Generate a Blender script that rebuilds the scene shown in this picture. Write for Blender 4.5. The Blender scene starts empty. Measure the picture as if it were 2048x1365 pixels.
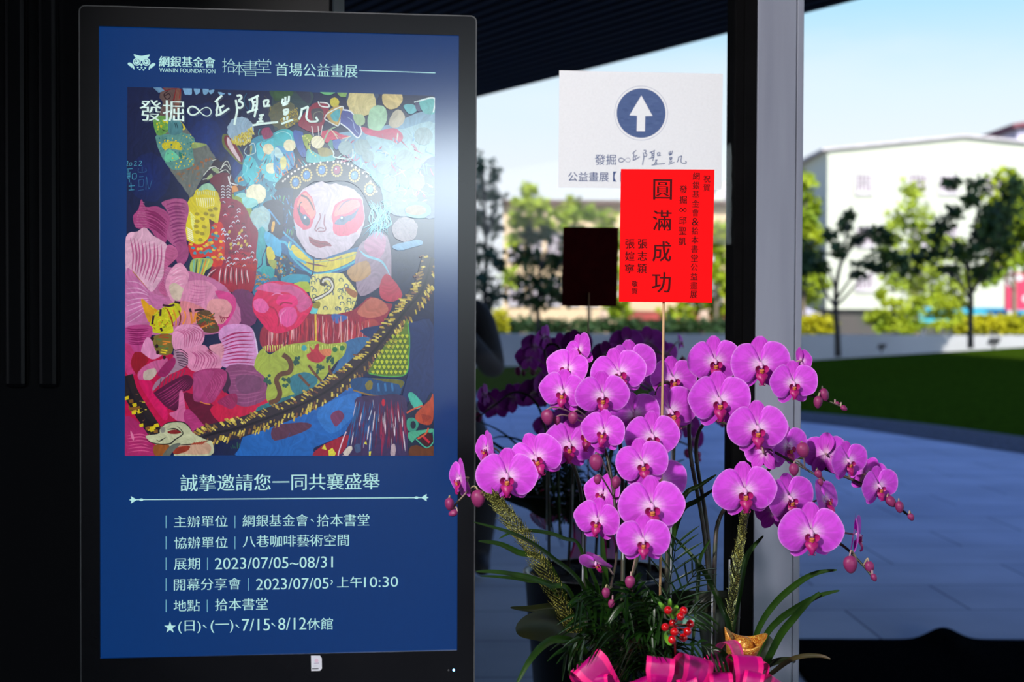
import bpy, bmesh, math, random
import numpy as np
from mathutils import Vector, Matrix, noise
from mathutils.geometry import tessellate_polygon

SC = bpy.context.scene
COL = SC.collection
rnd = random.Random(7)
R = math.radians

def S(r, g, b):
    f = lambda c: (c / 255 / 12.92) if c / 255 <= 0.04045 else ((c / 255 + 0.055) / 1.055) ** 2.4
    return (f(r), f(g), f(b), 1.0)

# ------------------------------------------------------------------ camera
FPX, CX, CY = 2048 * 50 / 36, 1024.0, 682.5
PITCH, ROLL = R(1.2), R(0.22)
CAM = Vector((0, 0, 1.4))
fwd = Vector((0, math.cos(PITCH), -math.sin(PITCH)))
rgt = Vector((math.cos(ROLL), 0, math.sin(ROLL)))
rgt = (rgt - fwd * rgt.dot(fwd)).normalized()
upv = rgt.cross(fwd)
cd = bpy.data.cameras.new('camera'); cam = bpy.data.objects.new('camera', cd); COL.objects.link(cam)
mw = Matrix((rgt, upv, -fwd)).transposed().to_4x4(); mw.translation = CAM
cam.matrix_world = mw
cd.lens = 50; cd.sensor_width = 36; cd.clip_end = 500; cd.clip_start = 0.05
cd.dof.use_dof = True; cd.dof.focus_distance = 2.45; cd.dof.aperture_fstop = 4.5
SC.camera = cam

def ray(px, py):
    return fwd + rgt * ((px - CX) / FPX) + upv * ((CY - py) / FPX)
def W(px, py, d):
    return CAM + ray(px, py) * d
def onfloor(px, py, z=0.0):
    r = ray(px, py); return CAM + r * ((z - CAM.z) / r.z)
def aty(px, py, y):
    r = ray(px, py); return CAM + r * (y / r.y)

# ------------------------------------------------------------------ colour management, world, sun, lamps
SC.view_settings.view_transform = 'Standard'; SC.view_settings.look = 'None'
SC.view_settings.exposure = 0.0; SC.view_settings.gamma = 1.0
SC.view_settings.use_curve_mapping = False
SC.cycles.caustics_refractive = False; SC.cycles.caustics_reflective = False
SC.cycles.max_bounces = 10; SC.cycles.transparent_max_bounces = 24; SC.cycles.transmission_bounces = 12
SC.cycles.sample_clamp_indirect = 6.0

wd = bpy.data.worlds.new('world'); SC.world = wd; wd.use_nodes = True
nt = wd.node_tree; nt.nodes.clear()
def N(nt, t, **k):
    n = nt.nodes.new(t)
    for a, v in k.items(): setattr(n, a, v)
    return n
tc = N(nt, 'ShaderNodeTexCoord'); sx = N(nt, 'ShaderNodeSeparateXYZ'); nt.links.new(tc.outputs['Generated'], sx.inputs[0])
rp = N(nt, 'ShaderNodeValToRGB'); cr = rp.color_ramp
for k, (p, c) in enumerate([(0.0, (.95, .97, 1.0)), (.09, (.93, .98, 1.03)), (.15, (.78, .94, 1.04)), (.215, (.43, .79, 1.03)), (.36, (.15, .40, 1.05)), (1.0, (.05, .17, .85))]):
    e = cr.elements[k] if k < 2 else cr.elements.new(p)
    e.position = p; e.color = (*c, 1)
nt.links.new(sx.outputs['Z'], rp.inputs[0])
mpw = N(nt, 'ShaderNodeMapping'); mpw.inputs['Scale'].default_value = (1.0, 1.0, 4.0); nt.links.new(tc.outputs['Generated'], mpw.inputs[0])
nz = N(nt, 'ShaderNodeTexNoise'); nz.inputs['Scale'].default_value = 2.6; nz.inputs['Detail'].default_value = 5; nt.links.new(mpw.outputs[0], nz.inputs[0])
cr2 = N(nt, 'ShaderNodeValToRGB'); cr2.color_ramp.elements[0].position = .5; cr2.color_ramp.elements[1].position = .78; nt.links.new(nz.outputs['Fac'], cr2.inputs[0])
mx = N(nt, 'ShaderNodeMixRGB'); mx.inputs[2].default_value = (.97, .99, 1.02, 1)
cm = N(nt, 'ShaderNodeMath', operation='MULTIPLY'); cm.inputs[1].default_value = .55; nt.links.new(cr2.outputs[0], cm.inputs[0])
nt.links.new(cm.outputs[0], mx.inputs[0]); nt.links.new(rp.outputs[0], mx.inputs[1])
# bright haze around the sun's side of the sky, behind the camera
gd = Vector((math.sin(R(11)), -math.cos(R(11)), .125)).normalized()
dp = N(nt, 'ShaderNodeVectorMath', operation='DOT_PRODUCT'); dp.inputs[1].default_value = gd; nt.links.new(tc.outputs['Generated'], dp.inputs[0])
m1 = N(nt, 'ShaderNodeMath', operation='SUBTRACT'); m1.inputs[1].default_value = 1.0; nt.links.new(dp.outputs['Value'], m1.inputs[0])
m2 = N(nt, 'ShaderNodeMath', operation='MULTIPLY'); m2.inputs[1].default_value = 85.0; nt.links.new(m1.outputs[0], m2.inputs[0])
m3 = N(nt, 'ShaderNodeMath', operation='EXPONENT'); nt.links.new(m2.outputs[0], m3.inputs[0])
GLOW = 21.0
m4 = N(nt, 'ShaderNodeMath', operation='MULTIPLY'); m4.inputs[1].default_value = GLOW; nt.links.new(m3.outputs[0], m4.inputs[0])
gx = N(nt, 'ShaderNodeMixRGB', blend_type='ADD'); gx.inputs[0].default_value = 1.0
gc = N(nt, 'ShaderNodeMixRGB', blend_type='MULTIPLY'); gc.inputs[0].default_value = 1.0; gc.inputs[1].default_value = (.80, .93, 1.0, 1); nt.links.new(m4.outputs[0], gc.inputs[2])
nt.links.new(mx.outputs[0], gx.inputs[1]); nt.links.new(gc.outputs[0], gx.inputs[2])
bg = N(nt, 'ShaderNodeBackground'); bg.inputs[1].default_value = 1.0; nt.links.new(gx.outputs[0], bg.inputs[0])
wo = N(nt, 'ShaderNodeOutputWorld'); nt.links.new(bg.outputs[0], wo.inputs[0])

SUN_AZ, SUN_EL = R(6), R(38)
sl = bpy.data.lights.new('sun', 'SUN'); sl.energy = 6.4; sl.angle = R(.6); sl.color = (1, .96, .88)
sun = bpy.data.objects.new('sun', sl); COL.objects.link(sun)
sd = Vector((math.sin(SUN_AZ) * math.cos(SUN_EL), -math.cos(SUN_AZ) * math.cos(SUN_EL), math.sin(SUN_EL)))
sun.rotation_euler = (-sd).to_track_quat('-Z', 'Y').to_euler(); sun.location = (10, -30, 40)

# added key light to brighten the flowers, no known lamp of the porch
KEY_POS, KEY_AIM, KEY_E = Vector((-1.55, -0.45, 3.02)), Vector((0.40, 2.45, 1.38)), 600.0
kl = bpy.data.lights.new('added_key_spot', 'SPOT'); kl.energy = KEY_E; kl.color = (1.0, .95, .94); kl.spot_size = R(42); kl.spot_blend = .6; kl.shadow_soft_size = .10
key = bpy.data.objects.new('added_key_spot', kl); COL.objects.link(key)
key.location = KEY_POS; key.rotation_euler = (KEY_AIM - KEY_POS).to_track_quat('-Z', 'Y').to_euler()

# ------------------------------------------------------------------ helpers: materials
MATS = {}
def bsdf(m): return m.node_tree.nodes['Principled BSDF']
def pmat(name, c1, c2=None, scale=8.0, rough=.6, metal=0.0, spec=.5, bump=0.0, bscale=None, coat=0.0, stretch=None, ramp=(.35, .65), sheen=0.0):
    """principled material whose colour wanders between two tones by a noise texture"""
    m = bpy.data.materials.new(name); m.use_nodes = True; nt = m.node_tree; b = bsdf(m)
    c2 = c2 or tuple(min(1, x * .75) for x in c1[:3]) + (1,)
    tc = N(nt, 'ShaderNodeTexCoord'); src = tc.outputs['Object']
    if stretch:
        mp = N(nt, 'ShaderNodeMapping'); mp.inputs['Scale'].default_value = stretch; nt.links.new(src, mp.inputs[0]); src = mp.outputs[0]
    n = N(nt, 'ShaderNodeTexNoise'); n.inputs['Scale'].default_value = scale; n.inputs['Detail'].default_value = 4; nt.links.new(src, n.inputs[0])
    r = N(nt, 'ShaderNodeValToRGB'); r.color_ramp.elements[0].position, r.color_ramp.elements[1].position = ramp
    r.color_ramp.elements[0].color = c1; r.color_ramp.elements[1].color = c2
    nt.links.new(n.outputs['Fac'], r.inputs[0]); nt.links.new(r.outputs[0], b.inputs['Base Color'])
    b.inputs['Roughness'].default_value = rough; b.inputs['Metallic'].default_value = metal
    b.inputs['Specular IOR Level'].default_value = spec; b.inputs['Coat Weight'].default_value = coat
    if bump:
        n2 = N(nt, 'ShaderNodeTexNoise'); n2.inputs['Scale'].default_value = bscale or scale * 4; nt.links.new(src, n2.inputs[0])
        bp = N(nt, 'ShaderNodeBump'); bp.inputs['Strength'].default_value = bump; bp.inputs['Distance'].default_value = .01
        nt.links.new(n2.outputs['Fac'], bp.inputs['Height']); nt.links.new(bp.outputs[0], b.inputs['Normal'])
    MATS[name] = m
    return m

# ------------------------------------------------------------------ helpers: meshes and objects
class MB:
    """collects geometry in world coordinates, links it as ONE mesh object"""
    def __init__(s): s.v = []; s.f = []; s.c = []; s.col = None
    def add(s, vs, fs, col=None):
        o = len(s.v); s.v += [Vector(v) for v in vs]; s.f += [tuple(i + o for i in f) for f in fs]
        s.c += [col or (0, 0, 0, 1)] * len(vs) if not isinstance(col, list) else col
        return s
    def box(s, a, b):
        x0, y0, z0 = a; x1, y1, z1 = b
        return s.add([(x0,y0,z0),(x1,y0,z0),(x1,y1,z0),(x0,y1,z0),(x0,y0,z1),(x1,y0,z1),(x1,y1,z1),(x0,y1,z1)],
                     [(0,3,2,1),(4,5,6,7),(0,1,5,4),(1,2,6,5),(2,3,7,6),(3,0,4,7)])
    def obox(s, o, u, v, w):
        """box at corner o with edge vectors u,v,w"""
        o, u, v, w = map(Vector, (o, u, v, w))
        return s.add([o, o+u, o+u+v, o+v, o+w, o+u+w, o+u+v+w, o+v+w],
                     [(0,3,2,1),(4,5,6,7),(0,1,5,4),(1,2,6,5),(2,3,7,6),(3,0,4,7)])
    def prism(s, poly, z0, z1):
        n = len(poly); vs = [(x, y, z0) for x, y in poly] + [(x, y, z1) for x, y in poly]
        return s.add(vs, [tuple(range(n - 1, -1, -1)), tuple(range(n, 2 * n))] + [(i, (i + 1) % n, n + (i + 1) % n, n + i) for i in range(n)])
    def grid(s, pts, nu, nv, col=None, closed=False):
        fs = []
        for i in range(nu - 1):
            for j in range(nv if closed else nv - 1):
                j2 = (j + 1) % nv
                fs.append((i*nv+j, i*nv+j2, (i+1)*nv+j2, (i+1)*nv+j))
        return s.add(pts, fs, col)
    def tube(s, pts, rad, n=7, caps=True):
        pts = [Vector(p) for p in pts]; k = len(pts)
        rr = rad if isinstance(rad, (list, tuple)) else [rad] * k
        vs = []; ref = None
        for i, p in enumerate(pts):
            t = (pts[min(i+1, k-1)] - pts[max(i-1, 0)]).normalized()
            if ref is None: ref = t.orthogonal().normalized()
            ref = (ref - t * ref.dot(t)).normalized(); b = t.cross(ref)
            for j in range(n):
                a = 2 * math.pi * j / n; vs.append(p + (ref * math.cos(a) + b * math.sin(a)) * rr[i])
        s.grid(vs, k, n, closed=True)
        if caps:
            o = len(s.v) - len(vs); s.f.append(tuple(o + j for j in range(n - 1, -1, -1))); s.f.append(tuple(o + (k-1)*n + j for j in range(n)))
        return s
    def lathe(s, prof, c, n=24):
        """profile of (radius, z) turned about the vertical through c"""
        c = Vector(c)
        vs = [c + Vector((r * math.cos(2*math.pi*j/n), r * math.sin(2*math.pi*j/n), z)) for r, z in prof for j in range(n)]
        return s.grid(vs, len(prof), n, closed=True)
    def ball(s, c, r, nu=8, nv=12, sc=(1, 1, 1), M=None):
        vs = []
        for i in range(nu + 1):
            th = math.pi * i / nu
            for j in range(nv):
                a = 2 * math.pi * j / nv
                p = Vector((math.sin(th)*math.cos(a)*sc[0], math.sin(th)*math.sin(a)*sc[1], math.cos(th)*sc[2])) * r
                if M: p = M @ p
                vs.append(p + Vector(c))
        return s.grid(vs, nu + 1, nv, closed=True)
    def build(s, name, mat, parent=None, smooth=True, bevel=0.0):
        off = Vector(parent.location) if parent else Vector((0, 0, 0))
        gp = parent.parent if parent else None
        while gp: off = off + Vector(gp.location); gp = gp.parent
        me = bpy.data.meshes.new(name)
        me.from_pydata([tuple(v - off) for v in s.v], [], s.f); me.update()
        if any(c[:3] != (0, 0, 0) for c in s.c) or s.col:
            at = me.color_attributes.new('tone', 'FLOAT_COLOR', 'POINT')
            at.data.foreach_set('color', np.array(s.c, dtype=np.float32).ravel())
        me.shade_smooth() if smooth else me.shade_flat()
        me.materials.append(mat)
        o = bpy.data.objects.new(name, me); COL.objects.link(o)
        if parent: o.parent = parent
        if bevel:
            bm_ = o.modifiers.new('bevel', 'BEVEL'); bm_.width = bevel; bm_.segments = 2; bm_.limit_method = 'ANGLE'
        return o

def empty(name, loc):
    o = bpy.data.objects.new(name, None); COL.objects.link(o); o.location = loc; o.empty_display_size = .1
    return o
def tag(o, label, cat, group=None, kind=None):
    o['label'] = label; o['category'] = cat
    if group: o['group'] = group
    if kind: o['kind'] = kind
    return o
def struct(o):
    o['kind'] = 'structure'; return o
def spline(pts, n=8, closed=False):
    """Catmull-Rom through points of any dimension"""
    P = [np.array(p, float) for p in pts]; k = len(P); out = []
    rng = range(k) if closed else range(k - 1)
    for i in rng:
        if closed: a, b, c, d = P[(i-1) % k], P[i], P[(i+1) % k], P[(i+2) % k]
        else: a, b, c, d = P[max(i-1, 0)], P[i], P[i+1], P[min(i+2, k-1)]
        for j in range(n):
            t = j / n
            out.append(.5 * ((2*b) + (c-a)*t + (2*a-5*b+4*c-d)*t*t + (3*b-a-3*c+d)*t**3))
    if not closed: out.append(P[-1])
    return out
def copy_tree(o, parent=None):
    c = o.copy(); COL.objects.link(c)
    if parent: c.parent = parent
    for ch in [x for x in COL.objects if x.parent == o]: copy_tree(ch, c)
    return c

class Frame:
    """a flat surface: origin, unit axes u (right) and v (up), n (towards the viewer)"""
    def __init__(s, o, u, v):
        s.o = Vector(o); s.u = Vector(u).normalized(); s.v = Vector(v); s.v = (s.v - s.u * s.v.dot(s.u)).normalized(); s.n = s.u.cross(s.v)
    def px(s, x, y):
        r = ray(x, y); t = (s.o - CAM).dot(s.n) / r.dot(s.n); p = CAM + r * t - s.o
        return (p.dot(s.u), p.dot(s.v))
    def at(s, u, v, h=0.0): return s.o + s.u * u + s.v * v + s.n * h
def glyphs(text, thin=0.0):
    cu = bpy.data.curves.new('lettering_source', 'FONT'); cu.body = text; cu.size = 1.0; cu.offset = thin; cu.resolution_u = 3; cu.fill_mode = 'FRONT'
    o = bpy.data.objects.new('lettering_source', cu); COL.objects.link(o)
    bpy.context.view_layer.update()
    dg = bpy.context.evaluated_depsgraph_get(); ev = o.evaluated_get(dg); me = ev.to_mesh()
    v = [(p.co.x, p.co.y) for p in me.vertices]; f = [tuple(p.vertices) for p in me.polygons]
    ev.to_mesh_clear(); bpy.data.objects.remove(o); bpy.data.curves.remove(cu)
    return v, f
class Canvas:
    """flat printed or displayed artwork: coloured shapes laid one over the other on a Frame"""
    def __init__(s, frame, h0=0.0, dz=4e-6): s.F = frame; s.h = h0; s.dz = dz; s.v = []; s.f = []; s.c = []; s.T = lambda x, y: (x, y)
    def crop(s, ox, oy, sc): s.T = lambda x, y: (ox + x / sc, oy + y / sc); s.sc = sc
    def uv(s, pts): return [s.F.px(*s.T(*p)) for p in pts]
    clip = None; wob = 0.0
    def wobble(s, p):
        q = noise.noise_vector(Vector((p[0]*.03, p[1]*.03, s.h*4e4))) + .6*noise.noise_vector(Vector((p[0]*.09, p[1]*.09, 7 + s.h*4e4)))
        return (p[0] + q.x*s.wob, p[1] + q.y*s.wob)
    def raw(s, uvs, tris, col):
        if s.clip:
            nu, nf = [], []
            for t in tris:
                pl = [uvs[i] for i in t]; c = s.clip
                for i in range(len(c)):
                    (ax, ay), (bx, by) = c[i], c[(i+1) % len(c)]; out = []
                    sd = [(bx-ax)*(p[1]-ay) - (by-ay)*(p[0]-ax) for p in pl]
                    for j in range(len(pl)):
                        j2 = (j+1) % len(pl)
                        if sd[j] >= 0: out.append(pl[j])
                        if (sd[j] >= 0) != (sd[j2] >= 0):
                            q = sd[j] / (sd[j] - sd[j2]); out.append((pl[j][0] + (pl[j2][0]-pl[j][0])*q, pl[j][1] + (pl[j2][1]-pl[j][1])*q))
                    pl = out
                    if len(pl) < 3: break
                if len(pl) >= 3: nf.append(tuple(range(len(nu), len(nu)+len(pl)))); nu += pl
            uvs, tris = nu, nf
            if not tris: return
        s.h += s.dz; o = len(s.v); s.v += [s.F.at(u, v, s.h) for u, v in uvs]
        for t in tris:
            s.f.append(tuple(i + o for i in t)); s.c.append(col)
    def rawpoly(s, uvs, col):
        tr = tessellate_polygon([[Vector((u, v, 0)) for u, v in uvs]])
        def ccw(t):
            a, b, c = (uvs[i] for i in t)
            return t if (b[0]-a[0])*(c[1]-a[1]) - (b[1]-a[1])*(c[0]-a[0]) > 0 else (t[0], t[2], t[1])
        s.raw(uvs, [ccw(t) for t in tr], col)
    def poly(s, pts, rgb, smooth=True, n=4):
        if smooth: pts = [tuple(p) for p in spline(pts, n, True)]
        if s.wob: pts = [s.wobble(p) for p in pts]
        s.rawpoly(s.uv(pts), S(*rgb))
    def line(s, pts, w, rgb, taper=False, smooth=True, n=5):
        """stroke of width w (in the current pixel units)"""
        if smooth and len(pts) > 2: pts = [tuple(p) for p in spline(pts, n)]
        P = [np.array(p, float) for p in pts]; L = []; Rr = []; k = len(P)
        for i, p in enumerate(P):
            t = P[min(i+1, k-1)] - P[max(i-1, 0)]; t = t / (np.linalg.norm(t) + 1e-9); nn = np.array([-t[1], t[0]])
            ww = w / 2
            if taper: ww *= max(.12, 1 - abs(2*i/(k-1) - 1) ** 2) if taper is True else (1 - (1 - taper) * i / (k - 1))
            L.append(tuple(p + nn * ww)); Rr.append(tuple(p - nn * ww))
        uv = s.uv(L + Rr)
        s.raw(uv, [q for i in range(k - 1) for q in ((i, i+1, k+i+1), (i, k+i+1, k+i))], S(*rgb))
    def disc(s, x, y, rx, ry, rgb, rot=0.0, n=18, jag=0.0):
        pts = []
        for j in range(n):
            a = 2*math.pi*j/n; q = 1 + (rnd.uniform(-jag, jag) if jag else 0)
            X, Y = rx*q*math.cos(a), ry*q*math.sin(a)
            pts.append((x + X*math.cos(rot) - Y*math.sin(rot), y + X*math.sin(rot) + Y*math.cos(rot)))
        s.rawpoly(s.uv(pts), S(*rgb))
    def scatter(s, poly, n, fn):
        xs = [p[0] for p in poly]; ys = [p[1] for p in poly]; k = 0; tries = 0
        while k < n and tries < n * 30:
            tries += 1; x, y = rnd.uniform(min(xs), max(xs)), rnd.uniform(min(ys), max(ys)); ins = False
            for i in range(len(poly)):
                (x1, y1), (x2, y2) = poly[i], poly[i-1]
                if (y1 > y) != (y2 > y) and x < (x2-x1)*(y-y1)/(y2-y1) + x1: ins = not ins
            if ins: fn(x, y); k += 1
    def text(s, txt, x0, y0, x1, h, rgb, thin=0.0, serif=0.0):
        """lettering whose ink runs from pixel x0 to x1, its boxes resting on pixel row y0; h = ink height"""
        v, f = glyphs(txt, thin); a = np.array(v)
        mn, mxx = a.min(0), a.max(0); ua, va = s.F.px(*s.T(x0, y0)); ub, _ = s.F.px(*s.T(x1, y0)); _, vt = s.F.px(*s.T((x0+x1)/2, y0-h)); _, vb = s.F.px(*s.T((x0+x1)/2, y0))
        q = (a - mn) / (mxx - mn); uvs = [(ua + p[0]*(ub-ua), va + p[1]*(vt-vb)) for p in q]
        s.raw(uvs, f, S(*rgb))
        if serif:
            d = serif * (vt - vb)
            s.raw([(u + d, w) for u, w in uvs], f, S(*rgb)); s.raw([(u - d, w) for u, w in uvs], f, S(*rgb))
    def build(s, name, mat, parent=None):
        off = Vector((0, 0, 0)); p = parent
        while p: off = off + Vector(p.location); p = p.parent
        me = bpy.data.meshes.new(name); me.from_pydata([tuple(v - off) for v in s.v], [], s.f); me.update()
        at = me.color_attributes.new('tone', 'FLOAT_COLOR', 'CORNER'); arr = []
        for fc, c in zip(s.f, s.c): arr += list(c) * len(fc)
        at.data.foreach_set('color', np.array(arr, dtype=np.float32))
        me.materials.append(mat); o = bpy.data.objects.new(name, me); COL.objects.link(o)
        if parent: o.parent = parent
        return o
def tone_mat(name, rough=.7, emit=0.0, ior=1.45, spec=.5, lo=.94, hi=1.04, nscale=60, brush=False):
    """colour comes from the printed tone of each shape"""
    m = bpy.data.materials.new(name); m.use_nodes = True; nt = m.node_tree; b = bsdf(m)
    a = N(nt, 'ShaderNodeAttribute'); a.attribute_name = 'tone'
    n = N(nt, 'ShaderNodeTexNoise'); n.inputs['Scale'].default_value = nscale
    if brush:
        tcb = N(nt, 'ShaderNodeTexCoord'); n0 = N(nt, 'ShaderNodeTexNoise'); n0.inputs['Scale'].default_value = 9; nt.links.new(tcb.outputs['Object'], n0.inputs[0])
        va = N(nt, 'ShaderNodeVectorMath', operation='MULTIPLY_ADD'); va.inputs[1].default_value = (.25, .25, .25); nt.links.new(n0.outputs['Color'], va.inputs[0]); nt.links.new(tcb.outputs['Object'], va.inputs[2])
        mpb = N(nt, 'ShaderNodeMapping'); mpb.inputs['Scale'].default_value = (2.2, 1, .5); nt.links.new(va.outputs[0], mpb.inputs[0]); nt.links.new(mpb.outputs[0], n.inputs[0]); n.inputs['Detail'].default_value = 6; n.inputs['Roughness'].default_value = .65
    r = N(nt, 'ShaderNodeMapRange'); r.inputs['From Min'].default_value = .3 if brush else 0; r.inputs['From Max'].default_value = .7 if brush else 1; r.inputs['To Min'].default_value = lo; r.inputs['To Max'].default_value = hi; nt.links.new(n.outputs['Fac'], r.inputs[0])
    mm = N(nt, 'ShaderNodeMixRGB', blend_type='MULTIPLY'); mm.inputs[0].default_value = 1; nt.links.new(a.outputs['Color'], mm.inputs[1]); nt.links.new(r.outputs[0], mm.inputs[2])
    if emit:
        nt.links.new(mm.outputs[0], b.inputs['Emission Color']); b.inputs['Emission Strength'].default_value = emit; b.inputs['Base Color'].default_value = (.004, .004, .006, 1)
    else: nt.links.new(mm.outputs[0], b.inputs['Base Color'])
    b.inputs['Roughness'].default_value = rough; b.inputs['IOR'].default_value = ior; b.inputs['Specular IOR Level'].default_value = spec
    return m
# ================================================================== THE SETTING
GN = Vector((-math.sin(R(1.3)), math.cos(R(1.3)), 0))          # facade glass: normal away from the camera
GP = Vector((.232, 3.1, 0))                                   # a point on it
GU = Vector((math.cos(R(1.3)), math.sin(R(1.3)), 0))
GF = Frame(GP, GU, (0, 0, 1))
def gpx(px, py, h=0.0):
    u, v = GF.px(px, py); return GF.at(u, v, h)

# ---- paving
m = pmat('paving_stone', (.48, .48, .50, 1), (.38, .38, .40, 1), scale=1.3, rough=.8, spec=.2, bump=.15, bscale=40)
nt = m.node_tree; b = bsdf(m)
tcn = N(nt, 'ShaderNodeTexCoord'); mp = N(nt, 'ShaderNodeMapping'); mp.inputs['Rotation'].default_value = (0, 0, R(-2)); nt.links.new(tcn.outputs['Object'], mp.inputs[0])
bk = N(nt, 'ShaderNodeTexBrick'); bk.offset = .5
for kk, vv in (('Scale', 1.0), ('Mortar Size', .006), ('Brick Width', 1.2), ('Row Height', .6), ('Color1', (1, 1, 1, 1)), ('Color2', (.84, .85, .88, 1)), ('Mortar', (.35, .35, .38, 1))): bk.inputs[kk].default_value = vv
nt.links.new(mp.outputs[0], bk.inputs['Vector'])
ml = N(nt, 'ShaderNodeMixRGB', blend_type='MULTIPLY'); ml.inputs[0].default_value = 1
old = b.inputs['Base Color'].links[0].from_socket; nt.links.new(old, ml.inputs[1]); nt.links.new(bk.outputs['Color'], ml.inputs[2]); nt.links.new(ml.outputs[0], b.inputs['Base Color'])
g = MB().box((-40, -60, -.2), (60, 130, 0)).build('floor', m, smooth=False); struct(g)

# ---- soffit of the covered porch: slatted, dark, its front edge running off at a slant
ce = [(-4.0, 18.2), (-16, 18.2), (-16, -22), (-3, -19), (.63, -12.1), (2.14, -9.2), (9, -9.2), (9, -3.43)]
SZ = 3.2
m_dark = pmat('dark_cladding', (.0045, .004, .004, 1), (.003, .0027, .0027, 1), scale=3, rough=.7, spec=.15)
sb = MB().prism(ce, SZ + .02, SZ + .3)
ed = Vector((.515, -.857, 0)); pd = Vector((-.857, -.515, 0))
for k in range(34):                                            # the slats, parallel to the front edge
    a = Vector((-.31, 12.07, SZ)) + pd * (.02 + k * .115); a2 = a - ed * 4; sb.obox(a2 + Vector((0, 0, -.0)), ed * 14, pd * .075, (0, 0, .03))
c_ = sb.build('ceiling', m_dark, smooth=False); struct(c_)

# ---- unseen upper storeys over and behind the porch, shaped to shade the lawn
m_tower = pmat('tower_render', (.16, .16, .17, 1), (.12, .12, .13, 1), scale=.6, rough=.8)
t = MB().box((-16, -30, SZ + .3), (-4, -12, 35.0)).box((-4, -30, 8), (1.4, -12, 35.0)).box((1.4, -26, 8), (13.4, -12, 35.0))
for xx in (13.0,): t.box((xx - .4, -26, 0), (xx + .4, -25.2, 8)).box((xx - .4, -12.8, 0), (xx + .4, -12, 8))
struct(t.build('wall_upper_storeys', m_tower, smooth=False))
struct(MB().box((-16, -12.2, 0), (0.0, -12, SZ + .02)).build('wall_back', m_dark, smooth=False))

# ---- black wall put in for the dark passage left of the glass
m_fac = pmat('dark_passage_black', (.004, .004, .006, 1), (.0025, .0025, .004, 1), scale=2.0, rough=.35, spec=.2, stretch=(1, 1, .2))
gl = gpx(640, 700); yl = gl
fb = MB()
fb.obox(GF.at(-5.5, 0, -.25), GU * (5.5 - .62), (0, 0, SZ + .02), GN * -.0 + GF.n * .25)
for (xa, xb) in ((18, 60), (84, 122)):                        # raised strips for the faint column streaks in the dark
    ua, _ = GF.px(xa, 700); ub, _ = GF.px(xb, 700); _, vz = GF.px(90, 776)
    fb.obox(GF.at(ua, vz, 0), GU * (ub - ua), (0, 0, SZ - vz), GF.n * .03)
struct(fb.build('wall_left', m_fac, smooth=False, bevel=.01))

# ---- glass pane with its black mullion and the grey metal-clad pillar
mg = bpy.data.materials.new('clear_glass'); mg.use_nodes = True; nt = mg.node_tree; nt.nodes.remove(bsdf(mg))
ga = N(nt, 'ShaderNodeBsdfGlass'); ga.inputs['IOR'].default_value = 1.12; ga.inputs['Roughness'].default_value = 0; ga.inputs['Color'].default_value = (.985, .992, 1, 1)
nz_ = N(nt, 'ShaderNodeTexNoise'); nz_.inputs['Scale'].default_value = .7; mr = N(nt, 'ShaderNodeMapRange'); mr.inputs['To Min'].default_value = 1.11; mr.inputs['To Max'].default_value = 1.13
nt.links.new(nz_.outputs['Fac'], mr.inputs[0]); nt.links.new(mr.outputs[0], ga.inputs['IOR'])
nt.links.new(ga.outputs[0], nt.nodes['Material Output'].inputs[0])
m_mull = pmat('black_aluminium', (.004, .004, .0045, 1), (.003, .003, .0035, 1), scale=20, rough=.85, spec=.04)
m_pil = pmat('grey_metal_cladding', (.27, .29, .36, 1), (.22, .235, .30, 1), scale=6, rough=.5, spec=.4, stretch=(3, 3, .25), bump=.03)
u_l = -.63; u_m0 = GF.px(1464.5, 600)[0]; u_m1 = GF.px(1505, 600)[0]
pane = MB().obox(GF.at(u_l, .02, -.008), GU * (u_m0 - u_l + .01), (0, 0, SZ - .02), GF.n * .008).build('window_1', mg, smooth=False); struct(pane)
mb = MB().obox(GF.at(u_m0, 0, -.09), GU * (u_m1 - u_m0), (0, 0, SZ), GF.n * .11)
mb.obox(GF.at(u_m0 + .018, 0, .02), GU * (u_m1 - u_m0 - .018), (0, 0, SZ), GF.n * .012)
struct(mb.build('trim_1', m_mull, smooth=False, bevel=.002))
u_p0, u_p1, u_p2 = GF.px(1505.5, 600)[0], GF.px(1583.2, 600)[0], GF.px(1596.3, 600)[0]
pb = MB().obox(GF.at(u_p0, 0, -.10), GU * (u_p1 - u_p0 - .0012), (0, 0, SZ), GF.n * .135)
pb.obox(GF.at(u_p1 + .0004, 0, -.10), GU * (u_p2 - u_p1), (0, 0, SZ), GF.n * .135).obox(GF.at(u_p1 - .003, 0, -.05), GU * .006, (0, 0, SZ), GF.n * .08)
struct(pb.build('pillar', m_pil, smooth=False, bevel=.0015))
struct(MB().obox(GF.at(u_l, 0, -.04), GU * (u_m0 - u_l), (0, 0, .02), GF.n * .06).build('trim_2', m_mull, smooth=False))

# ---- black entrance mat with its rucked edge
m_mat = pmat('black_ribbed_mat', (.006, .006, .006, 1), (.003, .003, .003, 1), scale=60, rough=1.0, spec=.0, bump=.5, bscale=200)
pa, pb_ = onfloor(1592, 1284), onfloor(2300, 1286)
x0, x1, y1 = 1.12, pb_.x, pa.y
cxm = onfloor(1884, 1284).x; pts = []
nx, ny = 90, 26
for i in range(nx):
    for j in range(ny):
        x = x0 + (x1 - x0) * i / (nx - 1); y = 3.6 + (y1 - 3.6) * j / (ny - 1)
        z = .012 + .052 * math.exp(-((x - cxm) / .085) ** 2) * math.exp(-((y - y1) / .28) ** 2)
        pts.append((x, y, z))
mt = MB().grid(pts, nx, ny); mt.f = [tuple(reversed(f)) for f in mt.f]
mo = mt.build('entrance_mat', m_mat); sm = mo.modifiers.new('thick', 'SOLIDIFY'); sm.thickness = .011; sm.offset = -1
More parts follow.
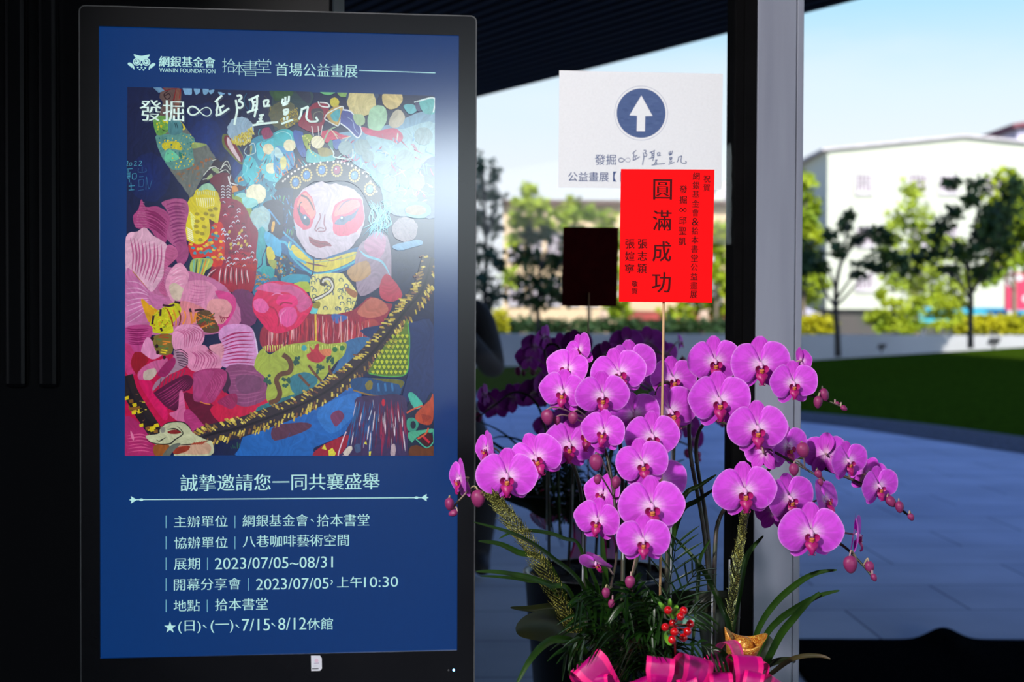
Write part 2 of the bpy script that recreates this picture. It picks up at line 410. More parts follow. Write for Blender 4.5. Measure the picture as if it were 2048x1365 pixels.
tag(mo, 'black entrance mat with one rucked edge on the paving right of the grey pillar', 'mat')

# ---- lawn mound, its gravel edge and the low garden wall
edge = [(-30, 25.6), (-15, 25.2), (-5, 24.8), (-.2, 24), (2.2, 22.6), (3.93, 19.6), (4.6, 18.4), (5.1, 17.3), (5.62, 15.6), (6.6, 12.5), (8, 9), (12, 4), (30, -2)]
es = [tuple(p) for p in spline(edge, 8)]
def lawn_back(x): return .14 + .22 * max(0, min(1, (x + 4) / 10)) + .33 * max(0, min(1, (x - 6) / 5))
pts = []; nv = 14
for (x, y) in es:
    tx = x + (0 if x < 3 else (x - 3) * 1.1); ty = 30.4
    for j in range(nv):
        t_ = j / (nv - 1); X = x + (tx - x) * t_; Y = y + (ty - y) * t_
        pts.append((X, Y, .01 + lawn_back(X) * math.sin(t_ * math.pi / 2) ** .8))
m_lawn = pmat('lawn_grass', (.040, .075, .004, 1), (.028, .052, .003, 1), scale=9, rough=1.0, spec=0.0, bump=1.0, bscale=120)
lb = MB().grid(pts, len(es), nv); lo = lb.build('lawn', m_lawn); struct(lo)
m_grav = pmat('dark_gravel', (.05, .055, .07, 1), (.012, .013, .02, 1), scale=28, rough=.9, bump=1.0, bscale=50, ramp=(.42, .58))
pts = []
for i, (x, y) in enumerate(es):
    a = np.array(es[max(i-1, 0)]); c = np.array(es[min(i+1, len(es)-1)]); t_ = (c - a) / np.linalg.norm(c - a); nn = np.array([t_[1], -t_[0]]); nn = -nn if nn[1] > 0 else nn
    for j, w in enumerate((-.1, .25, .6, .95)):
        pts.append((x + nn[0]*w, y + nn[1]*w, (.03, .05, .035, .004)[j]))
go = MB().grid(pts, len(es), 4).build('gravel_border', m_grav); tag(go, 'dark gravel strip between the lawn and the blue grey paving', 'gravel', kind='stuff')
m_wall = pmat('pale_concrete', (.42, .42, .43, 1), (.37, .37, .38, 1), scale=.8, rough=.8)
struct(MB().box((-26, 30, 0), (40, 30.28, .925)).build('wall_garden', m_wall, smooth=False))
# ground beyond the wall
struct(MB().box((-40, 30.28, 0), (60, 130, .01)).build('ground', pmat('far_ground', (.20, .19, .17, 1), scale=.3, rough=.9), smooth=False))

# unseen fitting added on the soffit to go with the added key light
kd = (KEY_AIM - KEY_POS).normalized(); sp_l = empty('added_spot_fitting', (KEY_POS.x, KEY_POS.y, SZ)); tag(sp_l, 'black fitting added on the soffit for the added key light', 'light')
MB().tube([KEY_POS - kd * .20, KEY_POS - kd * .19, KEY_POS - kd * .11], [.03, .055, .06], 20).build('housing', m_mull, sp_l); MB().tube([Vector((KEY_POS.x, KEY_POS.y, SZ + .01)) - kd * .15, KEY_POS - kd * .15], .012, 8).build('bracket', m_mull, sp_l)
# ================================================================== THE DISPLAY
PL, PR_ = W(200, 683, 2.723), W(917, 683, 2.800)
KU = (PR_ - PL); KU.z = 0; KU.normalize()
KF = Frame(PL, KU, (0, 0, 1))
k = lambda x, y: KF.px(x, y)
uL = (k(163, 100)[0] + k(159.5, 1250)[0]) / 2; uR = (k(952, 100)[0] + k(947, 1250)[0]) / 2
vT = (k(300, 14)[1] + k(900, 34)[1]) / 2
sL = (k(200.5, 100)[0] + k(197, 1250)[0]) / 2; sR = (k(919, 100)[0] + k(913.5, 1250)[0]) / 2
sT = (k(300, 54.5)[1] + k(900, 70)[1]) / 2; sB = (k(300, 1318)[1] + k(900, 1301)[1]) / 2
vB = .12 - PL.z
m_bez = pmat('black_glass_bezel', (.007, .007, .009, 1), (.005, .005, .007, 1), scale=5, rough=.22, spec=.22)
m_body = pmat('black_powder_coat', (.010, .010, .011, 1), (.007, .007, .008, 1), scale=40, rough=.5)
m_rim = pmat('dark_grey_trim', (.075, .075, .080, 1), (.05, .05, .055, 1), scale=30, rough=.35)
m_scr = tone_mat('lit_display', rough=.14, emit=1.0, ior=1.5, spec=.85)
kiosk = empty('display_kiosk', (KF.at((uL+uR)/2, 0).x, KF.at((uL+uR)/2, 0).y, 0))
tag(kiosk, 'tall black freestanding display showing a blue exhibition poster, left of the orchids', 'display screen')
def rrect(u0, v0, u1, v1, r, n=6):
    out = []
    for (cx, cy, a0) in ((u1-r, v1-r, 0), (u0+r, v1-r, 90), (u0+r, v0+r, 180), (u1-r, v0+r, 270)):
        for i in range(n + 1):
            a = R(a0 + 90 * i / n); out.append((cx + r*math.cos(a), cy + r*math.sin(a)))
    return out
outer = rrect(uL, vB, uR, vT, .010); n_ = len(outer)
inner = rrect(sL, sB, sR, sT, .0006)
b_ = MB(); vs = [KF.at(u, v, .0) for u, v in outer] + [KF.at(u, v, .0) for u, v in inner] + [KF.at(u, v, -.005) for u, v in inner]
b_.add(vs, [(i, (i+1) % n_, n_+(i+1) % n_, n_+i) for i in range(n_)] + [(n_+i, n_+(i+1) % n_, 2*n_+(i+1) % n_, 2*n_+i) for i in range(n_)])
b_.build('bezel', m_bez, kiosk, smooth=False)
ring = rrect(uL - .0022, vB - .0022, uR + .0022, vT + .0022, .0122); ring0 = rrect(uL + .0001, vB + .0001, uR - .0001, vT - .0001, .010)
b_ = MB(); vs = [KF.at(u, v, h) for h, rr in ((-.001, ring0), (.0008, ring0), (.0008, ring), (-.012, ring)) for u, v in rr]
b_.add(vs, [(q*n_+i, q*n_+(i+1) % n_, (q+1)*n_+(i+1) % n_, (q+1)*n_+i) for q in range(3) for i in range(n_)]).build('edge_trim', m_rim, kiosk, smooth=False)
b_ = MB(); r2 = rrect(uL - .001, vB, uR + .001, vT + .001, .011)
vs = [KF.at(u, v, h) for h in (-.0122, -.075) for u, v in r2]
b_.add(vs, [(i, (i+1) % n_, n_+(i+1) % n_, n_+i) for i in range(n_)] + [tuple(range(n_)), tuple(range(2*n_-1, n_-1, -1))]).build('housing', m_body, kiosk, smooth=False)
MB().obox(KF.at(uL - .03, -PL.z, .09), KU * (uR - uL + .06), (0, 0, .03), -KF.n * .26).obox(KF.at(uL + .1, .03 - PL.z, -.014), KU * (uR - uL - .2), (0, 0, .12), -KF.n * .05).build('base_plate', m_body, kiosk, smooth=False, bevel=.004)
# sticker, sensor hole and power light on the lower bezel
cv = Canvas(KF, .0004); q = [(622, 1312), (640, 1312), (643.5, 1317), (644, 1338), (640, 1342.5), (622.5, 1343)]
cv.poly(q, (226, 226, 236), False); cv.disc(633, 1322, 4, 4, (226, 196, 216)); cv.line([(628, 1327.5), (638, 1327)], 1.4, (178, 160, 190)); cv.line([(624, 1338.5), (637, 1338)], 2.0, (90, 90, 100)); cv.line([(627, 1333), (635, 1332.6)], 1, (190, 185, 205))
cv.build('label_sticker', tone_mat('sticker_paper', .6), kiosk)
lm = bpy.data.materials.new('blue_power_light'); lm.use_nodes = True; bsdf(lm).inputs['Emission Color'].default_value = (.10, .35, 1, 1); bsdf(lm).inputs['Emission Strength'].default_value = 14
uu, vv = k(907.3, 1341); MB().ball(KF.at(uu, vv, 0), .0022, sc=(1, .7, 1)).build('power_light', lm, kiosk)
uu, vv = k(897, 1341.5); MB().ball(KF.at(uu, vv, 0), .002, sc=(1, .4, 1)).build('sensor_eye', m_rim, kiosk)

# ------------------------------------------------------------------ what the display shows
cv = Canvas(KF, -.0049, 2.5e-6)
cv.rawpoly([(sL, sB), (sR, sB), (sR, sT), (sL, sT)], S(1, 48, 108))
scr_back = cv
CY_ = (178, 228, 226)
def handwriting(cv, T, w, col):
    """the signature written out in brush strokes; T maps the stroke grid"""
    st = [[(1165,125),(1120,165),(1085,200)],[(1105,190),(1115,240),(1105,290)],[(1130,265),(1170,250),(1185,235)],[(1140,275),(1150,310),(1148,330)],[(1100,280),(1105,315),(1100,345)],[(1090,355),(1150,335),(1200,300),(1245,270)],
          [(1330,130),(1370,125),(1385,150),(1350,185)],[(1350,190),(1390,205),(1400,240),(1370,268),(1345,260)],[(1320,175),(1335,290),(1315,400),(1305,460)],
          [(1465,180),(1520,155),(1580,125)],[(1500,165),(1520,230),(1510,290)],[(1560,140),(1560,230),(1535,350),(1528,365)],[(1510,205),(1555,195)],[(1515,245),(1560,235)],[(1445,320),(1500,300),(1570,275)],
          [(1635,185),(1640,240),(1632,250)],[(1635,188),(1690,180),(1680,235),(1712,240),(1640,248)],[(1585,355),(1610,348),(1640,345)],[(1612,350),(1605,400),(1600,430)],[(1580,395),(1620,380)],[(1560,455),(1575,425),(1635,420)],[(1508,465),(1640,445),(1800,428)],
          [(1900,160),(1890,205),(1900,215),(1945,200)],[(1925,140),(1925,200)],[(1965,130),(1960,185),(1948,200)],[(1893,240),(1930,225),(1955,213)],[(1905,290),(1915,330),(1910,350)],[(1905,292),(1955,285),(1945,330),(1915,345)],[(1905,320),(1945,312)],[(1910,375),(1915,410)],[(1950,360),(1940,405)],[(1880,450),(1930,430),(2010,400)],
          [(2070,400),(2095,340),(2105,270)],[(2105,280),(2145,265),(2170,255),(2160,320),(2155,380),(2190,420),(2260,420),(2275,405),(2255,370)]]
    for s_ in st: cv.line([T(*p) for p in s_], w, col, taper=False, n=4)
# header
def owl(cv, col, bgc):
    cv.crop(160, 0, 4.55)
    cv.poly([(485, 490), (555, 505), (630, 492), (610, 525), (556, 553), (510, 528)], col)
    cv.disc(514, 558, 36, 36, col, n=26); cv.disc(600, 560, 36, 36, col, n=26)
    cv.disc(514, 558, 26, 26, bgc, n=22); cv.disc(600, 560, 26, 26, bgc, n=22)
    cv.disc(514, 558, 22, 22, col, n=22); cv.disc(600, 560, 22, 22, col, n=22); cv.disc(509, 553, 8, 8, bgc); cv.disc(594, 555, 8, 8, bgc)
    cv.poly([(500, 515), (556, 545), (612, 517), (606, 512), (556, 536), (505, 511)], bgc, False); cv.poly([(487, 492), (555, 507), (628, 494), (610, 520), (556, 545), (508, 522)], col)
    cv.poly([(546, 580), (556, 574), (567, 581), (564, 590), (556, 600), (548, 590)], col)
    for sg in (1, -1):
        wing = [(430, 575), (445, 565), (465, 572), (482, 588), (490, 606), (491, 630), (481, 622), (474, 612), (463, 612), (452, 598), (440, 592)]
        cv.poly([(x if sg == 1 else 1113 - x, y + (0 if sg == 1 else 4)) for x, y in wing], col)
    for x, y in ((523, 612), (557, 613), (590, 615), (540, 631), (574, 633)):
        cv.poly([(x, y + 9), (x - 9, y - 1), (x - 8, y - 7), (x - 3, y - 7), (x, y - 3), (x + 3, y - 7), (x + 8, y - 7), (x + 9, y - 1)], col, False)
owl(cv, CY_, (1, 48, 108))
cv.crop(0, 0, 1)
cv.text('網銀基金會', 317.5, 132.5, 429.5, 21.5, CY_, 0, .02)
cv.text('WANIN FOUNDATION', 318, 143.5, 430, 8.5, CY_)
cv.text('拾', 444, 144.5, 470, 29, CY_, -.018); cv.text('本', 465, 149, 491, 26, CY_, -.018); cv.text('書', 485, 151.5, 516, 32, CY_, -.018); cv.text('堂', 512, 144.5, 542, 28, CY_, -.018)
cv.text('首場公益畫展', 551, 151, 714.5, 26.5, CY_, -.008, .014); cv.line([(718, 140.2), (871, 145.2)], 1.6, CY_)
# invitation block
cv.text('誠摯邀請您一同共襄盛舉', 360.5, 984, 759, 33, CY_, -.006, .014)
cv.line([(272, 1000.6), (842, 996.6)], 1.9, CY_)
for x, y, sg in ((257, 1001, 1), (858, 996.5, -1)):
    cv.poly([(x + sg*p, y + q_) for p, q_ in ((0, 0), (5, -2), (4, -7.5), (11, -3.2), (16, 0), (11, 3.2), (4, 7.5), (5, 2))], CY_, False); cv.disc(x + sg*25, y - .2*sg, 4.2, 2.6, CY_); cv.line([(x + sg*14, y), (x + sg*24, y)], 1.4, CY_)
def bar(x, y, h=25): cv.line([(x, y - h + 1), (x, y + 1)], 1.5, (118, 178, 196))
for y in (1056.5, 1098.5, 1141, 1182.5, 1225): bar(331.5, y)
bar(469.5, 1056.5); bar(469.5, 1098.5); bar(414.5, 1141); bar(496.5, 1182); bar(414, 1225)
cv.text('主辦單位', 347.5, 1056.5, 454.5, 23, CY_, -.008, .012); cv.text('網銀基金會', 485, 1055, 616, 23.5, CY_, -.008, .012)
cv.line([(622, 1040), (627.5, 1045.5)], 2.6, CY_, taper=.3); cv.text('拾本書堂', 634, 1054.5, 738.5, 24, CY_, -.008, .012)
cv.text('協辦單位', 348, 1099, 454.5, 23, CY_, -.008, .012); cv.text('八巷咖啡藝術空間', 485.5, 1096.5, 697.5, 24, CY_, -.008, .012)
cv.text('展期', 347.5, 1141.5, 399.5, 23.5, CY_, -.008, .012); cv.text('2023/07/05~08/31', 429.5, 1140.5, 665.5, 22.5, CY_, -.008, .012)
cv.text('開幕分享會', 347.5, 1183, 481, 23.5, CY_, -.008, .012); cv.text('2023/07/05', 512, 1181.5, 657, 22, CY_, -.008, .012)
cv.line([(662.5, 1162), (664.5, 1166), (661.5, 1171)], 3, CY_, taper=.35); cv.text('上午', 674, 1177.5, 724, 22, CY_, -.008, .012); cv.text('10:30', 728.5, 1176.5, 796, 20.5, CY_, -.008, .012)
cv.text('地點', 347, 1225, 399, 23, CY_, -.008, .012); cv.text('拾本書堂', 430, 1223.5, 535, 24, CY_, -.008, .012)
star = []
for i in range(10):
    a = math.pi/2 + i*math.pi/5; r_ = 12.5 if i % 2 == 0 else 4.9; star.append((339.5 + r_*math.cos(a), 1257 - r_*math.sin(a)))
cv.poly(star, CY_, False)
cv.text('(日)', 356, 1269, 401, 25.5, CY_, -.008, .012); cv.line([(406, 1252), (413, 1258.5)], 2.8, CY_, taper=.3)
cv.text('(一)', 421, 1268, 466, 25.5, CY_, -.008, .012); cv.line([(471, 1251), (478, 1257.5)], 2.8, CY_, taper=.3)
cv.text('7/15', 484, 1264, 539.5, 24, CY_, -.008, .012); cv.line([(543, 1248), (550, 1254.5)], 2.8, CY_, taper=.3)
cv.text('8/12', 556.5, 1262, 612, 24, CY_, -.008, .012); cv.text('休館', 614, 1262, 665.5, 23.5, CY_, -.008, .012)
cv.build('screen', m_scr, kiosk)

# ------------------------------------------------------------------ the painting on the display
cv = Canvas(KF, -.0042, 2.2e-6)
cv.crop(0, 0, 1)
P0 = [(251.5, 172.5), (870, 191), (867, 911.5), (250.5, 912)]
m_paint = tone_mat('lit_painting', rough=.14, emit=1.0, ior=1.5, spec=.85, lo=.70, hi=1.18, nscale=55, brush=True)
cv.wob = 5.0
cv.clip = [cv.F.px(*p) for p in (P0[3], P0[2], P0[1], P0[0])]
cv.poly(P0, (17, 26, 66), False)
def blob(x, y, rx, ry, c0, c1, n=5, rot=0.0):
    for i in range(n):
        t = i / (n - 1); q = 1 - t * .85
        cv.disc(x, y, rx*q, ry*q, tuple(c0[j] + (c1[j]-c0[j])*t for j in range(3)), rot, 26, .05)
def stripes(a, b_, cnt, w, col, bow=0.0, jit=3.0):
    """cnt strokes carried from stroke a to stroke b_"""
    for i in range(cnt):
        t = (i + .5) / cnt + rnd.uniform(-.2, .2) / cnt
        q = []
        for p1, p2 in zip(a, b_): q.append((p1[0] + (p2[0]-p1[0])*t + rnd.uniform(-jit, jit), p1[1] + (p2[1]-p1[1])*t + rnd.uniform(-jit, jit)))
        cv.line(q, w * rnd.uniform(.7, 1.25), col, taper=True, n=4)
def pom(x, y, r, c, c2, n=90):
    cv.disc(x, y, r, r*.98, c, 0, 30, .05)
    for i in range(n):
        a = rnd.uniform(0, 6.28); q = r * math.sqrt(rnd.random()) * .93
        X, Y = x + q*math.cos(a), y + q*math.sin(a); d = rnd.uniform(4, 11)
        cv.line([(X, Y), (X + d*math.cos(a + .3), Y + d*math.sin(a + .3))], rnd.uniform(1.5, 4), tuple(max(0, min(255, v + rnd.uniform(-14, 14))) for v in (c2 if rnd.random() < .6 else c)), smooth=False)
# --- upper left: night blue, ribbon, stripes
cv.crop(240, 170, 5.6875)
blob(980, 620, 330, 420, (16, 30, 78), (12, 44, 118)); blob(330, 1050, 250, 280, (14, 28, 80), (10, 32, 98)); blob(1330, 950, 120, 260, (16, 34, 86), (14, 52, 130))
cv.poly([(500, 20), (660, 20), (695, 130), (640, 360), (455, 360), (480, 200), (445, 130)], (92, 72, 70)); cv.poly([(375, 25), (460, 22), (505, 60), (435, 88)], (98, 140, 176), False)
cv.line([(510, 120), (550, 95), (570, 130), (535, 160), (505, 135), (500, 100), (540, 70)], 11, (40, 16, 26)); cv.line([(640, 30), (620, 120), (600, 190)], 16, (120, 24, 30)); cv.line([(490, 30), (520, 60), (600, 40), (690, 60)], 12, (112, 26, 34)); cv.poly([(640, 40), (690, 60), (680, 170), (640, 300), (620, 180)], (116, 74, 62)); cv.line([(690, 40), (670, 150)], 9, (130, 20, 30))
for a in ([(718, 30), (805, 32), (815, 60), (808, 106), (738, 104), (724, 70)], [(840, 32), (900, 30), (908, 70), (890, 98), (856, 104)], [(940, 40), (1000, 40), (1003, 75), (975, 106), (945, 96)], [(1005, 60), (1068, 50), (1060, 80), (1030, 102)], [(1112, 76), (1150, 82), (1192, 100), (1140, 110)], [(1228, 88), (1262, 96), (1240, 112)]): cv.poly(a, (112, 158, 196))
for i in range(26): cv.line([(rnd.uniform(960, 1240), rnd.uniform(120, 190)), (rnd.uniform(960, 1240), rnd.uniform(120, 200))], 3, (46, 26, 60)) if i % 3 == 0 else None
arm = [(375, 365), (500, 350), (560, 372), (690, 415), (750, 490), (812, 572), (850, 645), (975, 668), (1030, 750), (1088, 840), (1060, 890), (1000, 965), (930, 1065), (880, 1150), (828, 1260), (815, 1315), (780, 1260), (705, 1150), (620, 1040), (560, 950), (500, 860), (450, 760), (410, 650), (412, 565), (385, 440)]
cv.poly(arm, (98, 104, 100)); cv.scatter([(620, 960), (840, 900), (1000, 760), (1060, 850), (860, 1150), (800, 1260)], 46, lambda x, y: cv.disc(x, y, rnd.uniform(6, 24), rnd.uniform(5, 20), rnd.choice([(150, 92, 52), (126, 98, 72), (108, 112, 112), (88, 104, 112)]), rnd.random()*3, 9, .3))
teal = [(414, 570), (560, 555), (700, 540), (810, 572), (850, 642), (822, 720), (842, 860), (800, 930), (650, 966), (566, 942), (500, 860), (450, 760), (412, 650)]
cv.poly(teal, (84, 138, 132)); cv.poly([(375, 365), (500, 350), (560, 372), (548, 520), (420, 565)], (96, 150, 72)); cv.poly([(690, 415), (742, 490), (704, 505), (676, 440)], (204, 190, 24))
cv.poly([(560, 385), (690, 420), (700, 540), (560, 555)], (70, 122, 130))
cv.poly([(480, 660), (640, 640), (700, 700), (690, 740), (560, 720), (500, 740)], (186, 178, 36)); cv.poly([(508, 800), (560, 730), (655, 800), (650, 850), (520, 872)], (98, 186, 150)); cv.poly([(830, 650), (975, 672), (960, 690), (820, 720)], (138, 158, 92)); cv.poly([(670, 760), (720, 790), (700, 825), (670, 820)], (30, 110, 100))
cv.scatter([(430, 580), (830, 560), (830, 900), (620, 950), (460, 760)], 90, lambda x, y: cv.disc(x, y, rnd.uniform(4, 14), rnd.uniform(4, 11), rnd.choice([(206, 190, 24), (206, 190, 24), (190, 180, 40), (34, 104, 110), (50, 120, 118)]), rnd.random()*3, 7, .3))
cv.scatter([(385, 400), (540, 390), (550, 520), (430, 550)], 26, lambda x, y: cv.disc(x, y, rnd.uniform(5, 18), rnd.uniform(5, 16), rnd.choice([(196, 190, 22), (110, 168, 60), (60, 120, 60)]), rnd.random()*3, 8, .3)); cv.line([(478, 505), (510, 520), (540, 518)], 8, (30, 40, 20))
for X in (620, 640, 700): cv.line([(X, 430), (X + 15, 490)], 9, (30, 60, 70))
# year and signature at the left
cs = (74, 150, 178)
for s_ in ([(75, 870), (85, 865), (84, 890), (74, 918), (92, 916)], [(104, 890), (124, 880), (130, 905), (110, 918), (104, 890)], [(160, 870), (182, 868), (178, 890), (158, 916), (190, 914)], [(214, 866), (240, 866), (234, 890), (212, 916), (244, 914)]): cv.line(s_, 6, cs)
for s_ in ([(76, 955), (140, 950)], [(88, 960), (88, 1070)], [(110, 985), (108, 1050)], [(76, 1010), (110, 1005)], [(76, 1045), (114, 1035)], [(100, 1060), (104, 1105)], [(138, 1010), (136, 1070)], [(138, 1012), (180, 1008), (178, 1066), (138, 1070)], [(120, 1110), (124, 1190)], [(95, 1150), (165, 1145)], [(95, 1195), (160, 1190)]): cv.line(s_, 7, (64, 142, 172))
for s_ in ([(206, 950), (210, 990), (290, 985), (290, 945)], [(248, 930), (250, 985)], [(215, 1045), (265, 1040)], [(210, 1080), (214, 1160)], [(210, 1082), (262, 1076), (258, 1150), (214, 1155)], [(205, 1200), (265, 1190)], [(296, 1040), (292, 1190)], [(300, 1045), (325, 1180), (360, 1080)]): cv.line(s_, 6, (40, 92, 140))
# knife, knot, crown pieces
cv.poly([(1168, 565), (1232, 568), (1300, 640), (1395, 800), (1410, 885), (1362, 895), (1240, 775), (1166, 680)], (96, 106, 48)); cv.poly([(1192, 580), (1236, 580), (1300, 660), (1388, 805), (1398, 868), (1352, 862), (1240, 740), (1188, 660)], (112, 18, 44)); cv.poly([(1215, 600), (1240, 605), (1300, 720), (1370, 850), (1350, 858), (1250, 730), (1220, 660)], (196, 178, 186))
sea = [(1500, 620), (1700, 560), (1830, 600), (1830, 1365), (1260, 1365), (1300, 1100), (1400, 940), (1480, 800)]
cv.poly([(1400, 880), (1470, 790), (1560, 820), (1590, 960), (1560, 1080), (1480, 1150), (1410, 1060)], (62, 172, 190)); cv.poly(sea, (44, 128, 158)); cv.poly([(1560, 660), (1700, 620), (1830, 600), (1830, 860), (1700, 850), (1580, 850), (1556, 770)], (62, 186, 204)); cv.poly([(1610, 900), (1700, 850), (1830, 900), (1830, 1090), (1700, 1090), (1620, 1020)], (78, 190, 204)); cv.poly([(1440, 800), (1520, 830), (1560, 900), (1590, 990), (1520, 1140), (1430, 1090), (1390, 960)], (56, 180, 196))
for i in range(60): 
    x, y = rnd.uniform(1400, 1810), rnd.uniform(640, 1340); cv.line([(x, y), (x + rnd.uniform(-40, 40), y + rnd.uniform(10, 60)), (x + rnd.uniform(-50, 50), y + rnd.uniform(50, 110))], rnd.uniform(6, 13), rnd.choice([(28, 60, 110), (24, 34, 80), (120, 208, 216), (40, 110, 150), (150, 60, 70), (200, 120, 60), (90, 190, 200)]), taper=True)
cv.poly([(1608, 512), (1690, 480), (1738, 560), (1706, 604), (1632, 606)], (136, 26, 82)); [cv.line([(1625 + i*18, 515 - i*4), (1640 + i*16, 590)], 5, (90, 20, 60)) for i in range(5)]
cv.line([(1590, 500), (1575, 560), (1620, 640), (1700, 610), (1760, 560), (1810, 540)], 9, (50, 140, 150)); cv.line([(1440, 700), (1410, 760), (1450, 800), (1490, 790), (1540, 760), (1520, 660), (1470, 690)], 8, (190, 214, 214)); cv.poly([(1480, 700), (1500, 690), (1495, 770), (1478, 780)], (150, 160, 100))
pom(1685, 728, 62, (222, 214, 178), (200, 190, 150)); pom(1785, 800, 74, (150, 200, 214), (120, 180, 205)); pom(1722, 945, 64, (220, 222, 190), (196, 200, 170))
pom(1370, 510, 152, (140, 168, 190), (112, 146, 176), 160)
cv.scatter([(1255, 610), (1500, 470), (1520, 540), (1470, 650), (1370, 675), (1270, 640)], 330, lambda x, y: cv.line([(x, y), (x + rnd.uniform(-10, 10), y + rnd.uniform(14, 30))], rnd.uniform(5, 11), rnd.choice([(196, 182, 48), (196, 182, 48), (170, 150, 30), (216, 208, 110)])))
cv.scatter([(1340, 560), (1500, 500), (1500, 600), (1400, 640)], 60, lambda x, y: cv.line([(x, y), (x + rnd.uniform(-6, 6), y + 16)], 3, (120, 96, 20)))
pom(1830, 300, 130, (120, 112, 60), (170, 160, 60), 120)
cv.line([(1440, 95), (1410, 160), (1430, 240), (1470, 290), (1480, 220), (1450, 140)], 9, (34, 84, 116)); cv.line([(1640, 120), (1700, 200), (1690, 300)], 8, (60, 60, 66)); cv.poly([(1700, 60), (1830, 60), (1830, 130), (1740, 150)], (40, 70, 54))
# striped tent, wine red, yellow
cv.poly([(925, 1095), (1050, 900), (1075, 840), (1110, 840), (1150, 875), (1230, 858), (1262, 950), (1250, 1025), (1110, 1015), (1030, 1085), (920, 1130)], (44, 30, 48))
for a in ([(1010, 945), (1070, 930), (1130, 960)], [(1050, 860), (1095, 845)], [(1140, 965), (1200, 905), (1255, 970)], [(1120, 1000), (1200, 965), (1245, 1010)], [(950, 1030), (1010, 960), (1070, 930)], [(940, 1075), (1030, 1060)], [(1160, 930), (1190, 880), (1225, 870), (1260, 960)]): cv.line(a, 11, (200, 208, 200), taper=.4)
cv.poly([(1040, 960), (1095, 940), (1130, 985), (1100, 1005)], (140, 160, 120)); cv.poly([(985, 1060), (1040, 1010), (1050, 1050), (1000, 1080)], (150, 172, 120))
cv.poly([(1020, 1092), (1100, 1012), (1245, 1012), (1262, 1150), (1300, 1260), (1290, 1380), (1100, 1380), (1100, 1200)], (96, 20, 46)); cv.poly([(1225, 1040), (1260, 1020), (1330, 1130), (1440, 1160), (1340, 1210), (1270, 1140)], (70, 26, 40)); cv.poly([(1340, 1050), (1375, 1040), (1405, 1085), (1345, 1110)], (206, 138, 44), False); cv.poly([(1356, 1068), (1378, 1060), (1390, 1082), (1355, 1094)], (80, 30, 30), False); cv.poly([(1265, 1150), (1320, 1140), (1350, 1210), (1275, 1225)], (200, 128, 40), False)
cv.line([(1230, 1040), (1250, 1110), (1340, 1140)], 12, (210, 214, 220)); cv.line([(1260, 1020), (1245, 1100), (1270, 1170)], 9, (210, 214, 220))
for i in range(9):
    for j in range(2): cv.line([(1150 + j*60, 1160 + i*33), (1170 + j*60, 1145 + i*33), (1195 + j*60, 1165 + i*33)], 9, (200, 206, 220))
cv.poly([(815, 1400), (850, 1230), (890, 1178), (1000, 1120), (1088, 1198), (1122, 1250), (1122, 1400)], (196, 184, 16)); cv.poly([(885, 1202), (950, 1130), (1030, 1128), (1088, 1205), (990, 1190)], (140, 188, 160))
for i in range(9): cv.line([(880 + i*24, 1205 + abs(4 - i)*2), (890 + i*23, 1300), (888 + i*24, 1400)], 9, (206, 214, 160))
pom(1548, 1240, 116, (224, 222, 190), (206, 204, 168), 120); cv.poly([(1320, 1250), (1420, 1230), (1440, 1340), (1380, 1365), (1310, 1330)], (132, 200, 196)); cv.line([(1280, 1240), (1300, 1310), (1360, 1360)], 22, (120, 150, 60))
# --- upper right: headdress
cv.crop(550, 170, 5.46)
cv.poly([(0, 60), (380, 66), (400, 200), (260, 330), (0, 500)], (36, 58, 66)); cv.poly([(230, 60), (360, 62), (395, 150), (370, 200), (300, 160)], (34, 40, 66)); cv.poly([(0, 60), (190, 60), (160, 140), (0, 170)], (44, 76, 44))
pom(95, 330, 160, (86, 88, 66), (120, 106, 40), 80); cv.scatter([(40, 360), (240, 240), (260, 400), (120, 470)], 160, lambda x, y: cv.line([(x, y), (x + rnd.uniform(-5, 12), y + rnd.uniform(6, 20))], 6, rnd.choice([(176, 152, 30), (150, 126, 24), (190, 172, 60)])))
cv.poly([(390, 230), (470, 190), (560, 195), (585, 290), (540, 400), (500, 500), (420, 520), (290, 470), (260, 400)], (132, 28, 58)); cv.poly([(400, 270), (520, 270), (510, 400), (420, 400)], (66, 56, 70)); cv.line([(420, 380), (430, 310), (500, 290), (530, 330)], 9, (110, 110, 96))
cv.poly([(490, 68), (655, 70), (620, 105), (550, 108)], (104, 178, 120)); cv.poly([(680, 72), (800, 74), (790, 120), (720, 130)], (120, 160, 90)); cv.poly([(800, 76), (1110, 84), (1115, 170), (1050, 240), (820, 240)], (40, 60, 96)); cv.line([(470, 180), (500, 230), (590, 240), (570, 200), (490, 190)], 14, (208, 216, 216))
cv.poly([(640, 560), (900, 500), (1250, 430), (1760, 300), (1780, 1000), (1700, 1400), (1250, 1400), (1150, 1120), (1000, 950), (850, 850)], (112, 150, 176)); cv.poly([(1000, 560), (1400, 480), (1750, 420), (1750, 900), (1300, 1000), (1100, 880)], (140, 178, 190)); cv.poly([(1250, 900), (1500, 860), (1560, 1380), (1240, 1380)], (120, 140, 170)); cv.poly([(1560, 950), (1780, 800), (1780, 1400), (1580, 1400)], (74, 96, 140))  # pale blue haze of the screen glare put into these colours
pom(945, 185, 158, (196, 186, 132), (176, 160, 96)); cv.poly([(1190, 88), (1375, 92), (1385, 190), (1330, 250), (1250, 265), (1180, 200)], (196, 178, 120)); cv.disc(650, 190, 50, 54, (190, 180, 60), 0, 20, .06)
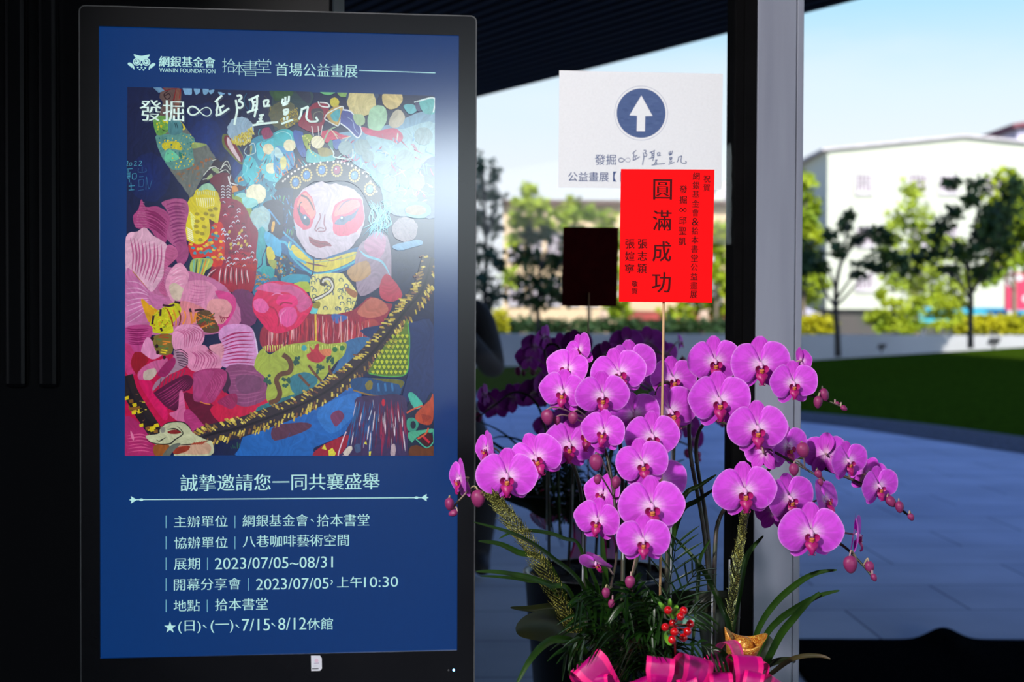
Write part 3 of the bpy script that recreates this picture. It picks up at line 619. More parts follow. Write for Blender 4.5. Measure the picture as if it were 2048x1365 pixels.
cv.poly([(560, 320), (640, 240), (740, 238), (720, 330), (700, 420), (650, 435), (585, 380)], (178, 150, 76)); cv.poly([(610, 320), (700, 260), (710, 330), (680, 400), (630, 380)], (70, 158, 170)); cv.line([(540, 370), (575, 310), (720, 238), (745, 270), (700, 430), (660, 440), (540, 372)], 12, (206, 216, 214), n=3)
cv.poly([(745, 272), (830, 292), (905, 400), (945, 500), (925, 560), (890, 572), (800, 480), (715, 420)], (64, 72, 146)); cv.line([(745, 272), (830, 292), (905, 400), (945, 500), (925, 560), (890, 572), (800, 480), (715, 420)], 14, (206, 216, 224), n=3); cv.line([(790, 350), (850, 400), (870, 480), (920, 540)], 6, (150, 170, 210))
cv.poly([(1010, 400), (1040, 270), (1120, 220), (1210, 260), (1220, 390), (1150, 500), (1080, 530), (1030, 480)], (150, 192, 160)); cv.poly([(850, 330), (960, 330), (980, 420), (900, 440)], (150, 180, 140)); cv.poly([(1240, 420), (1290, 300), (1360, 270), (1420, 350), (1380, 440), (1300, 470)], (176, 170, 150)); cv.poly([(1400, 230), (1500, 210), (1560, 260), (1480, 320)], (90, 170, 180)); cv.poly([(1580, 170), (1740, 150), (1740, 310), (1620, 300)], (90, 170, 170)); cv.line([(1520, 190), (1590, 170), (1740, 145), (1730, 300)], 16, (200, 220, 220)); cv.poly([(1525, 195), (1570, 190), (1590, 270), (1550, 280)], (60, 60, 100))
cv.poly([(500, 520), (620, 490), (720, 540), (820, 560), (740, 590), (640, 600), (560, 630)], (190, 44, 84)); cv.line([(610, 480), (700, 610)], 9, (200, 196, 170)); cv.line([(610, 490), (720, 580), (830, 560)], 9, (206, 196, 170)); cv.line([(530, 620), (590, 500), (660, 460)], 16, (140, 168, 140)); cv.poly([(950, 460), (1120, 500), (1300, 470), (1400, 560), (1340, 640), (1250, 600), (1000, 540)], (180, 60, 100)); cv.poly([(620, 620), (700, 590), (720, 640), (670, 710)], (60, 90, 170))
cv.poly([(0, 520), (160, 490), (235, 600), (220, 690), (140, 730), (0, 740)], (48, 168, 180)); cv.poly([(0, 690), (100, 680), (200, 720), (200, 900), (0, 960)], (60, 140, 190)); cv.poly([(200, 500), (300, 520), (310, 640), (350, 770), (290, 780), (220, 640)], (46, 80, 160))
for i in range(46):
    x, y = rnd.uniform(0, 330), rnd.uniform(730, 1000); cv.line([(x, y), (x + rnd.uniform(-10, 40), y + rnd.uniform(20, 70)), (x + rnd.uniform(0, 60), y + rnd.uniform(50, 120))], rnd.uniform(7, 15), rnd.choice([(40, 170, 186), (34, 60, 130), (214, 150, 50), (180, 90, 60), (40, 110, 170), (200, 70, 80), (120, 200, 210), (30, 40, 80)]), taper=True)
cv.poly([(60, 800), (110, 780), (125, 880), (90, 930), (60, 880)], (208, 206, 130)); cv.poly([(300, 560), (380, 540), (412, 585), (360, 650), (440, 760), (480, 790), (400, 745), (330, 670)], (140, 160, 40)); cv.poly([(360, 700), (480, 760), (640, 770), (640, 830), (420, 850), (340, 830)], (70, 168, 170)); cv.poly([(470, 690), (600, 700), (640, 760), (500, 780)], (140, 130, 60))
for a in np.linspace(0, 1, 13): cv.disc(300 + 30*math.sin(a*6) + a*150, 545 + a*230 if a > .15 else 560, 8, 8, (214, 214, 120))
pom(465, 625, 72, (222, 216, 184), (206, 200, 160), 50); pom(160, 660, 66, (222, 216, 180), (206, 200, 160), 50); cv.line([(400, 450), (420, 560)], 10, (206, 206, 206)); cv.line([(470, 450), (480, 560)], 10, (206, 206, 206)); cv.line([(520, 440), (500, 550)], 8, (206, 206, 206)); cv.line([(0, 540), (80, 510), (160, 540), (190, 610)], 8, (150, 210, 214)); cv.poly([(0, 690), (50, 700), (90, 770), (60, 800), (0, 780)], (170, 206, 210))
for i in range(150):
    x, y = rnd.uniform(700, 1720), rnd.uniform(560, 1330)
    if x < 1150 and y > 800 + (x - 700) * .6: continue
    cv.line([(x, y), (x + rnd.uniform(-60, 60), y + rnd.uniform(-50, 60)), (x + rnd.uniform(-100, 100), y + rnd.uniform(-60, 120))], rnd.uniform(8, 16), rnd.choice([(120, 190, 196), (160, 200, 200), (100, 150, 190), (190, 200, 190), (170, 90, 120)]), taper=True)
for (x, y, r_) in ((770, 690, 80), (950, 680, 90), (1020, 780, 66), (1190, 900, 80), (1250, 1090, 80), (1550, 1060, 90), (1420, 820, 110), (1620, 560, 100)): pom(x, y, r_, (132, 158, 164), (108, 146, 160), 50)
cv.line([(580, 640), (640, 740), (650, 790), (830, 805), (850, 700)], 14, (190, 210, 206)); cv.poly([(580, 640), (620, 600), (640, 700), (610, 690)], (60, 130, 120))
# dark band with pearls and jewels
cv.poly([(0, 1130), (60, 1020), (160, 950), (300, 885), (500, 842), (700, 838), (850, 872), (1000, 965), (1110, 1110), (1150, 1300), (1060, 1365), (960, 1180), (880, 1100), (760, 1050), (560, 1060), (430, 1060), (310, 1150), (210, 1365), (120, 1365), (160, 1250)], (36, 32, 52))
pts = spline([(88, 1052), (180, 970), (300, 898), (430, 858), (640, 838), (760, 856), (880, 905), (1000, 1000), (1110, 1165)], 6)
for p in pts[::2]: cv.disc(p[0], p[1], 11, 13, (226, 226, 220), .4, 10)
for (x, y, c) in ((225, 1065, (36, 116, 184)), (345, 985, (36, 120, 190)), (512, 930, (50, 118, 188)), (676, 932, (150, 40, 96)), (868, 990, (80, 140, 200)), (1036, 1140, (110, 160, 210))):
    for a in range(14): cv.disc(x + 54*math.cos(a*.449), y + 64*math.sin(a*.449), 11, 12, (206, 186, 110), 0, 9)
    cv.disc(x, y, 36, 46, c, .2, 20); cv.disc(x - 10, y - 14, 9, 10, (170, 214, 236))
# --- face
cv.crop(0, 0, 1)
cv.poly([(545, 395), (585, 380), (588, 450), (606, 500), (596, 520), (545, 500)], (24, 34, 74))
for i in range(60):
    x, y = rnd.uniform(545, 588), rnd.uniform(390, 480); cv.line([(x, y), (x + rnd.uniform(-8, 8), y + rnd.uniform(4, 14))], rnd.uniform(1, 2.4), rnd.choice([(50, 120, 190), (40, 170, 200), (100, 40, 90), (60, 60, 120), (90, 160, 80)]))
cv.poly([(589, 418), (594, 396), (606, 380), (626, 370), (641, 364), (656, 369), (670, 365), (684, 370), (698, 373), (714, 384), (726, 402), (729, 430), (726, 455), (713, 481), (694, 502), (668, 512), (640, 517), (626, 512), (609, 497), (595, 474), (588, 446)], (186, 174, 192))
cv.poly([(587.5, 436), (588, 412), (597, 393), (607, 384), (617, 386), (626, 400), (632, 419), (631, 440), (624, 456), (610, 461), (597, 452)], (196, 48, 90)); cv.poly([(596, 410), (604, 390), (616, 388), (625, 401), (631, 420), (628, 440), (618, 432), (606, 412)], (214, 122, 112))
cv.poly([(665, 452), (664, 430), (671, 408), (689, 398), (710, 395), (723, 402), (728, 420), (727, 444), (714, 461), (697, 470), (680, 472), (669, 467)], (206, 70, 110)); cv.poly([(668, 430), (676, 410), (692, 402), (712, 400), (722, 412), (706, 420), (684, 430)], (206, 130, 130))
cv.poly([(597, 412), (602, 422), (613, 433), (621, 446), (620, 452), (611, 451), (603, 442), (598, 428)], (32, 46, 84)); cv.line([(598, 424), (600, 408), (604, 405)], 2, (40, 40, 70)); cv.disc(609.5, 434.5, 4.5, 5.5, (40, 84, 140)); cv.disc(610, 435.5, 2.2, 2.4, (214, 226, 232))
cv.poly([(666, 450), (672, 441), (686, 434), (702, 428), (718, 416), (713, 430), (702, 442), (688, 450), (673, 452)], (88, 104, 140)); cv.disc(684, 438, 5, 6, (50, 80, 120)); cv.disc(683.5, 436, 2.2, 2.3, (220, 228, 236))
cv.line([(602, 391), (614, 396), (624, 411), (628, 421)], 4.5, (60, 30, 56), taper=.5); cv.line([(676, 422), (688, 406), (706, 399)], 3, (120, 100, 130), taper=True)
for a in ([(639.5, 427), (640.5, 436), (634, 449), (630, 459), (634, 463)], [(650, 429), (648, 447), (651.5, 458), (648, 463), (636, 463.5)], [(634, 460), (640, 456), (648, 458)]): cv.line(a, 2.4, (136, 66, 90))
cv.poly([(617.5, 478), (626, 477), (637, 482), (650, 480.5), (658, 486), (661, 491.5), (652, 493), (641, 497), (630, 494), (622, 487)], (134, 38, 62)); cv.line([(619, 480), (634, 486), (659, 490)], 1.2, (84, 20, 44))
# collar
cv.crop(550, 400, 5.248)
cv.poly([(0, 430), (120, 380), (200, 420), (400, 610), (560, 600), (860, 500), (920, 560), (880, 650), (700, 760), (400, 790), (200, 720), (0, 600)], (34, 96, 150))
cv.poly([(185, 470), (270, 530), (400, 625), (560, 620), (820, 545), (880, 590), (700, 700), (500, 752), (400, 748), (265, 650), (165, 560)], (206, 192, 36)); cv.line([(0, 450), (110, 450), (200, 590), (300, 650), (330, 660)], 26, (60, 172, 206)); cv.line([(0, 200), (90, 340), (210, 450), (330, 580), (410, 640)], 16, (54, 160, 200)); cv.line([(170, 440), (150, 520), (180, 600), (280, 700), (400, 775), (520, 770), (740, 700), (900, 610)], 20, (60, 170, 196)); cv.line([(410, 660), (560, 640), (740, 610), (860, 560)], 12, (150, 170, 110)); cv.line([(320, 655), (420, 680), (550, 700)], 18, (110, 50, 50), taper=True); cv.line([(470, 640), (520, 620), (600, 640), (700, 600)], 8, (140, 90, 60)); cv.line([(150, 440), (145, 500), (170, 530)], 10, (224, 214, 110))
cv.poly([(0, 560), (120, 580), (200, 700), (370, 780), (360, 850), (200, 860), (0, 850)], (34, 60, 96)); cv.scatter([(0, 580), (140, 600), (240, 740), (200, 840), (0, 840)], 70, lambda x, y: cv.disc(x, y, rnd.uniform(8, 22), rnd.uniform(5, 12), rnd.choice([(150, 116, 44), (196, 150, 60), (40, 100, 96), (60, 40, 40), (46, 150, 190)]), rnd.random()*3, 8, .2)); cv.poly([(70, 820), (200, 780), (360, 800), (350, 870), (200, 870), (90, 870)], (40, 140, 170))
cv.line([(405, 610), (402, 740), (380, 830), (345, 965)], 15, (36, 34, 60))
# shoulder, right
cv.poly([(860, 530), (960, 420), (1180, 380), (1220, 800), (1120, 900), (900, 1010), (840, 760)], (146, 128, 150)); cv.poly([(930, 470), (1060, 330), (1160, 400), (1140, 560), (1040, 620)], (176, 128, 160)); cv.line([(880, 520), (960, 590), (1120, 650), (1210, 800)], 26, (130, 190, 214), taper=True); cv.poly([(760, 740), (960, 640), (1000, 780), (840, 860)], (176, 140, 96)); cv.poly([(1120, 830), (1200, 790), (1340, 1000), (1200, 1070), (1100, 1000)], (172, 40, 72)); pom(1365, 310, 132, (140, 130, 142), (90, 84, 110), 170); cv.poly([(1240, 480), (1500, 420), (1540, 470), (1300, 530)], (100, 150, 190)); cv.disc(1500, 110, 140, 90, (96, 156, 166), 0, 24, .05); cv.disc(1480, 110, 110, 56, (150, 130, 104), 0, 24, .06)
for i in range(26): cv.line([(rnd.uniform(960, 1230), rnd.uniform(0, 60)), (rnd.uniform(960, 1230), rnd.uniform(120, 240)), (rnd.uniform(900, 1200), rnd.uniform(300, 420))], 11, rnd.choice([(110, 200, 216), (140, 206, 220), (90, 170, 206)]), taper=True)
# leopard cloth, curl
leo = [(385, 800), (480, 775), (690, 770), (740, 810), (850, 950), (862, 1010), (815, 1150), (762, 1218), (680, 1232), (600, 1200), (440, 1198), (470, 1075), (400, 1062), (362, 970)]
cv.poly(leo, (214, 208, 122)); cv.scatter(leo, 34, lambda x, y: cv.line([(x - 16, y + 12), (x - 20, y - 10), (x, y - 22), (x + 20, y - 8), (x + 18, y + 14)], 10, rnd.choice([(74, 92, 110), (64, 84, 120), (96, 116, 100)]))); cv.poly([(740, 920), (860, 970), (840, 1030), (770, 990)], (156, 100, 60)); cv.line([(400, 1050), (500, 1010), (590, 950), (606, 890), (570, 830), (510, 830), (490, 880), (540, 880)], 40, (66, 54, 44)); cv.line([(410, 1052), (510, 1005), (592, 945), (602, 888), (565, 835), (515, 840), (500, 875)], 20, (206, 206, 200)); cv.poly([(360, 1180), (400, 1120), (450, 1130), (430, 1200)], (96, 190, 196)); cv.poly([(380, 1120), (420, 1075), (475, 1080), (460, 1140)], (140, 130, 40)); cv.poly([(200, 880), (340, 860), (370, 960), (300, 960), (240, 930)], (160, 180, 40))
# red fringe
fr = [(180, 1230), (400, 1195), (610, 1205), (830, 1150), (1000, 1020), (1160, 1080), (1230, 1120), (1080, 1365), (900, 1520), (150, 1560), (-60, 1600), (-160, 1480), (-100, 1300)]
cv.poly(fr, (140, 34, 58)); cv.poly([(600, 1200), (760, 1225), (700, 1285), (620, 1290)], (60, 96, 170)); cv.poly([(860, 1180), (1010, 1030), (1150, 1080), (1180, 1180), (1000, 1240)], (178, 96, 80)); cv.poly([(700, 1400), (1000, 1250), (1080, 1330), (900, 1500), (720, 1500)], (160, 60, 60))
for i in range(120):
    x = rnd.uniform(-80, 1000); y = 1215 + rnd.uniform(0, 90) + (60 if x < 150 else 0); cv.line([(x, y), (x + rnd.uniform(-15, 15), y + 110), (x + rnd.uniform(-20, 10), y + rnd.uniform(190, 260))], rnd.uniform(6, 15), rnd.choice([(176, 30, 60), (104, 20, 52), (206, 140, 150), (190, 60, 70), (84, 24, 50), (150, 30, 60), (216, 170, 170)]), taper=True)
cv.line([(425, 1200), (432, 1560)], 20, (206, 168, 40)); [cv.line([(x, 1220), (x + 4, 1500)], 7, (214, 180, 176)) for x in (500, 690, 760)]
# --- left middle: yellow glove, wine cuff, turquoise
cv.crop(240, 400, 5.25)
cv.poly([(1190, -10), (1350, 40), (1390, 120), (1370, 170), (1450, 360), (1420, 640), (1350, 620)], (128, 150, 50)); cv.poly([(1280, -20), (1420, -10), (1440, 60), (1330, 90)], (130, 200, 200)); cv.poly([(1440, 90), (1540, 60), (1580, 160), (1560, 330), (1420, 300), (1370, 160)], (140, 180, 190)); pom(1465, 175, 96, (150, 186, 190), (200, 206, 170), 70)
cv.poly([(1450, 320), (1530, 320), (1530, 600), (1560, 860), (1440, 870), (1400, 640)], (56, 158, 170)); cv.poly([(1530, 330), (1680, 430), (1680, 600), (1540, 480)], (60, 160, 206)); cv.poly([(1500, 40), (1700, 20), (1700, 400), (1560, 310), (1590, 150)], (44, 36, 62)); cv.poly([(1380, 740), (1500, 770), (1650, 820), (1640, 900), (1500, 920), (1420, 1010), (1380, 900)], (44, 104, 140)); cv.poly([(1500, 700), (1620, 720), (1600, 820), (1500, 800)], (40, 150, 156)); cv.poly([(1540, 510), (1590, 500), (1630, 610), (1560, 640)], (200, 190, 50)); cv.poly([(1550, 640), (1640, 640), (1620, 730)], (150, 160, 70)); cv.line([(1540, 500), (1500, 600), (1490, 680), (1430, 730)], 12, (36, 50, 100)); cv.line([(1560, 100), (1620, 180), (1680, 260)], 16, (60, 140, 200)); cv.poly([(1600, 240), (1630, 240), (1610, 330), (1590, 330)], (210, 160, 50))
cv.scatter([(1390, 760), (1600, 830), (1480, 920), (1420, 1000)], 26, lambda x, y: cv.line([(x, y), (x + 20, y - 20), (x + 40, y)], 9, rnd.choice([(150, 110, 50), (46, 140, 190), (190, 130, 50)])))
red = [(1040, 0), (1220, 0), (1330, 100), (1390, 240), (1450, 340), (1430, 600), (1440, 680), (1390, 960), (1220, 990), (1000, 930), (900, 850), (960, 720), (930, 600), (940, 250), (1035, 225)]
cv.poly(red, (132, 18, 58)); cv.poly([(720, 445), (860, 460), (950, 360), (985, 250), (1080, 260), (1100, 560), (1060, 700), (960, 690), (900, 600), (770, 620)], (196, 40, 30)); cv.poly([(1160, 640), (1420, 610), (1440, 690), (1390, 760), (1100, 740)], (164, 20, 34)); cv.poly([(1190, 560), (1400, 560), (1410, 640), (1200, 640)], (164, 24, 52))
for i in range(120):
    x, y = rnd.uniform(1060, 1430), rnd.uniform(20, 700)
    if x > 1220 + y*.35: continue
    cv.line([(x - 18, y + 10), (x, y - 8), (x + 18, y + 8)], rnd.uniform(6, 11), rnd.choice([(196, 206, 226), (196, 206, 226), (60, 14, 40), (170, 26, 60), (90, 16, 48)]))
for i in range(9): cv.disc(rnd.uniform(1120, 1400), rnd.uniform(150, 560), 13, 20, (196, 170, 70), .3)
cv.scatter([(740, 460), (940, 430), (990, 260), (1070, 280), (1080, 640), (800, 600)], 46, lambda x, y: cv.disc(x, y, 20, 15, rnd.choice([(40, 130, 150), (50, 140, 160), (214, 120, 30), (220, 180, 30)]), .2, 9, .2))
cv.poly([(760, 630), (960, 620), (960, 700), (870, 770), (840, 855), (780, 850), (740, 790)], (150, 176, 90)); [cv.line([(780 + i*32, 625), (775 + i*26, 720), (780 + i*14, 840)], 13, c) for i, c in enumerate([(110, 180, 160), (30, 70, 60), (206, 190, 60), (60, 130, 130), (214, 130, 40), (200, 196, 70)])]
yel = [(740, -20), (1035, -20), (1035, 220), (985, 235), (940, 205), (950, 330), (905, 430), (830, 470), (740, 445), (690, 400), (695, 290)]
cv.poly(yel, (206, 192, 8)); [cv.line([(805 + i*22, -20), (812 + i*22, 50), (815 + i*20, 90 - abs(i-4)*8)], 10, (226, 226, 170), taper=.3) for i in range(9)]
[cv.line([(700 + i*3, 290 + i*22), (760 + i*4, 330 + i*22)], 11, (226, 228, 190)) for i in range(6)]; [cv.line([(735 + i*4, 130 + i*24), (790 - i*3, 190 + i*26)], 11, (216, 220, 130)) for i in range(6)]
for x, y in ((810, 150), (870, 200), (800, 280), (885, 285), (950, 110), (970, 165), (905, 150), (865, 355), (815, 340), (845, 420), (810, 225), (1005, 95)): cv.disc(x, y, 27, 19, (150, 136, 16), .2, 10, .1)
cv.poly([(935, 200), (1000, 235), (960, 270)], (90, 20, 40), False)
cv.poly([(905, 850), (960, 740), (1050, 700), (1390, 740), (1390, 960), (1220, 985), (1020, 930)], (150, 14, 48)); [cv.line([(1010 + i*27, 700 + abs(5-i)*5), (990 + i*29 - (60 if i < 2 else 0), 790), (980 + i*31 - (70 if i < 2 else 0), 870 + (i % 3)*12)], 13, (214, 190, 200) if i % 2 == 0 else (90, 8, 40), taper=True) for i in range(13)]; cv.line([(990, 930), (1100, 960), (1220, 985), (1300, 975)], 22, (44, 12, 36), taper=True)
# --- the great pink flower
cv.poly([(1180, 970), (1400, 990), (1420, 1300), (1150, 1320)], (104, 40, 92)); cv.poly([(60, 760), (480, 700), (1100, 900), (1200, 1365), (60, 1365)], (178, 100, 146))
def petal(poly, c, sa=None, sb_=None, cnt=0, w=8, sc=(120, 30, 80)):
    cv.poly(poly, c)
    if sa: stripes(sa, sb_, cnt, w, sc)
petal([(440, 30), (560, -10), (690, 5), (725, 120), (690, 290), (700, 440), (640, 480), (560, 475), (450, 340), (520, 200), (480, 90)], (160, 76, 126), [(480, 40), (580, 10), (690, 30)], [(560, 470), (620, 440), (690, 430)], 12, 20, (126, 40, 100)); cv.poly([(590, 470), (700, 440), (720, 600), (640, 700), (590, 620)], (150, 62, 116))
petal([(138, 185), (195, 100), (230, -5), (270, 70), (415, 75), (525, 180), (500, 330), (480, 450), (380, 390), (300, 300), (180, 300)], (158, 62, 118), [(260, 100), (380, 130), (500, 230)], [(300, 290), (380, 330), (480, 420)], 7, 22, (120, 24, 84)); stripes([(225, 10), (260, 20)], [(150, 290), (290, 290)], 11, 11, (206, 150, 176))
petal([(65, 390), (190, 330), (265, 290), (345, 370), (500, 485), (490, 700), (400, 890), (320, 965), (200, 840), (125, 740), (65, 760)], (208, 160, 186), [(80, 390), (120, 560), (110, 740)], [(460, 470), (450, 680), (360, 900)], 9, 20, (172, 84, 130))
petal([(500, 480), (585, 500), (605, 600), (490, 720), (465, 860), (490, 1020), (400, 930), (455, 830), (470, 620)], (176, 84, 132), [(500, 490), (590, 520)], [(420, 950), (490, 1010)], 20, 11, (110, 14, 70))
petal([(480, 870), (545, 720), (640, 665), (725, 780), (705, 900), (700, 1020), (560, 1070), (500, 970)], (212, 142, 176), [(520, 760), (600, 700), (640, 690)], [(560, 1050), (640, 1000), (700, 980)], 7, 8, (224, 176, 200)); cv.poly([(520, 900), (600, 880), (690, 980), (600, 1060), (540, 1010)], (196, 176, 160))
petal([(62, 775), (130, 745), (320, 960), (465, 1030), (440, 1150), (265, 1165), (210, 1370), (62, 1370)], (184, 104, 156), [(65, 830), (200, 850), (300, 960)], [(65, 1330), (180, 1250), (330, 1120)], 8, 12, (206, 150, 190))
petal([(700, 880), (800, 845), (930, 860), (1025, 950), (965, 1060), (905, 1150), (760, 1160), (640, 1080)], (204, 128, 166), [(740, 880), (840, 900), (940, 900)], [(700, 1100), (800, 1120), (900, 1090)], 7, 12, (188, 104, 150)); cv.poly([(1000, 960), (1190, 1000), (1210, 1160), (1080, 1360), (1020, 1340), (1100, 1150)], (196, 54, 130)); petal([(940, 1060), (1100, 1045), (1175, 1120), (1150, 1200), (1060, 1310), (920, 1220)], (206, 140, 146)); cv.poly([(640, 1060), (900, 1150), (900, 1260), (720, 1310), (600, 1250)], (206, 122, 134))
cv.poly([(225, 1040), (320, 1110), (420, 1185), (330, 1300), (270, 1210)], (196, 142, 20)); cv.poly([(320, 1380), (340, 1230), (450, 1135), (600, 1075), (645, 1180), (560, 1300), (545, 1400)], (186, 184, 20))
for i in range(46): 
    x, y = rnd.uniform(340, 600), rnd.uniform(1120, 1360); cv.line([(x, y), (x + rnd.uniform(-40, 20), y + rnd.uniform(-40, 30))], 9, rnd.choice([(120, 140, 20), (214, 206, 40), (206, 140, 24), (150, 80, 20)]))
for a in ([(450, 1105), (520, 1115), (575, 1100)], [(430, 1150), (425, 1220)], [(355, 1215), (340, 1310)], [(735, 1140), (750, 1195)], [(785, 1165), (840, 1155), (890, 1160)], [(575, 1070), (635, 1085)], [(430, 1345), (445, 1380)]): cv.line(a, 24, (52, 22, 34))
[cv.line([(500 + i*60, 1150 + i*6), (540 + i*50, 1240), (560 + i*30, 1330)], 15, c) for i, c in enumerate([(150, 60, 20), (206, 130, 30), (120, 50, 24), (220, 130, 40)])]; cv.poly([(800, 1200), (930, 1160), (1000, 1260), (1040, 1380), (860, 1380)], (84, 60, 34)); [cv.line([(rnd.uniform(800, 1000), rnd.uniform(1190, 1360)), (rnd.uniform(800, 1000), rnd.uniform(1190, 1360))], 10, rnd.choice([(200, 110, 40), (60, 90, 50), (140, 40, 30)])) for i in range(24)]; cv.line([(745, 1180), (760, 1300)], 22, (206, 120, 50)); cv.line([(800, 1185), (780, 1290)], 26, (206, 126, 36))
[cv.line([(1050 + i*15, 1215 + i*6), (1075 + i*16, 1290 - i*14)], 9, (140, 20, 60)) for i in range(6)]; cv.line([(130, 740), (160, 780), (300, 940)], 10, (170, 110, 70), taper=True)
# lower flower
cv.crop(240, 650, 5.056)
cv.poly([(58, 100), (330, 200), (700, 400), (1100, 700), (1480, 740), (1490, 900), (1100, 1080), (620, 1000), (250, 1330), (58, 1330)], (176, 12, 66)); cv.poly([(640, 690), (900, 780), (1120, 960), (1060, 1040), (820, 1000)], (92, 8, 44)); cv.poly([(940, 820), (1480, 740), (1470, 890), (1120, 1010), (1000, 980)], (186, 14, 64))
petal([(58, 30), (290, 0), (330, 80), (250, 250), (290, 290), (180, 350), (150, 280), (58, 190)], (172, 62, 126), [(60, 30), (180, 40), (300, 30)], [(90, 200), (180, 210), (260, 200)], 8, 13, (124, 20, 84)); petal([(58, 190), (150, 280), (110, 400), (160, 500), (58, 480)], (180, 50, 110), [(60, 220), (130, 300)], [(60, 470), (140, 480)], 6, 10, (130, 16, 80)); cv.poly([(150, 280), (230, 285), (295, 350), (240, 430), (180, 505), (115, 400)], (138, 18, 36))
cv.poly([(200, 560), (185, 480), (290, 390), (400, 355), (480, 335), (470, 420), (360, 500), (260, 600)], (184, 84, 136)); cv.poly([(240, 540), (250, 470), (350, 440), (370, 500), (290, 570)], (176, 160, 150)); cv.poly([(215, 260), (270, 130), (340, 170), (370, 260), (430, 300), (330, 350), (240, 290)], (206, 130, 176)); cv.poly([(340, 120), (530, 100), (540, 240), (500, 300), (380, 290)], (110, 96, 40)); [cv.line([(350 + rnd.uniform(0, 170), 100 + i*22), (380 + rnd.uniform(0, 150), 110 + i*22)], 12, rnd.choice([(206, 120, 40), (70, 110, 60), (150, 60, 30), (210, 190, 40)])) for i in range(9)]; [cv.disc(x, y, 17, 20, (40, 12, 20)) for x, y in ((375, 215), (385, 280), (330, 140), (450, 330), (1035, 170))]
petal([(530, 110), (610, 0), (800, 15), (855, 110), (810, 220), (640, 285), (545, 235)], (208, 138, 176), [(560, 60), (640, 110), (640, 250)], [(740, 10), (850, 80), (800, 200)], 8, 13, (176, 86, 132))
petal([(560, 260), (700, 235), (845, 205), (905, 250), (980, 300), (1045, 330), (1010, 450), (780, 475), (690, 430), (640, 330)], (206, 130, 168), [(700, 270), (760, 330), (720, 450)], [(900, 250), (1000, 350), (960, 460)], 8, 12, (170, 80, 128)); [cv.line([(885 + i*10, 260 + i*8), (940, 240 + i*18)], 9, (120, 16, 60)) for i in range(4)]; cv.poly([(900, 220), (1010, 190), (1060, 200), (1040, 330), (980, 300)], (206, 140, 160))
petal([(1000, 110), (1045, 20), (1190, -10), (1330, 30), (1380, 190), (1400, 320), (1370, 430), (1200, 440), (1030, 410), (1060, 250)], (196, 136, 190), [(1020, 140), (1160, 70), (1340, 60)], [(1040, 410), (1200, 400), (1370, 410)], 9, 15, (156, 24, 92)); cv.line([(1350, 60), (1380, 200), (1395, 330)], 16, (200, 180, 214), taper=True)
petal([(1080, 430), (1250, 400), (1395, 440), (1480, 590), (1485, 740), (1300, 825), (1165, 785), (1075, 600)], (128, 62, 108), [(1100, 460), (1250, 440), (1420, 480)], [(1150, 780), (1280, 800), (1460, 740)], 9, 12, (150, 80, 126)); cv.poly([(1180, 520), (1400, 520), (1420, 650), (1220, 690)], (112, 60, 100)); cv.poly([(1020, 450), (1090, 480), (1120, 600), (1060, 690), (1040, 560)], (58, 28, 58))
petal([(750, 480), (1010, 440), (1085, 540), (950, 775), (820, 785), (740, 740), (760, 600)], (150, 46, 104), [(1000, 470), (1060, 560), (960, 760)], [(900, 560), (920, 640), (860, 760)], 6, 10, (176, 70, 126)); cv.poly([(760, 500), (950, 470), (870, 640), (800, 770), (745, 740)], (162, 60, 118)); petal([(990, 770), (1160, 690), (1190, 780), (1130, 855), (1050, 820)], (140, 30, 84), [(1010, 780), (1080, 820)], [(1150, 700), (1180, 780)], 6, 8, (190, 90, 140)); cv.line([(810, 775), (860, 795), (915, 803)], 8, (206, 120, 40))
petal([(320, 690), (390, 550), (540, 490), (690, 400), (650, 300), (560, 250), (540, 330), (480, 500)], (150, 116, 140)); petal([(390, 480), (470, 380), (550, 330), (560, 400), (470, 520), (400, 520)], (140, 28, 90)); [cv.line([(560 + i*6, 260 + i*24), (620 + i*8, 250 + i*30), (690, 300 + i*22)], 8, (60, 20, 54)) for i in range(7)]; [cv.line([(400 + i*40, 640 - i*22), (420 + i*40, 540 - i*15)], 9, (92, 54, 84)) for i in range(7)]
petal([(330, 700), (640, 510), (745, 560), (700, 660), (620, 690), (590, 860), (490, 845), (400, 770)], (78, 14, 54), [(360, 700), (500, 620), (640, 530)], [(500, 840), (580, 780), (720, 620)], 7, 10, (140, 40, 96)); cv.poly([(600, 690), (640, 690), (660, 985), (500, 900), (590, 850)], (196, 96, 146)); petal([(650, 885), (700, 855), (800, 950), (865, 1070), (740, 1095), (660, 985)], (162, 44, 108), [(660, 890), (720, 870)], [(740, 1080), (850, 1060)], 7, 10, (196, 90, 140)); petal([(58, 930), (240, 1030), (330, 1200), (355, 1332), (58, 1332)], (156, 34, 96), [(70, 1100), (200, 1080), (260, 1100)], [(80, 1310), (220, 1290), (340, 1310)], 6, 11, (196, 80, 130)); cv.line([(110, 1070), (130, 1130), (140, 1170)], 26, (200, 110, 150), taper=True); cv.poly([(250, 560), (330, 580), (340, 690), (480, 860), (440, 960), (200, 600)], (196, 16, 90))
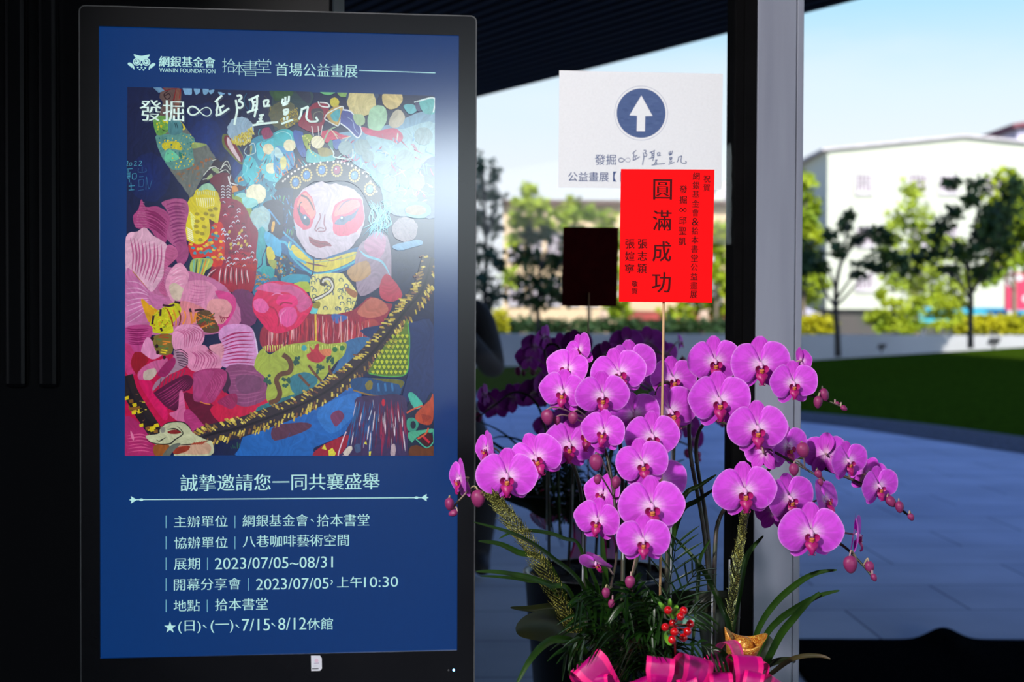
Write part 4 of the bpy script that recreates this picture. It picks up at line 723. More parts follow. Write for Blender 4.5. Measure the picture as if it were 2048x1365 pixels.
# rose
cv.crop(550, 400, 5.248)
cv.poly([(-230, 1050), (-160, 920), (-60, 860), (100, 860), (240, 900), (345, 990), (395, 1110), (330, 1230), (230, 1340), (60, 1400), (-60, 1380), (-140, 1290), (-220, 1180)], (206, 20, 86)); cv.poly([(-200, 930), (-60, 870), (80, 900), (60, 980), (-90, 960)], (206, 90, 150)); cv.poly([(90, 890), (240, 920), (345, 1010), (380, 1100), (260, 1180), (180, 1000), (60, 960)], (196, 80, 140)); cv.poly([(-220, 1060), (-130, 1040), (-60, 1130), (-120, 1190), (-210, 1150)], (220, 90, 160)); cv.poly([(50, 1000), (210, 1010), (240, 1100), (140, 1130), (20, 1090)], (222, 30, 120)); cv.poly([(60, 1150), (200, 1130), (230, 1250), (130, 1340), (40, 1260)], (216, 76, 150)); cv.line([(50, 1110), (90, 1080), (180, 1090)], 16, (150, 8, 60)); cv.line([(-60, 1120), (0, 1150), (40, 1250), (30, 1330)], 14, (160, 10, 66)); cv.line([(70, 1330), (60, 1220), (120, 1150)], 18, (226, 120, 180), taper=True); cv.line([(-40, 1010), (20, 980), (90, 1000)], 14, (228, 120, 180), taper=True)
# --- bottom right: green cloth, blue skirts, sleeve, tassels
cv.crop(550, 650, 5.054)
cv.poly([(700, 180), (950, 130), (1080, 330), (700, 560), (500, 640), (640, 380)], (50, 100, 150)); cv.poly([(-180, 900), (200, 740), (640, 480), (700, 560), (860, 620), (850, 860), (700, 1100), (400, 1240), (350, 1330), (-340, 1330), (-360, 1240)], (24, 92, 172)); cv.poly([(420, 900), (600, 760), (820, 690), (840, 800), (760, 960), (560, 1100)], (40, 110, 190)); cv.poly([(0, 1020), (330, 990), (330, 1060), (0, 1170)], (84, 46, 70)); cv.poly([(560, 920), (640, 860), (700, 920), (640, 1010), (600, 1020)], (110, 50, 90))
for i in range(60): 
    x, y = rnd.uniform(-300, 760), rnd.uniform(960, 1290); cv.line([(x, y), (x + rnd.uniform(20, 60), y + rnd.uniform(-70, 10))], rnd.uniform(10, 26), rnd.choice([(30, 110, 190), (22, 84, 160), (50, 130, 206), (20, 74, 150)]), taper=True) if y > 1330 - (x + 400) * .35 else None
cv.poly([(860, 60), (1340, -20), (1600, 0), (1600, 720), (1300, 760), (1340, 500), (1300, 300)], (22, 44, 96))
cloth = [(-210, 420), (-130, 240), (-50, 300), (100, 212), (270, 180), (400, 160), (540, 195), (715, 180), (700, 300), (600, 400), (480, 560), (360, 650), (100, 745), (-40, 800), (-90, 720), (-80, 560)]
cv.poly(cloth, (150, 166, 62)); cv.poly([(150, 540), (300, 480), (430, 540), (380, 640), (200, 700)], (40, 110, 130)); cv.poly([(0, 760), (200, 700), (380, 640), (260, 740), (0, 860), (-180, 900), (-170, 830)], (36, 104, 116)); [cv.line([(x, 190 + rnd.uniform(0, 30)), (x + rnd.uniform(-8, 8), 250 + rnd.uniform(0, 40))], 12, (196, 204, 100), taper=.2) for x in range(-120, 700, 24)]
cv.line([(80, 300), (140, 350), (165, 420), (140, 480), (60, 500), (15, 560), (40, 640), (50, 700), (20, 760), (-60, 790)], 50, (88, 56, 36)); [cv.disc(x + rnd.uniform(-36, 36), y + rnd.uniform(-46, 46), 15, 19, (30, 76, 66), .3, 9, .15) for (x, y) in ((235, 360), (115, 590), (465, 440), (-70, 560), (550, 350)) for _ in range(9)]; [cv.disc(x, y, 26, 28, (44, 110, 60), 0, 12, .1) for x, y in ((605, 250), (680, 235))]; cv.disc(295, 235, 27, 30, (60, 150, 160)); cv.poly([(360, 270), (350, 210), (385, 250), (420, 195), (450, 200), (445, 260), (520, 300), (460, 380), (370, 370), (320, 310)], (172, 40, 60)); cv.poly([(450, 260), (560, 240), (560, 310), (490, 310)], (206, 120, 80)); [cv.line(a, 26, (96, 60, 40)) for a in ([(340, 410), (400, 490), (470, 570)], [(550, 410), (560, 480), (620, 550)], [(240, 500), (300, 570), (350, 620)])]
# golden rope
def rope(path, wd, ticks, c0=(44, 36, 46)):
    P = spline(path, 10); cv.line(P, wd, c0, smooth=False); cv.line(P, wd * .12, (24, 20, 30), smooth=False)
    for i in range(ticks):
        t = rnd.uniform(0, len(P) - 2); a, b2 = P[int(t)], P[int(t) + 1]; d = (b2 - a) / (np.linalg.norm(b2 - a) + 1e-6); nn = np.array([-d[1], d[0]]); sd_ = rnd.choice((-1, 1)); q = rnd.uniform(.12, .42) * wd * sd_
        p = a + nn * q; l = rnd.uniform(.10, .24) * wd; e_ = nn * sd_ * l + d * l * .7
        cv.line([tuple(p), tuple(p + e_)], wd * rnd.uniform(.05, .10), rnd.choice([(176, 150, 60), (190, 170, 60), (140, 110, 50), (206, 190, 90), (110, 70, 50)]))
cv.crop(0, 0, 1)
rope([(864, 515), (852, 560), (838, 590), (808, 625), (782, 660), (745, 705), (700, 748), (650, 785), (590, 815), (520, 842), (470, 858), (425, 868), (395, 880)], 40, 420)
rope([(252, 752), (262, 785), (282, 820), (302, 850), (318, 874)], 30, 10, (36, 28, 32)); cv.crop(240, 650, 5.056)
for i in range(40):
    t = rnd.random(); x, y = 90 + 250*t + rnd.uniform(-60, 60), 730 + 360*t + rnd.uniform(-40, 40); cv.poly([(x - 22, y - 14), (x + 20, y - 22), (x + 26, y + 10), (x - 14, y + 18)], rnd.choice([(200, 180, 20), (206, 190, 30), (30, 20, 26), (30, 20, 26), (120, 80, 30)]), False)
# hand
cv.poly([(265, 1135), (300, 1115), (400, 1100), (410, 1050), (480, 990), (620, 978), (692, 1020), (740, 1090), (880, 1165), (930, 1180), (920, 1320), (560, 1328), (600, 1260), (520, 1290), (450, 1240), (330, 1195)], (178, 182, 148)); cv.poly([(560, 1230), (880, 1190), (900, 1300), (640, 1300)], (186, 150, 126)); cv.poly([(545, 1250), (700, 1220), (690, 1270), (560, 1310)], (140, 50, 30)); cv.poly([(350, 1220), (500, 1215), (470, 1300), (440, 1330), (360, 1330)], (140, 80, 30)); cv.poly([(430, 1330), (520, 1215), (620, 1200), (540, 1280), (500, 1330)], (90, 96, 90))
for a in ([(265, 1140), (300, 1180), (400, 1205), (510, 1200), (560, 1160), (640, 1100), (600, 1040), (575, 1025)], [(410, 1050), (480, 992), (620, 980), (692, 1020), (740, 1092)], [(480, 1060), (560, 1050), (630, 1090)], [(600, 1215), (740, 1205), (900, 1175)], [(370, 1160), (400, 1175), (430, 1160), (470, 1135)], [(500, 1230), (450, 1310)]): cv.line(a, 13, (30, 26, 28), taper=True)
cv.poly([(480, 1080), (560, 1060), (620, 1090), (540, 1105)], (120, 30, 30)); cv.disc(437, 1062, 26, 30, (130, 130, 120)); [cv.line([(760 + i*25, 1190 - i*4), (720 + i*20, 1210)], 9, (150, 60, 40)) for i in range(6)]; [cv.line([(1120 + i*22, 1180 + rnd.uniform(0, 60)), (1130 + i*20, 1250)], 14, (70, 160, 70), taper=True) for i in range(5)]
# sleeve scales
cv.crop(550, 650, 5.054)
slv = [(948, 490), (985, 400), (1060, 290), (1130, 180), (1280, 60), (1330, -60), (1362, 60), (1362, 280), (1330, 490), (1150, 525)]
cv.poly(slv, (84, 112, 24)); 
for i in range(8):
    for j in range(8):
        x, y = 990 + j*46 + (i % 2)*20, 480 - i*52
        if y < 470 - (x - 990) * 1.5 - 60 or x > 1345: continue
        cv.disc(x, y, 19, 20, (176, 190, 36), 0, 10, .12); cv.line([(x - 22, y - 6), (x, y + 24), (x + 22, y - 4)], 8, (62, 92, 24))
cv.line([(1340, -20), (1358, 150), (1350, 330), (1320, 495), (1150, 522), (950, 490)], 11, (70, 160, 70)); cv.scatter([(960, 330), (1160, 120), (1260, 20), (1280, 120), (1120, 260)], 60, lambda x, y: cv.line([(x, y), (x + rnd.uniform(20, 50), y + rnd.uniform(15, 50))], 15, rnd.choice([(196, 164, 60), (60, 44, 40), (176, 140, 50), (50, 40, 44)]), taper=True))
cv.poly([(780, 545), (960, 535), (1290, 555), (1275, 660), (1240, 712), (1000, 712), (790, 650)], (18, 66, 116)); cv.poly([(970, 540), (1285, 560), (1270, 640), (1240, 600), (1100, 570)], (96, 96, 30)); cv.disc(950, 610, 40, 52, (120, 110, 40), .2, 12, .15); cv.line([(790, 660), (1000, 715), (1240, 708)], 14, (140, 110, 40)); [cv.line([(1040 + i*70, 590), (1050 + i*70, 670)], 20, (40, 110, 170)) for i in range(3)]
cv.poly([(820, 740), (1000, 715), (1290, 715), (1340, 900), (1370, 1325), (640, 1328), (680, 1160), (800, 900)], (56, 40, 84)); cv.poly([(640, 1328), (390, 1328), (450, 1240), (640, 1140), (760, 1130)], (146, 26, 50))
for i in range(170):
    x = rnd.uniform(820, 1300); y = rnd.uniform(735, 800); bx = 700 + (x - 820) * 1.36 + rnd.uniform(-30, 30); t0 = rnd.uniform(0, .6); t1 = t0 + rnd.uniform(.2, .45)
    col = rnd.choice([(110, 20, 62), (140, 30, 70), (90, 18, 60), (70, 30, 60)] if x > 1050 else [(30, 70, 130), (24, 90, 150), (40, 50, 100), (100, 26, 66)])
    if rnd.random() < .08: col = (206, 196, 210)
    L = lambda t: (x + (bx - x) * t, y + (1325 - y) * min(1, t)); cv.line([L(t0), L((t0+t1)/2), L(min(1, t1))], rnd.uniform(5, 16), col, taper=True)
cv.disc(1095, 785, 18, 36, (176, 20, 50)); [cv.line([(945, 960), (965, 900), (975, 860)], 7, (190, 200, 220)), cv.line([(700, 1320), (640, 1320), (690, 1150), (720, 1080)], 11, (214, 190, 206)), cv.line([(1000, 840), (990, 760)], 4, (160, 160, 180))]
[cv.poly(a, (206, 200, 60), False) for a in ([(470, 1250), (500, 1205), (525, 1265)], [(540, 1270), (580, 1240), (620, 1300), (600, 1325), (545, 1325)], [(900, 1200), (920, 1170), (930, 1210)], [(950, 1280), (970, 1275), (965, 1325), (948, 1325)])]; cv.poly([(690, 1290), (760, 1220), (780, 1260), (730, 1325)], (200, 190, 180)); cv.poly([(800, 1220), (850, 1200), (870, 1270), (820, 1290)], (60, 80, 120)); cv.poly([(1175, 1220), (1215, 1210), (1210, 1325), (1170, 1325)], (170, 150, 160))
cv.poly([(1325, 880), (1400, 690), (1490, 810), (1600, 700), (1600, 1328), (1365, 1328), (1340, 1100)], (20, 34, 60)); cv.poly([(1342, 705), (1380, 682), (1440, 730), (1492, 812), (1420, 850), (1380, 800)], (62, 168, 150)); cv.poly([(1420, 905), (1560, 760), (1598, 700), (1598, 930), (1560, 1010), (1450, 985)], (172, 66, 36)); cv.line([(1330, 890), (1400, 850), (1490, 815)], 16, (190, 80, 50)); cv.poly([(1335, 960), (1400, 940), (1450, 1000), (1410, 1080), (1340, 1060)], (50, 140, 120)); cv.disc(1395, 1010, 28, 40, (20, 28, 50)); cv.poly([(1345, 1090), (1500, 1060), (1598, 1050), (1598, 1080), (1440, 1130), (1380, 1190)], (70, 160, 130)); cv.line([(1420, 1150), (1530, 1240), (1598, 1180), (1598, 1080)], 11, (70, 170, 140)); cv.poly([(1450, 1130), (1540, 1080), (1590, 1130), (1590, 1190), (1520, 1220)], (60, 20, 26)); cv.line([(1490, 1120), (1560, 1190)], 22, (190, 30, 50)); cv.line([(1440, 1150), (1520, 1100), (1550, 1040)], 16, (190, 84, 50)); cv.poly([(1368, 1235), (1440, 1215), (1520, 1250), (1598, 1225), (1598, 1328), (1368, 1328)], (96, 50, 20)); [cv.line([(1480 + i*10, 900 + i*2), (1500 + i*10, 990 - i*6)], 5, (110, 30, 24)) for i in range(9)]
cv.crop(0, 0, 1)
# title over the painting
cv.wob = 0
TI = (214, 240, 234)
cv.text('發掘', 281, 242.5, 368, 42, TI, -.008, .02)
inf = [(428 - 22 + 23*math.cos(a)/(1 + math.sin(a)**2), 223.5 + (23*math.sin(a)*math.cos(a)/(1 + math.sin(a)**2)) * 1.05 + (math.cos(a))*1.2) for a in np.linspace(0, 2*math.pi, 60)]
inf = [(x - 6, y) for x, y in inf]; cv.line(inf[:16], 1.8, TI, smooth=False); cv.line(inf[15:45], 3.2, TI, smooth=False); cv.line(inf[44:], 1.8, TI, smooth=False); cv.line(inf[24:36], 4.2, TI, taper=True, smooth=False)
handwriting(cv, lambda x, y: (240 + x / 5.6875 if x < 1830 else 550 + (x - 1810) / 5.46, 170 + y / 5.6875), 4.2, TI)
pt = cv.build('painting', m_paint, kiosk)
# ================================================================== PAPER NOTICE ON THE GLASS
PF = Frame(GF.at(0, 0, .0012), GU, (0, 0, 1))
m_paper = tone_mat('printed_paper', .75)
def quad_uv(F, pts): return [F.px(*p) for p in pts]
cv = Canvas(PF, 0, 6e-6)
cv.poly([(1118.5, 141), (1446, 147.5), (1443, 380), (1116.5, 375.5)], (250, 252, 255), False)
INK = (70, 92, 142)
ctr = (1282.3, 226.5)
cv.disc(*ctr, 53.4, 54.4, (150, 160, 190), n=64); cv.disc(*ctr, 52.8, 53.8, (250, 252, 255), n=64); cv.disc(*ctr, 48.8, 49.4, (82, 104, 152), n=64)
for i in range(60):
    a, r_ = rnd.uniform(0, 6.28), 40 * math.sqrt(rnd.random()); cv.disc(ctr[0] + r_*math.cos(a), ctr[1] + r_*math.sin(a), rnd.uniform(3, 8), rnd.uniform(1, 3), rnd.choice([(88, 110, 158), (76, 98, 146), (84, 106, 156)]))
cv.crop(1100, 120, 4.874)
cv.poly([(890, 346), (1000, 546), (928, 548), (925, 697), (844, 696), (848, 545), (774, 541)], (250, 252, 255), False)
cv.crop(0, 0, 1)
cv.text('發掘', 1189.5, 330, 1232, 21, INK)
inf = [(1249 + 11.5*math.cos(a)/(1 + math.sin(a)**2), 320.5 + 12*math.sin(a)*math.cos(a)/(1 + math.sin(a)**2)) for a in np.linspace(0, 2*math.pi, 50)]
cv.line(inf[:14] , .6, INK, smooth=False); cv.line(inf[13:37], 1.4, INK, smooth=False); cv.line(inf[36:], .6, INK, smooth=False)
handwriting(cv, lambda x, y: (1265 + (x - 1085) * .0905, 301 + (y - 125) * .0868), 1.5, INK)
cv.text('公益畫展', 1136, 363, 1217.5, 19, INK); cv.text('【', 1226, 363.5, 1233.5, 20, INK); cv.text('開幕', 1240.5, 363.5, 1281, 20, INK)
cv.v = cv.v; nt_ = cv.build('paper_notice', m_paper)
tag(nt_, 'white paper notice with a blue up arrow disc taped on the glass', 'notice')
# thickness of the sheet
MBp = MB(); q = [PF.at(*PF.px(*p), -.0006) for p in [(1118.5, 141), (1446, 147.5), (1443, 380), (1116.5, 375.5)]]

# ================================================================== RED GREETING CARD ON A BAMBOO STICK
CD = 2.30
CF = Frame(W(1238, 604, CD), W(1424, 606, CD) - W(1238, 604, CD), W(1242, 338, CD) - W(1238, 604, CD))
m_card = tone_mat('red_card_print', .75, spec=.15)
m_cardb = pmat('red_card_back', (.10, .004, .006, 1), (.08, .003, .005, 1), scale=30, rough=.8, spec=.1)
card = empty('greeting_card', W(1325, 1190, CD + .04)); tag(card, 'bright red card of vertical black writing on a thin stick above the orchids', 'card')
cv = Canvas(CF, .0008, 5e-6)
RQ = [(1242, 338.5), (1429, 339.5), (1424, 606), (1238, 604)]
cv.poly(RQ, (255, 6, 14), False); IK = (72, 14, 16)
def column(txt, pos, w, h, dx=0):
    """pos: ((x_top, y_top_of_first), (x_last, y_top_of_last)) of character boxes"""
    (xa, ya), (xb, yb) = pos; n = len(txt)
    for i, ch in enumerate(txt):
        t = i / max(1, n - 1); x, y = xa + (xb-xa)*t, ya + (yb-ya)*t
        if ch == '∞': cv.text('∞', x - w/2, y + h*.72, x + w/2, h*.48, IK, -.005)
        else: cv.text(ch, x - w/2, y + h, x + w/2, h, IK, 0, .014)
cv.crop(1220, 330, 4.707)
column('圓滿成功', ((494, 135), (482, 1010)), 172, 192)
column('網銀基金會&拾本書堂公益畫展', ((811, 72), (786, 1186)), 64, 70); column('祝賀', ((911, 98), (908, 180)), 62, 68)
column('發掘∞邱聖凱', ((690, 195), (680, 684)), 68, 72)
column('張志穎', ((306, 700), (300, 930)), 86, 88); column('張媗寧', ((187, 700), (182, 932)), 86, 88); column('敬賀', ((232, 1092), (230, 1160)), 54, 56)
cv.build('card_face', m_card, card)
cv.crop(0, 0, 1)
q = [CF.px(*p) for p in RQ]; b_ = MB(); b_.add([CF.at(u, v, .0006) for u, v in q] + [CF.at(u, v, -.0004) for u, v in q], [(0, 3, 2, 1), (4, 5, 6, 7), (0, 1, 5, 4), (1, 2, 6, 5), (2, 3, 7, 6), (3, 0, 4, 7)])
b_.build('card_back', m_cardb, card, smooth=False)
m_bam = pmat('bamboo_stick', (.62, .38, .19, 1), (.50, .29, .13, 1), scale=30, rough=.6, stretch=(1, 1, .1))
MB().tube([W(1328, 560, CD + .0045), W(1326.5, 680, CD + .0045), W(1325.2, 768, CD + .006), W(1322, 1000, CD + .02), W(1319, 1330, CD + .05)], .0021, 8).build('stick', m_bam, card)

# ================================================================== ORCHIDS
def orchid_mat():
    m = bpy.data.materials.new('orchid_petal'); m.use_nodes = True; nt = m.node_tree; b = bsdf(m)
    a = N(nt, 'ShaderNodeAttribute'); a.attribute_name = 'tone'; sp = N(nt, 'ShaderNodeSeparateColor'); nt.links.new(a.outputs['Color'], sp.inputs[0])
    base = N(nt, 'ShaderNodeValToRGB'); e = base.color_ramp.elements
    e[0].position = 0; e[0].color = (.92, .70, .90, 1); e[1].position = 1; e[1].color = (.84, .32, .90, 1)
    for p, c in ((.16, (.88, .55, .88, 1)), (.30, (.78, .23, .81, 1)), (.46, (.70, .085, .75, 1)), (.84, (.66, .055, .72, 1)), (.955, (.70, .10, .78, 1))):
        q = e.new(p); q.color = c
    nt.links.new(sp.outputs[0], base.inputs[0])
    # fine veins fanning out from the throat
    cb = N(nt, 'ShaderNodeCombineXYZ'); mu = N(nt, 'ShaderNodeMath', operation='MULTIPLY'); mu.inputs[1].default_value = 30; nt.links.new(sp.outputs[1], mu.inputs[0])
    m2 = N(nt, 'ShaderNodeMath', operation='MULTIPLY'); m2.inputs[1].default_value = 2.2; nt.links.new(sp.outputs[0], m2.inputs[0])
    nt.links.new(mu.outputs[0], cb.inputs[0]); nt.links.new(m2.outputs[0], cb.inputs[1]); nt.links.new(sp.outputs[2], cb.inputs[2])
    n = N(nt, 'ShaderNodeTexNoise'); n.inputs['Scale'].default_value = 1.0; n.inputs['Detail'].default_value = 3; nt.links.new(cb.outputs[0], n.inputs[0])
    vr = N(nt, 'ShaderNodeMapRange'); vr.inputs['From Min'].default_value = .42; vr.inputs['From Max'].default_value = .62; vr.inputs['To Min'].default_value = .80; vr.inputs['To Max'].default_value = 1.05; nt.links.new(n.outputs['Fac'], vr.inputs[0])
    ml = N(nt, 'ShaderNodeMixRGB', blend_type='MULTIPLY'); ml.inputs[0].default_value = .8; nt.links.new(base.outputs[0], ml.inputs[1]); nt.links.new(vr.outputs[0], ml.inputs[2])
    dk = N(nt, 'ShaderNodeMixRGB', blend_type='MULTIPLY'); dk.inputs[2].default_value = (.90, .60, .80, 1); nt.links.new(sp.outputs[2], dk.inputs[0]); nt.links.new(ml.outputs[0], dk.inputs[1])
    nt.links.new(dk.outputs[0], b.inputs['Base Color']); b.inputs['Roughness'].default_value = .55; b.inputs['Specular IOR Level'].default_value = .25
    b.inputs['Sheen Weight'].default_value = .12; b.inputs['Sheen Tint'].default_value = (1, .7, 1, 1)
    return m
m_pet = orchid_mat()
m_lip = pmat('orchid_lip', (.56, .014, .22, 1), (.30, .006, .10, 1), scale=110, rough=.4, spec=.4)
m_colm = pmat('orchid_column', (.86, .52, .80, 1), (.74, .30, .66, 1), scale=200, rough=.35, spec=.5)
m_call = pmat('orchid_callus', (.80, .33, .05, 1), (.38, .03, .05, 1), scale=420, rough=.5, ramp=(.45, .58))
m_stem = pmat('orchid_stem', (.055, .035, .028, 1), (.035, .045, .014, 1), scale=60, rough=.5)
m_ped = pmat('orchid_pedicel', (.40, .36, .16, 1), (.46, .26, .30, 1), scale=60, rough=.5)
m_bud = pmat('orchid_bud', (.36, .035, .17, 1), (.22, .025, .10, 1), scale=120, rough=.45, spec=.4, stretch=(1, 1, .3))
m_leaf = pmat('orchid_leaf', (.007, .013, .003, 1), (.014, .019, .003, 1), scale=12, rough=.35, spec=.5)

def mesh_from(name, mb, mat, smooth=True):
    me = bpy.data.meshes.new(name); me.from_pydata([tuple(v) for v in mb.v], [], mb.f); me.update()
    at = me.color_attributes.new('tone', 'FLOAT_COLOR', 'POINT'); at.data.foreach_set('color', np.array(mb.c, dtype=np.float32).ravel())
    me.shade_smooth(); me.materials.append(mat); return me
def petal_fan(mb, base, ang, rad, side, yf, shade):
    """broad petal: a fan from its claw; ang/rad give the outline, yf the relief"""
    ns, na = 11, 25
    A = np.linspace(0, 1, na); aa = np.interp(A, np.linspace(0, 1, len(ang)), [x[0] for x in spline([(a,) for a in ang], 8)][::8] if False else ang)
    rr_ = np.array([x[0] for x in spline([(r,) for r in rad], 8)]); rr = np.interp(A, np.linspace(0, 1, len(rr_)), rr_)
    pts, col = [], []
    for i in range(ns):
        s_ = (i / (ns - 1)) ** .85
        for j in range(na):
            th = R(aa[j]); r_ = rr[j] * s_
            x, z = r_ * math.cos(th), r_ * math.sin(th)
            pts.append((side * (base[0] + x), yf(s_, A[j], x, z), base[1] + z)); col.append((max(.004, s_), A[j] * .5 + (.5 if side > 0 else 0), shade, 1))
    mb.grid(pts, ns, na, col)
    if side > 0: mb.f[-(ns-1)*(na-1):] = [tuple(reversed(f)) for f in mb.f[-(ns-1)*(na-1):]]
def sepal(mb, base, deg, L, wd, y0, back, shade, off):
    ns, nw = 12, 9; pts, col = [], []; a = R(deg); d = (math.cos(a), math.sin(a)); n_ = (-d[1], d[0])
    for i in range(ns):
        s_ = i / (ns - 1); ww = wd * (math.sin(math.pi * min(1, (s_ * .93 + .04)) ** 1.15) ** .62)
        for j in range(nw):
            q = (j / (nw - 1)) * 2 - 1
            x = base[0] + d[0]*L*s_ + n_[0]*ww*q; z = base[1] + d[1]*L*s_ + n_[1]*ww*q
            pts.append((x, y0 + back*s_*s_ + .05*(q*q)*(1 - s_), z)); col.append((max(.004, max(s_ ** 1.0, abs(q)*.9*min(1, s_*3))), off + j / (nw - 1) * .5, shade, 1))
    mb.grid(pts, ns, nw, col)
def flower_mesh(seed, cup=0.0, droop=0.0):
    r_ = random.Random(seed); mb = MB(); j = lambda v, d=.03: v + r_.uniform(-d, d)
    sepal(mb, (0, .02), j(90, 4), j(.90), j(.33, .02), .045, .05 - cup*.3, .55, .1)
    sepal(mb, (-.02, -.05), j(232, 5), j(.90), j(.28, .02), .075, .10 - cup*.2, .55, .3)
    sepal(mb, (.02, -.05), j(308, 5), j(.90), j(.28, .02), .075, .10 - cup*.2, .55, .6)
    for sd_ in (-1, 1):
        c_ = cup + r_.uniform(-.04, .06); ph = r_.uniform(0, 6)
        yf = lambda s_, t, x, z: -.03 - c_*1.1*x*x + .10*s_*s_*(2*t - 1)**2 + .018*s_*s_*math.sin(9*t + ph) - .06*math.sin(math.pi*min(1, s_))*(1 - .5*s_)
        ang = [-78, -62, -46, -28, -10, 8, 26, 44, 60, 74, 88]; rad = [.34, .64, .82, .92, .97, .995, .985, .95, .87, .72, .30]
        petal_fan(mb, (.03, .0), [a + droop * (-10) + r_.uniform(-2, 2) for a in ang], [q * r_.uniform(.97, 1.03) for q in rad], sd_, yf, 0.0)
    return mesh_from('flower', mb, m_pet)
def lip_mesh(seed):
    r_ = random.Random(seed); mb = MB()
    # side lobes, standing up either side of the column
    for sd_ in (-1, 1):
        ns, nw = 9, 7; pts, col = [], []
        for i in range(ns):
            s_ = i / (ns - 1)
            for q_ in range(nw):
                q = (q_ / (nw - 1)); th = R(-60 + 150 * s_)
                rr = .05 + .165 * math.sin(math.pi * (.12 + .80 * s_)) * q
                pts.append((sd_ * (.045 + rr * math.cos(th) * .95), -.10 - .15 * q - .05 * math.sin(math.pi * s_), -.16 + rr * math.sin(th) * 1.05)); col.append((.01, 0, 0, 1))
        mb.grid(pts, ns, nw, col)
    # mid lobe, an anchor hanging down and forward with two curled tips
    ns, nw = 12, 9; pts, col = [], []
    prof = [(.05, 0), (.10, .1), (.17, .22), (.215, .36), (.19, .52), (.13, .68), (.085, .84), (.05, 1.0)]
    for i in range(ns):
        s_ = i / (ns - 1); w_ = np.interp(s_, [p[1] for p in prof], [p[0] for p in prof])
        for q_ in range(nw):
            q = (q_ / (nw - 1)) * 2 - 1
            pts.append((w_*q, -.16 - .20*math.sin(math.pi*s_*.7) + .13*q*q*(1 - s_*.4) - .02, -.17 - .52*s_)); col.append((.01, 0, 0, 1))
    mb.grid(pts, ns, nw, col)
    for sd_ in (-1, 1):
        pts = [(sd_*.03, -.24, -.66), (sd_*.09, -.28, -.70), (sd_*.12, -.26, -.64), (sd_*.09, -.22, -.60)]
        mb.tube([tuple(p) for p in spline(pts, 3)], [.018 - .0016*k_ for k_ in range(10)], 5)
    mb.c = mb.c + [(.01, 0, 0, 1)] * (len(mb.v) - len(mb.c))
    return mesh_from('lip', mb, m_lip)
def column_mesh():
    mb = MB(); mb.tube([(0, .02, .05), (0, -.08, .03), (0, -.17, -.01), (0, -.22, -.06)], [.055, .065, .075, .05], 10); mb.ball((0, -.235, -.075), .048, 6, 10); mb.c = [(.01, 0, 0, 1)] * len(mb.v)
    return mesh_from('column', mb, m_colm)
def callus_mesh():
    mb = MB(); mb.ball((0, -.235, -.20), .07, 6, 10, (1.05, .8, .85)); mb.ball((-.045, -.25, -.175), .035, 5, 8); mb.ball((.045, -.25, -.175), .035, 5, 8); mb.tube([(-.075, -.22, -.25), (0, -.30, -.27), (.075, -.22, -.25)], .02, 6); mb.c = [(.01, 0, 0, 1)] * len(mb.v)
    return mesh_from('callus', mb, m_call)
FM = [flower_mesh(1, .03), flower_mesh(5, .10), flower_mesh(9, .05, .35), flower_mesh(13, .18)]
LM = [lip_mesh(1), lip_mesh(2)]; CM = column_mesh(); KM = callus_mesh()
def bud_mesh():
    mb = MB(); n, m_ = 11, 18; pts = []
    for i in range(n):
        th = math.pi * i / (n - 1)
        for j in range(m_):
            a = 2*math.pi*j/m_; g = 1 - .13 * math.exp(-((math.sin(1.5*a)) / .22) ** 2) * math.sin(th)
            r_ = math.sin(th) * g; z = math.cos(th); pts.append((r_*math.cos(a)*.80*(1 + .18*z), r_*math.sin(a)*.72*(1 + .18*z), z))
    mb.grid(pts, n, m_, closed=True); mb.c = [(.01, 0, 0, 1)] * len(mb.v)
    return mesh_from('bud', mb, m_bud)
BM = bud_mesh()

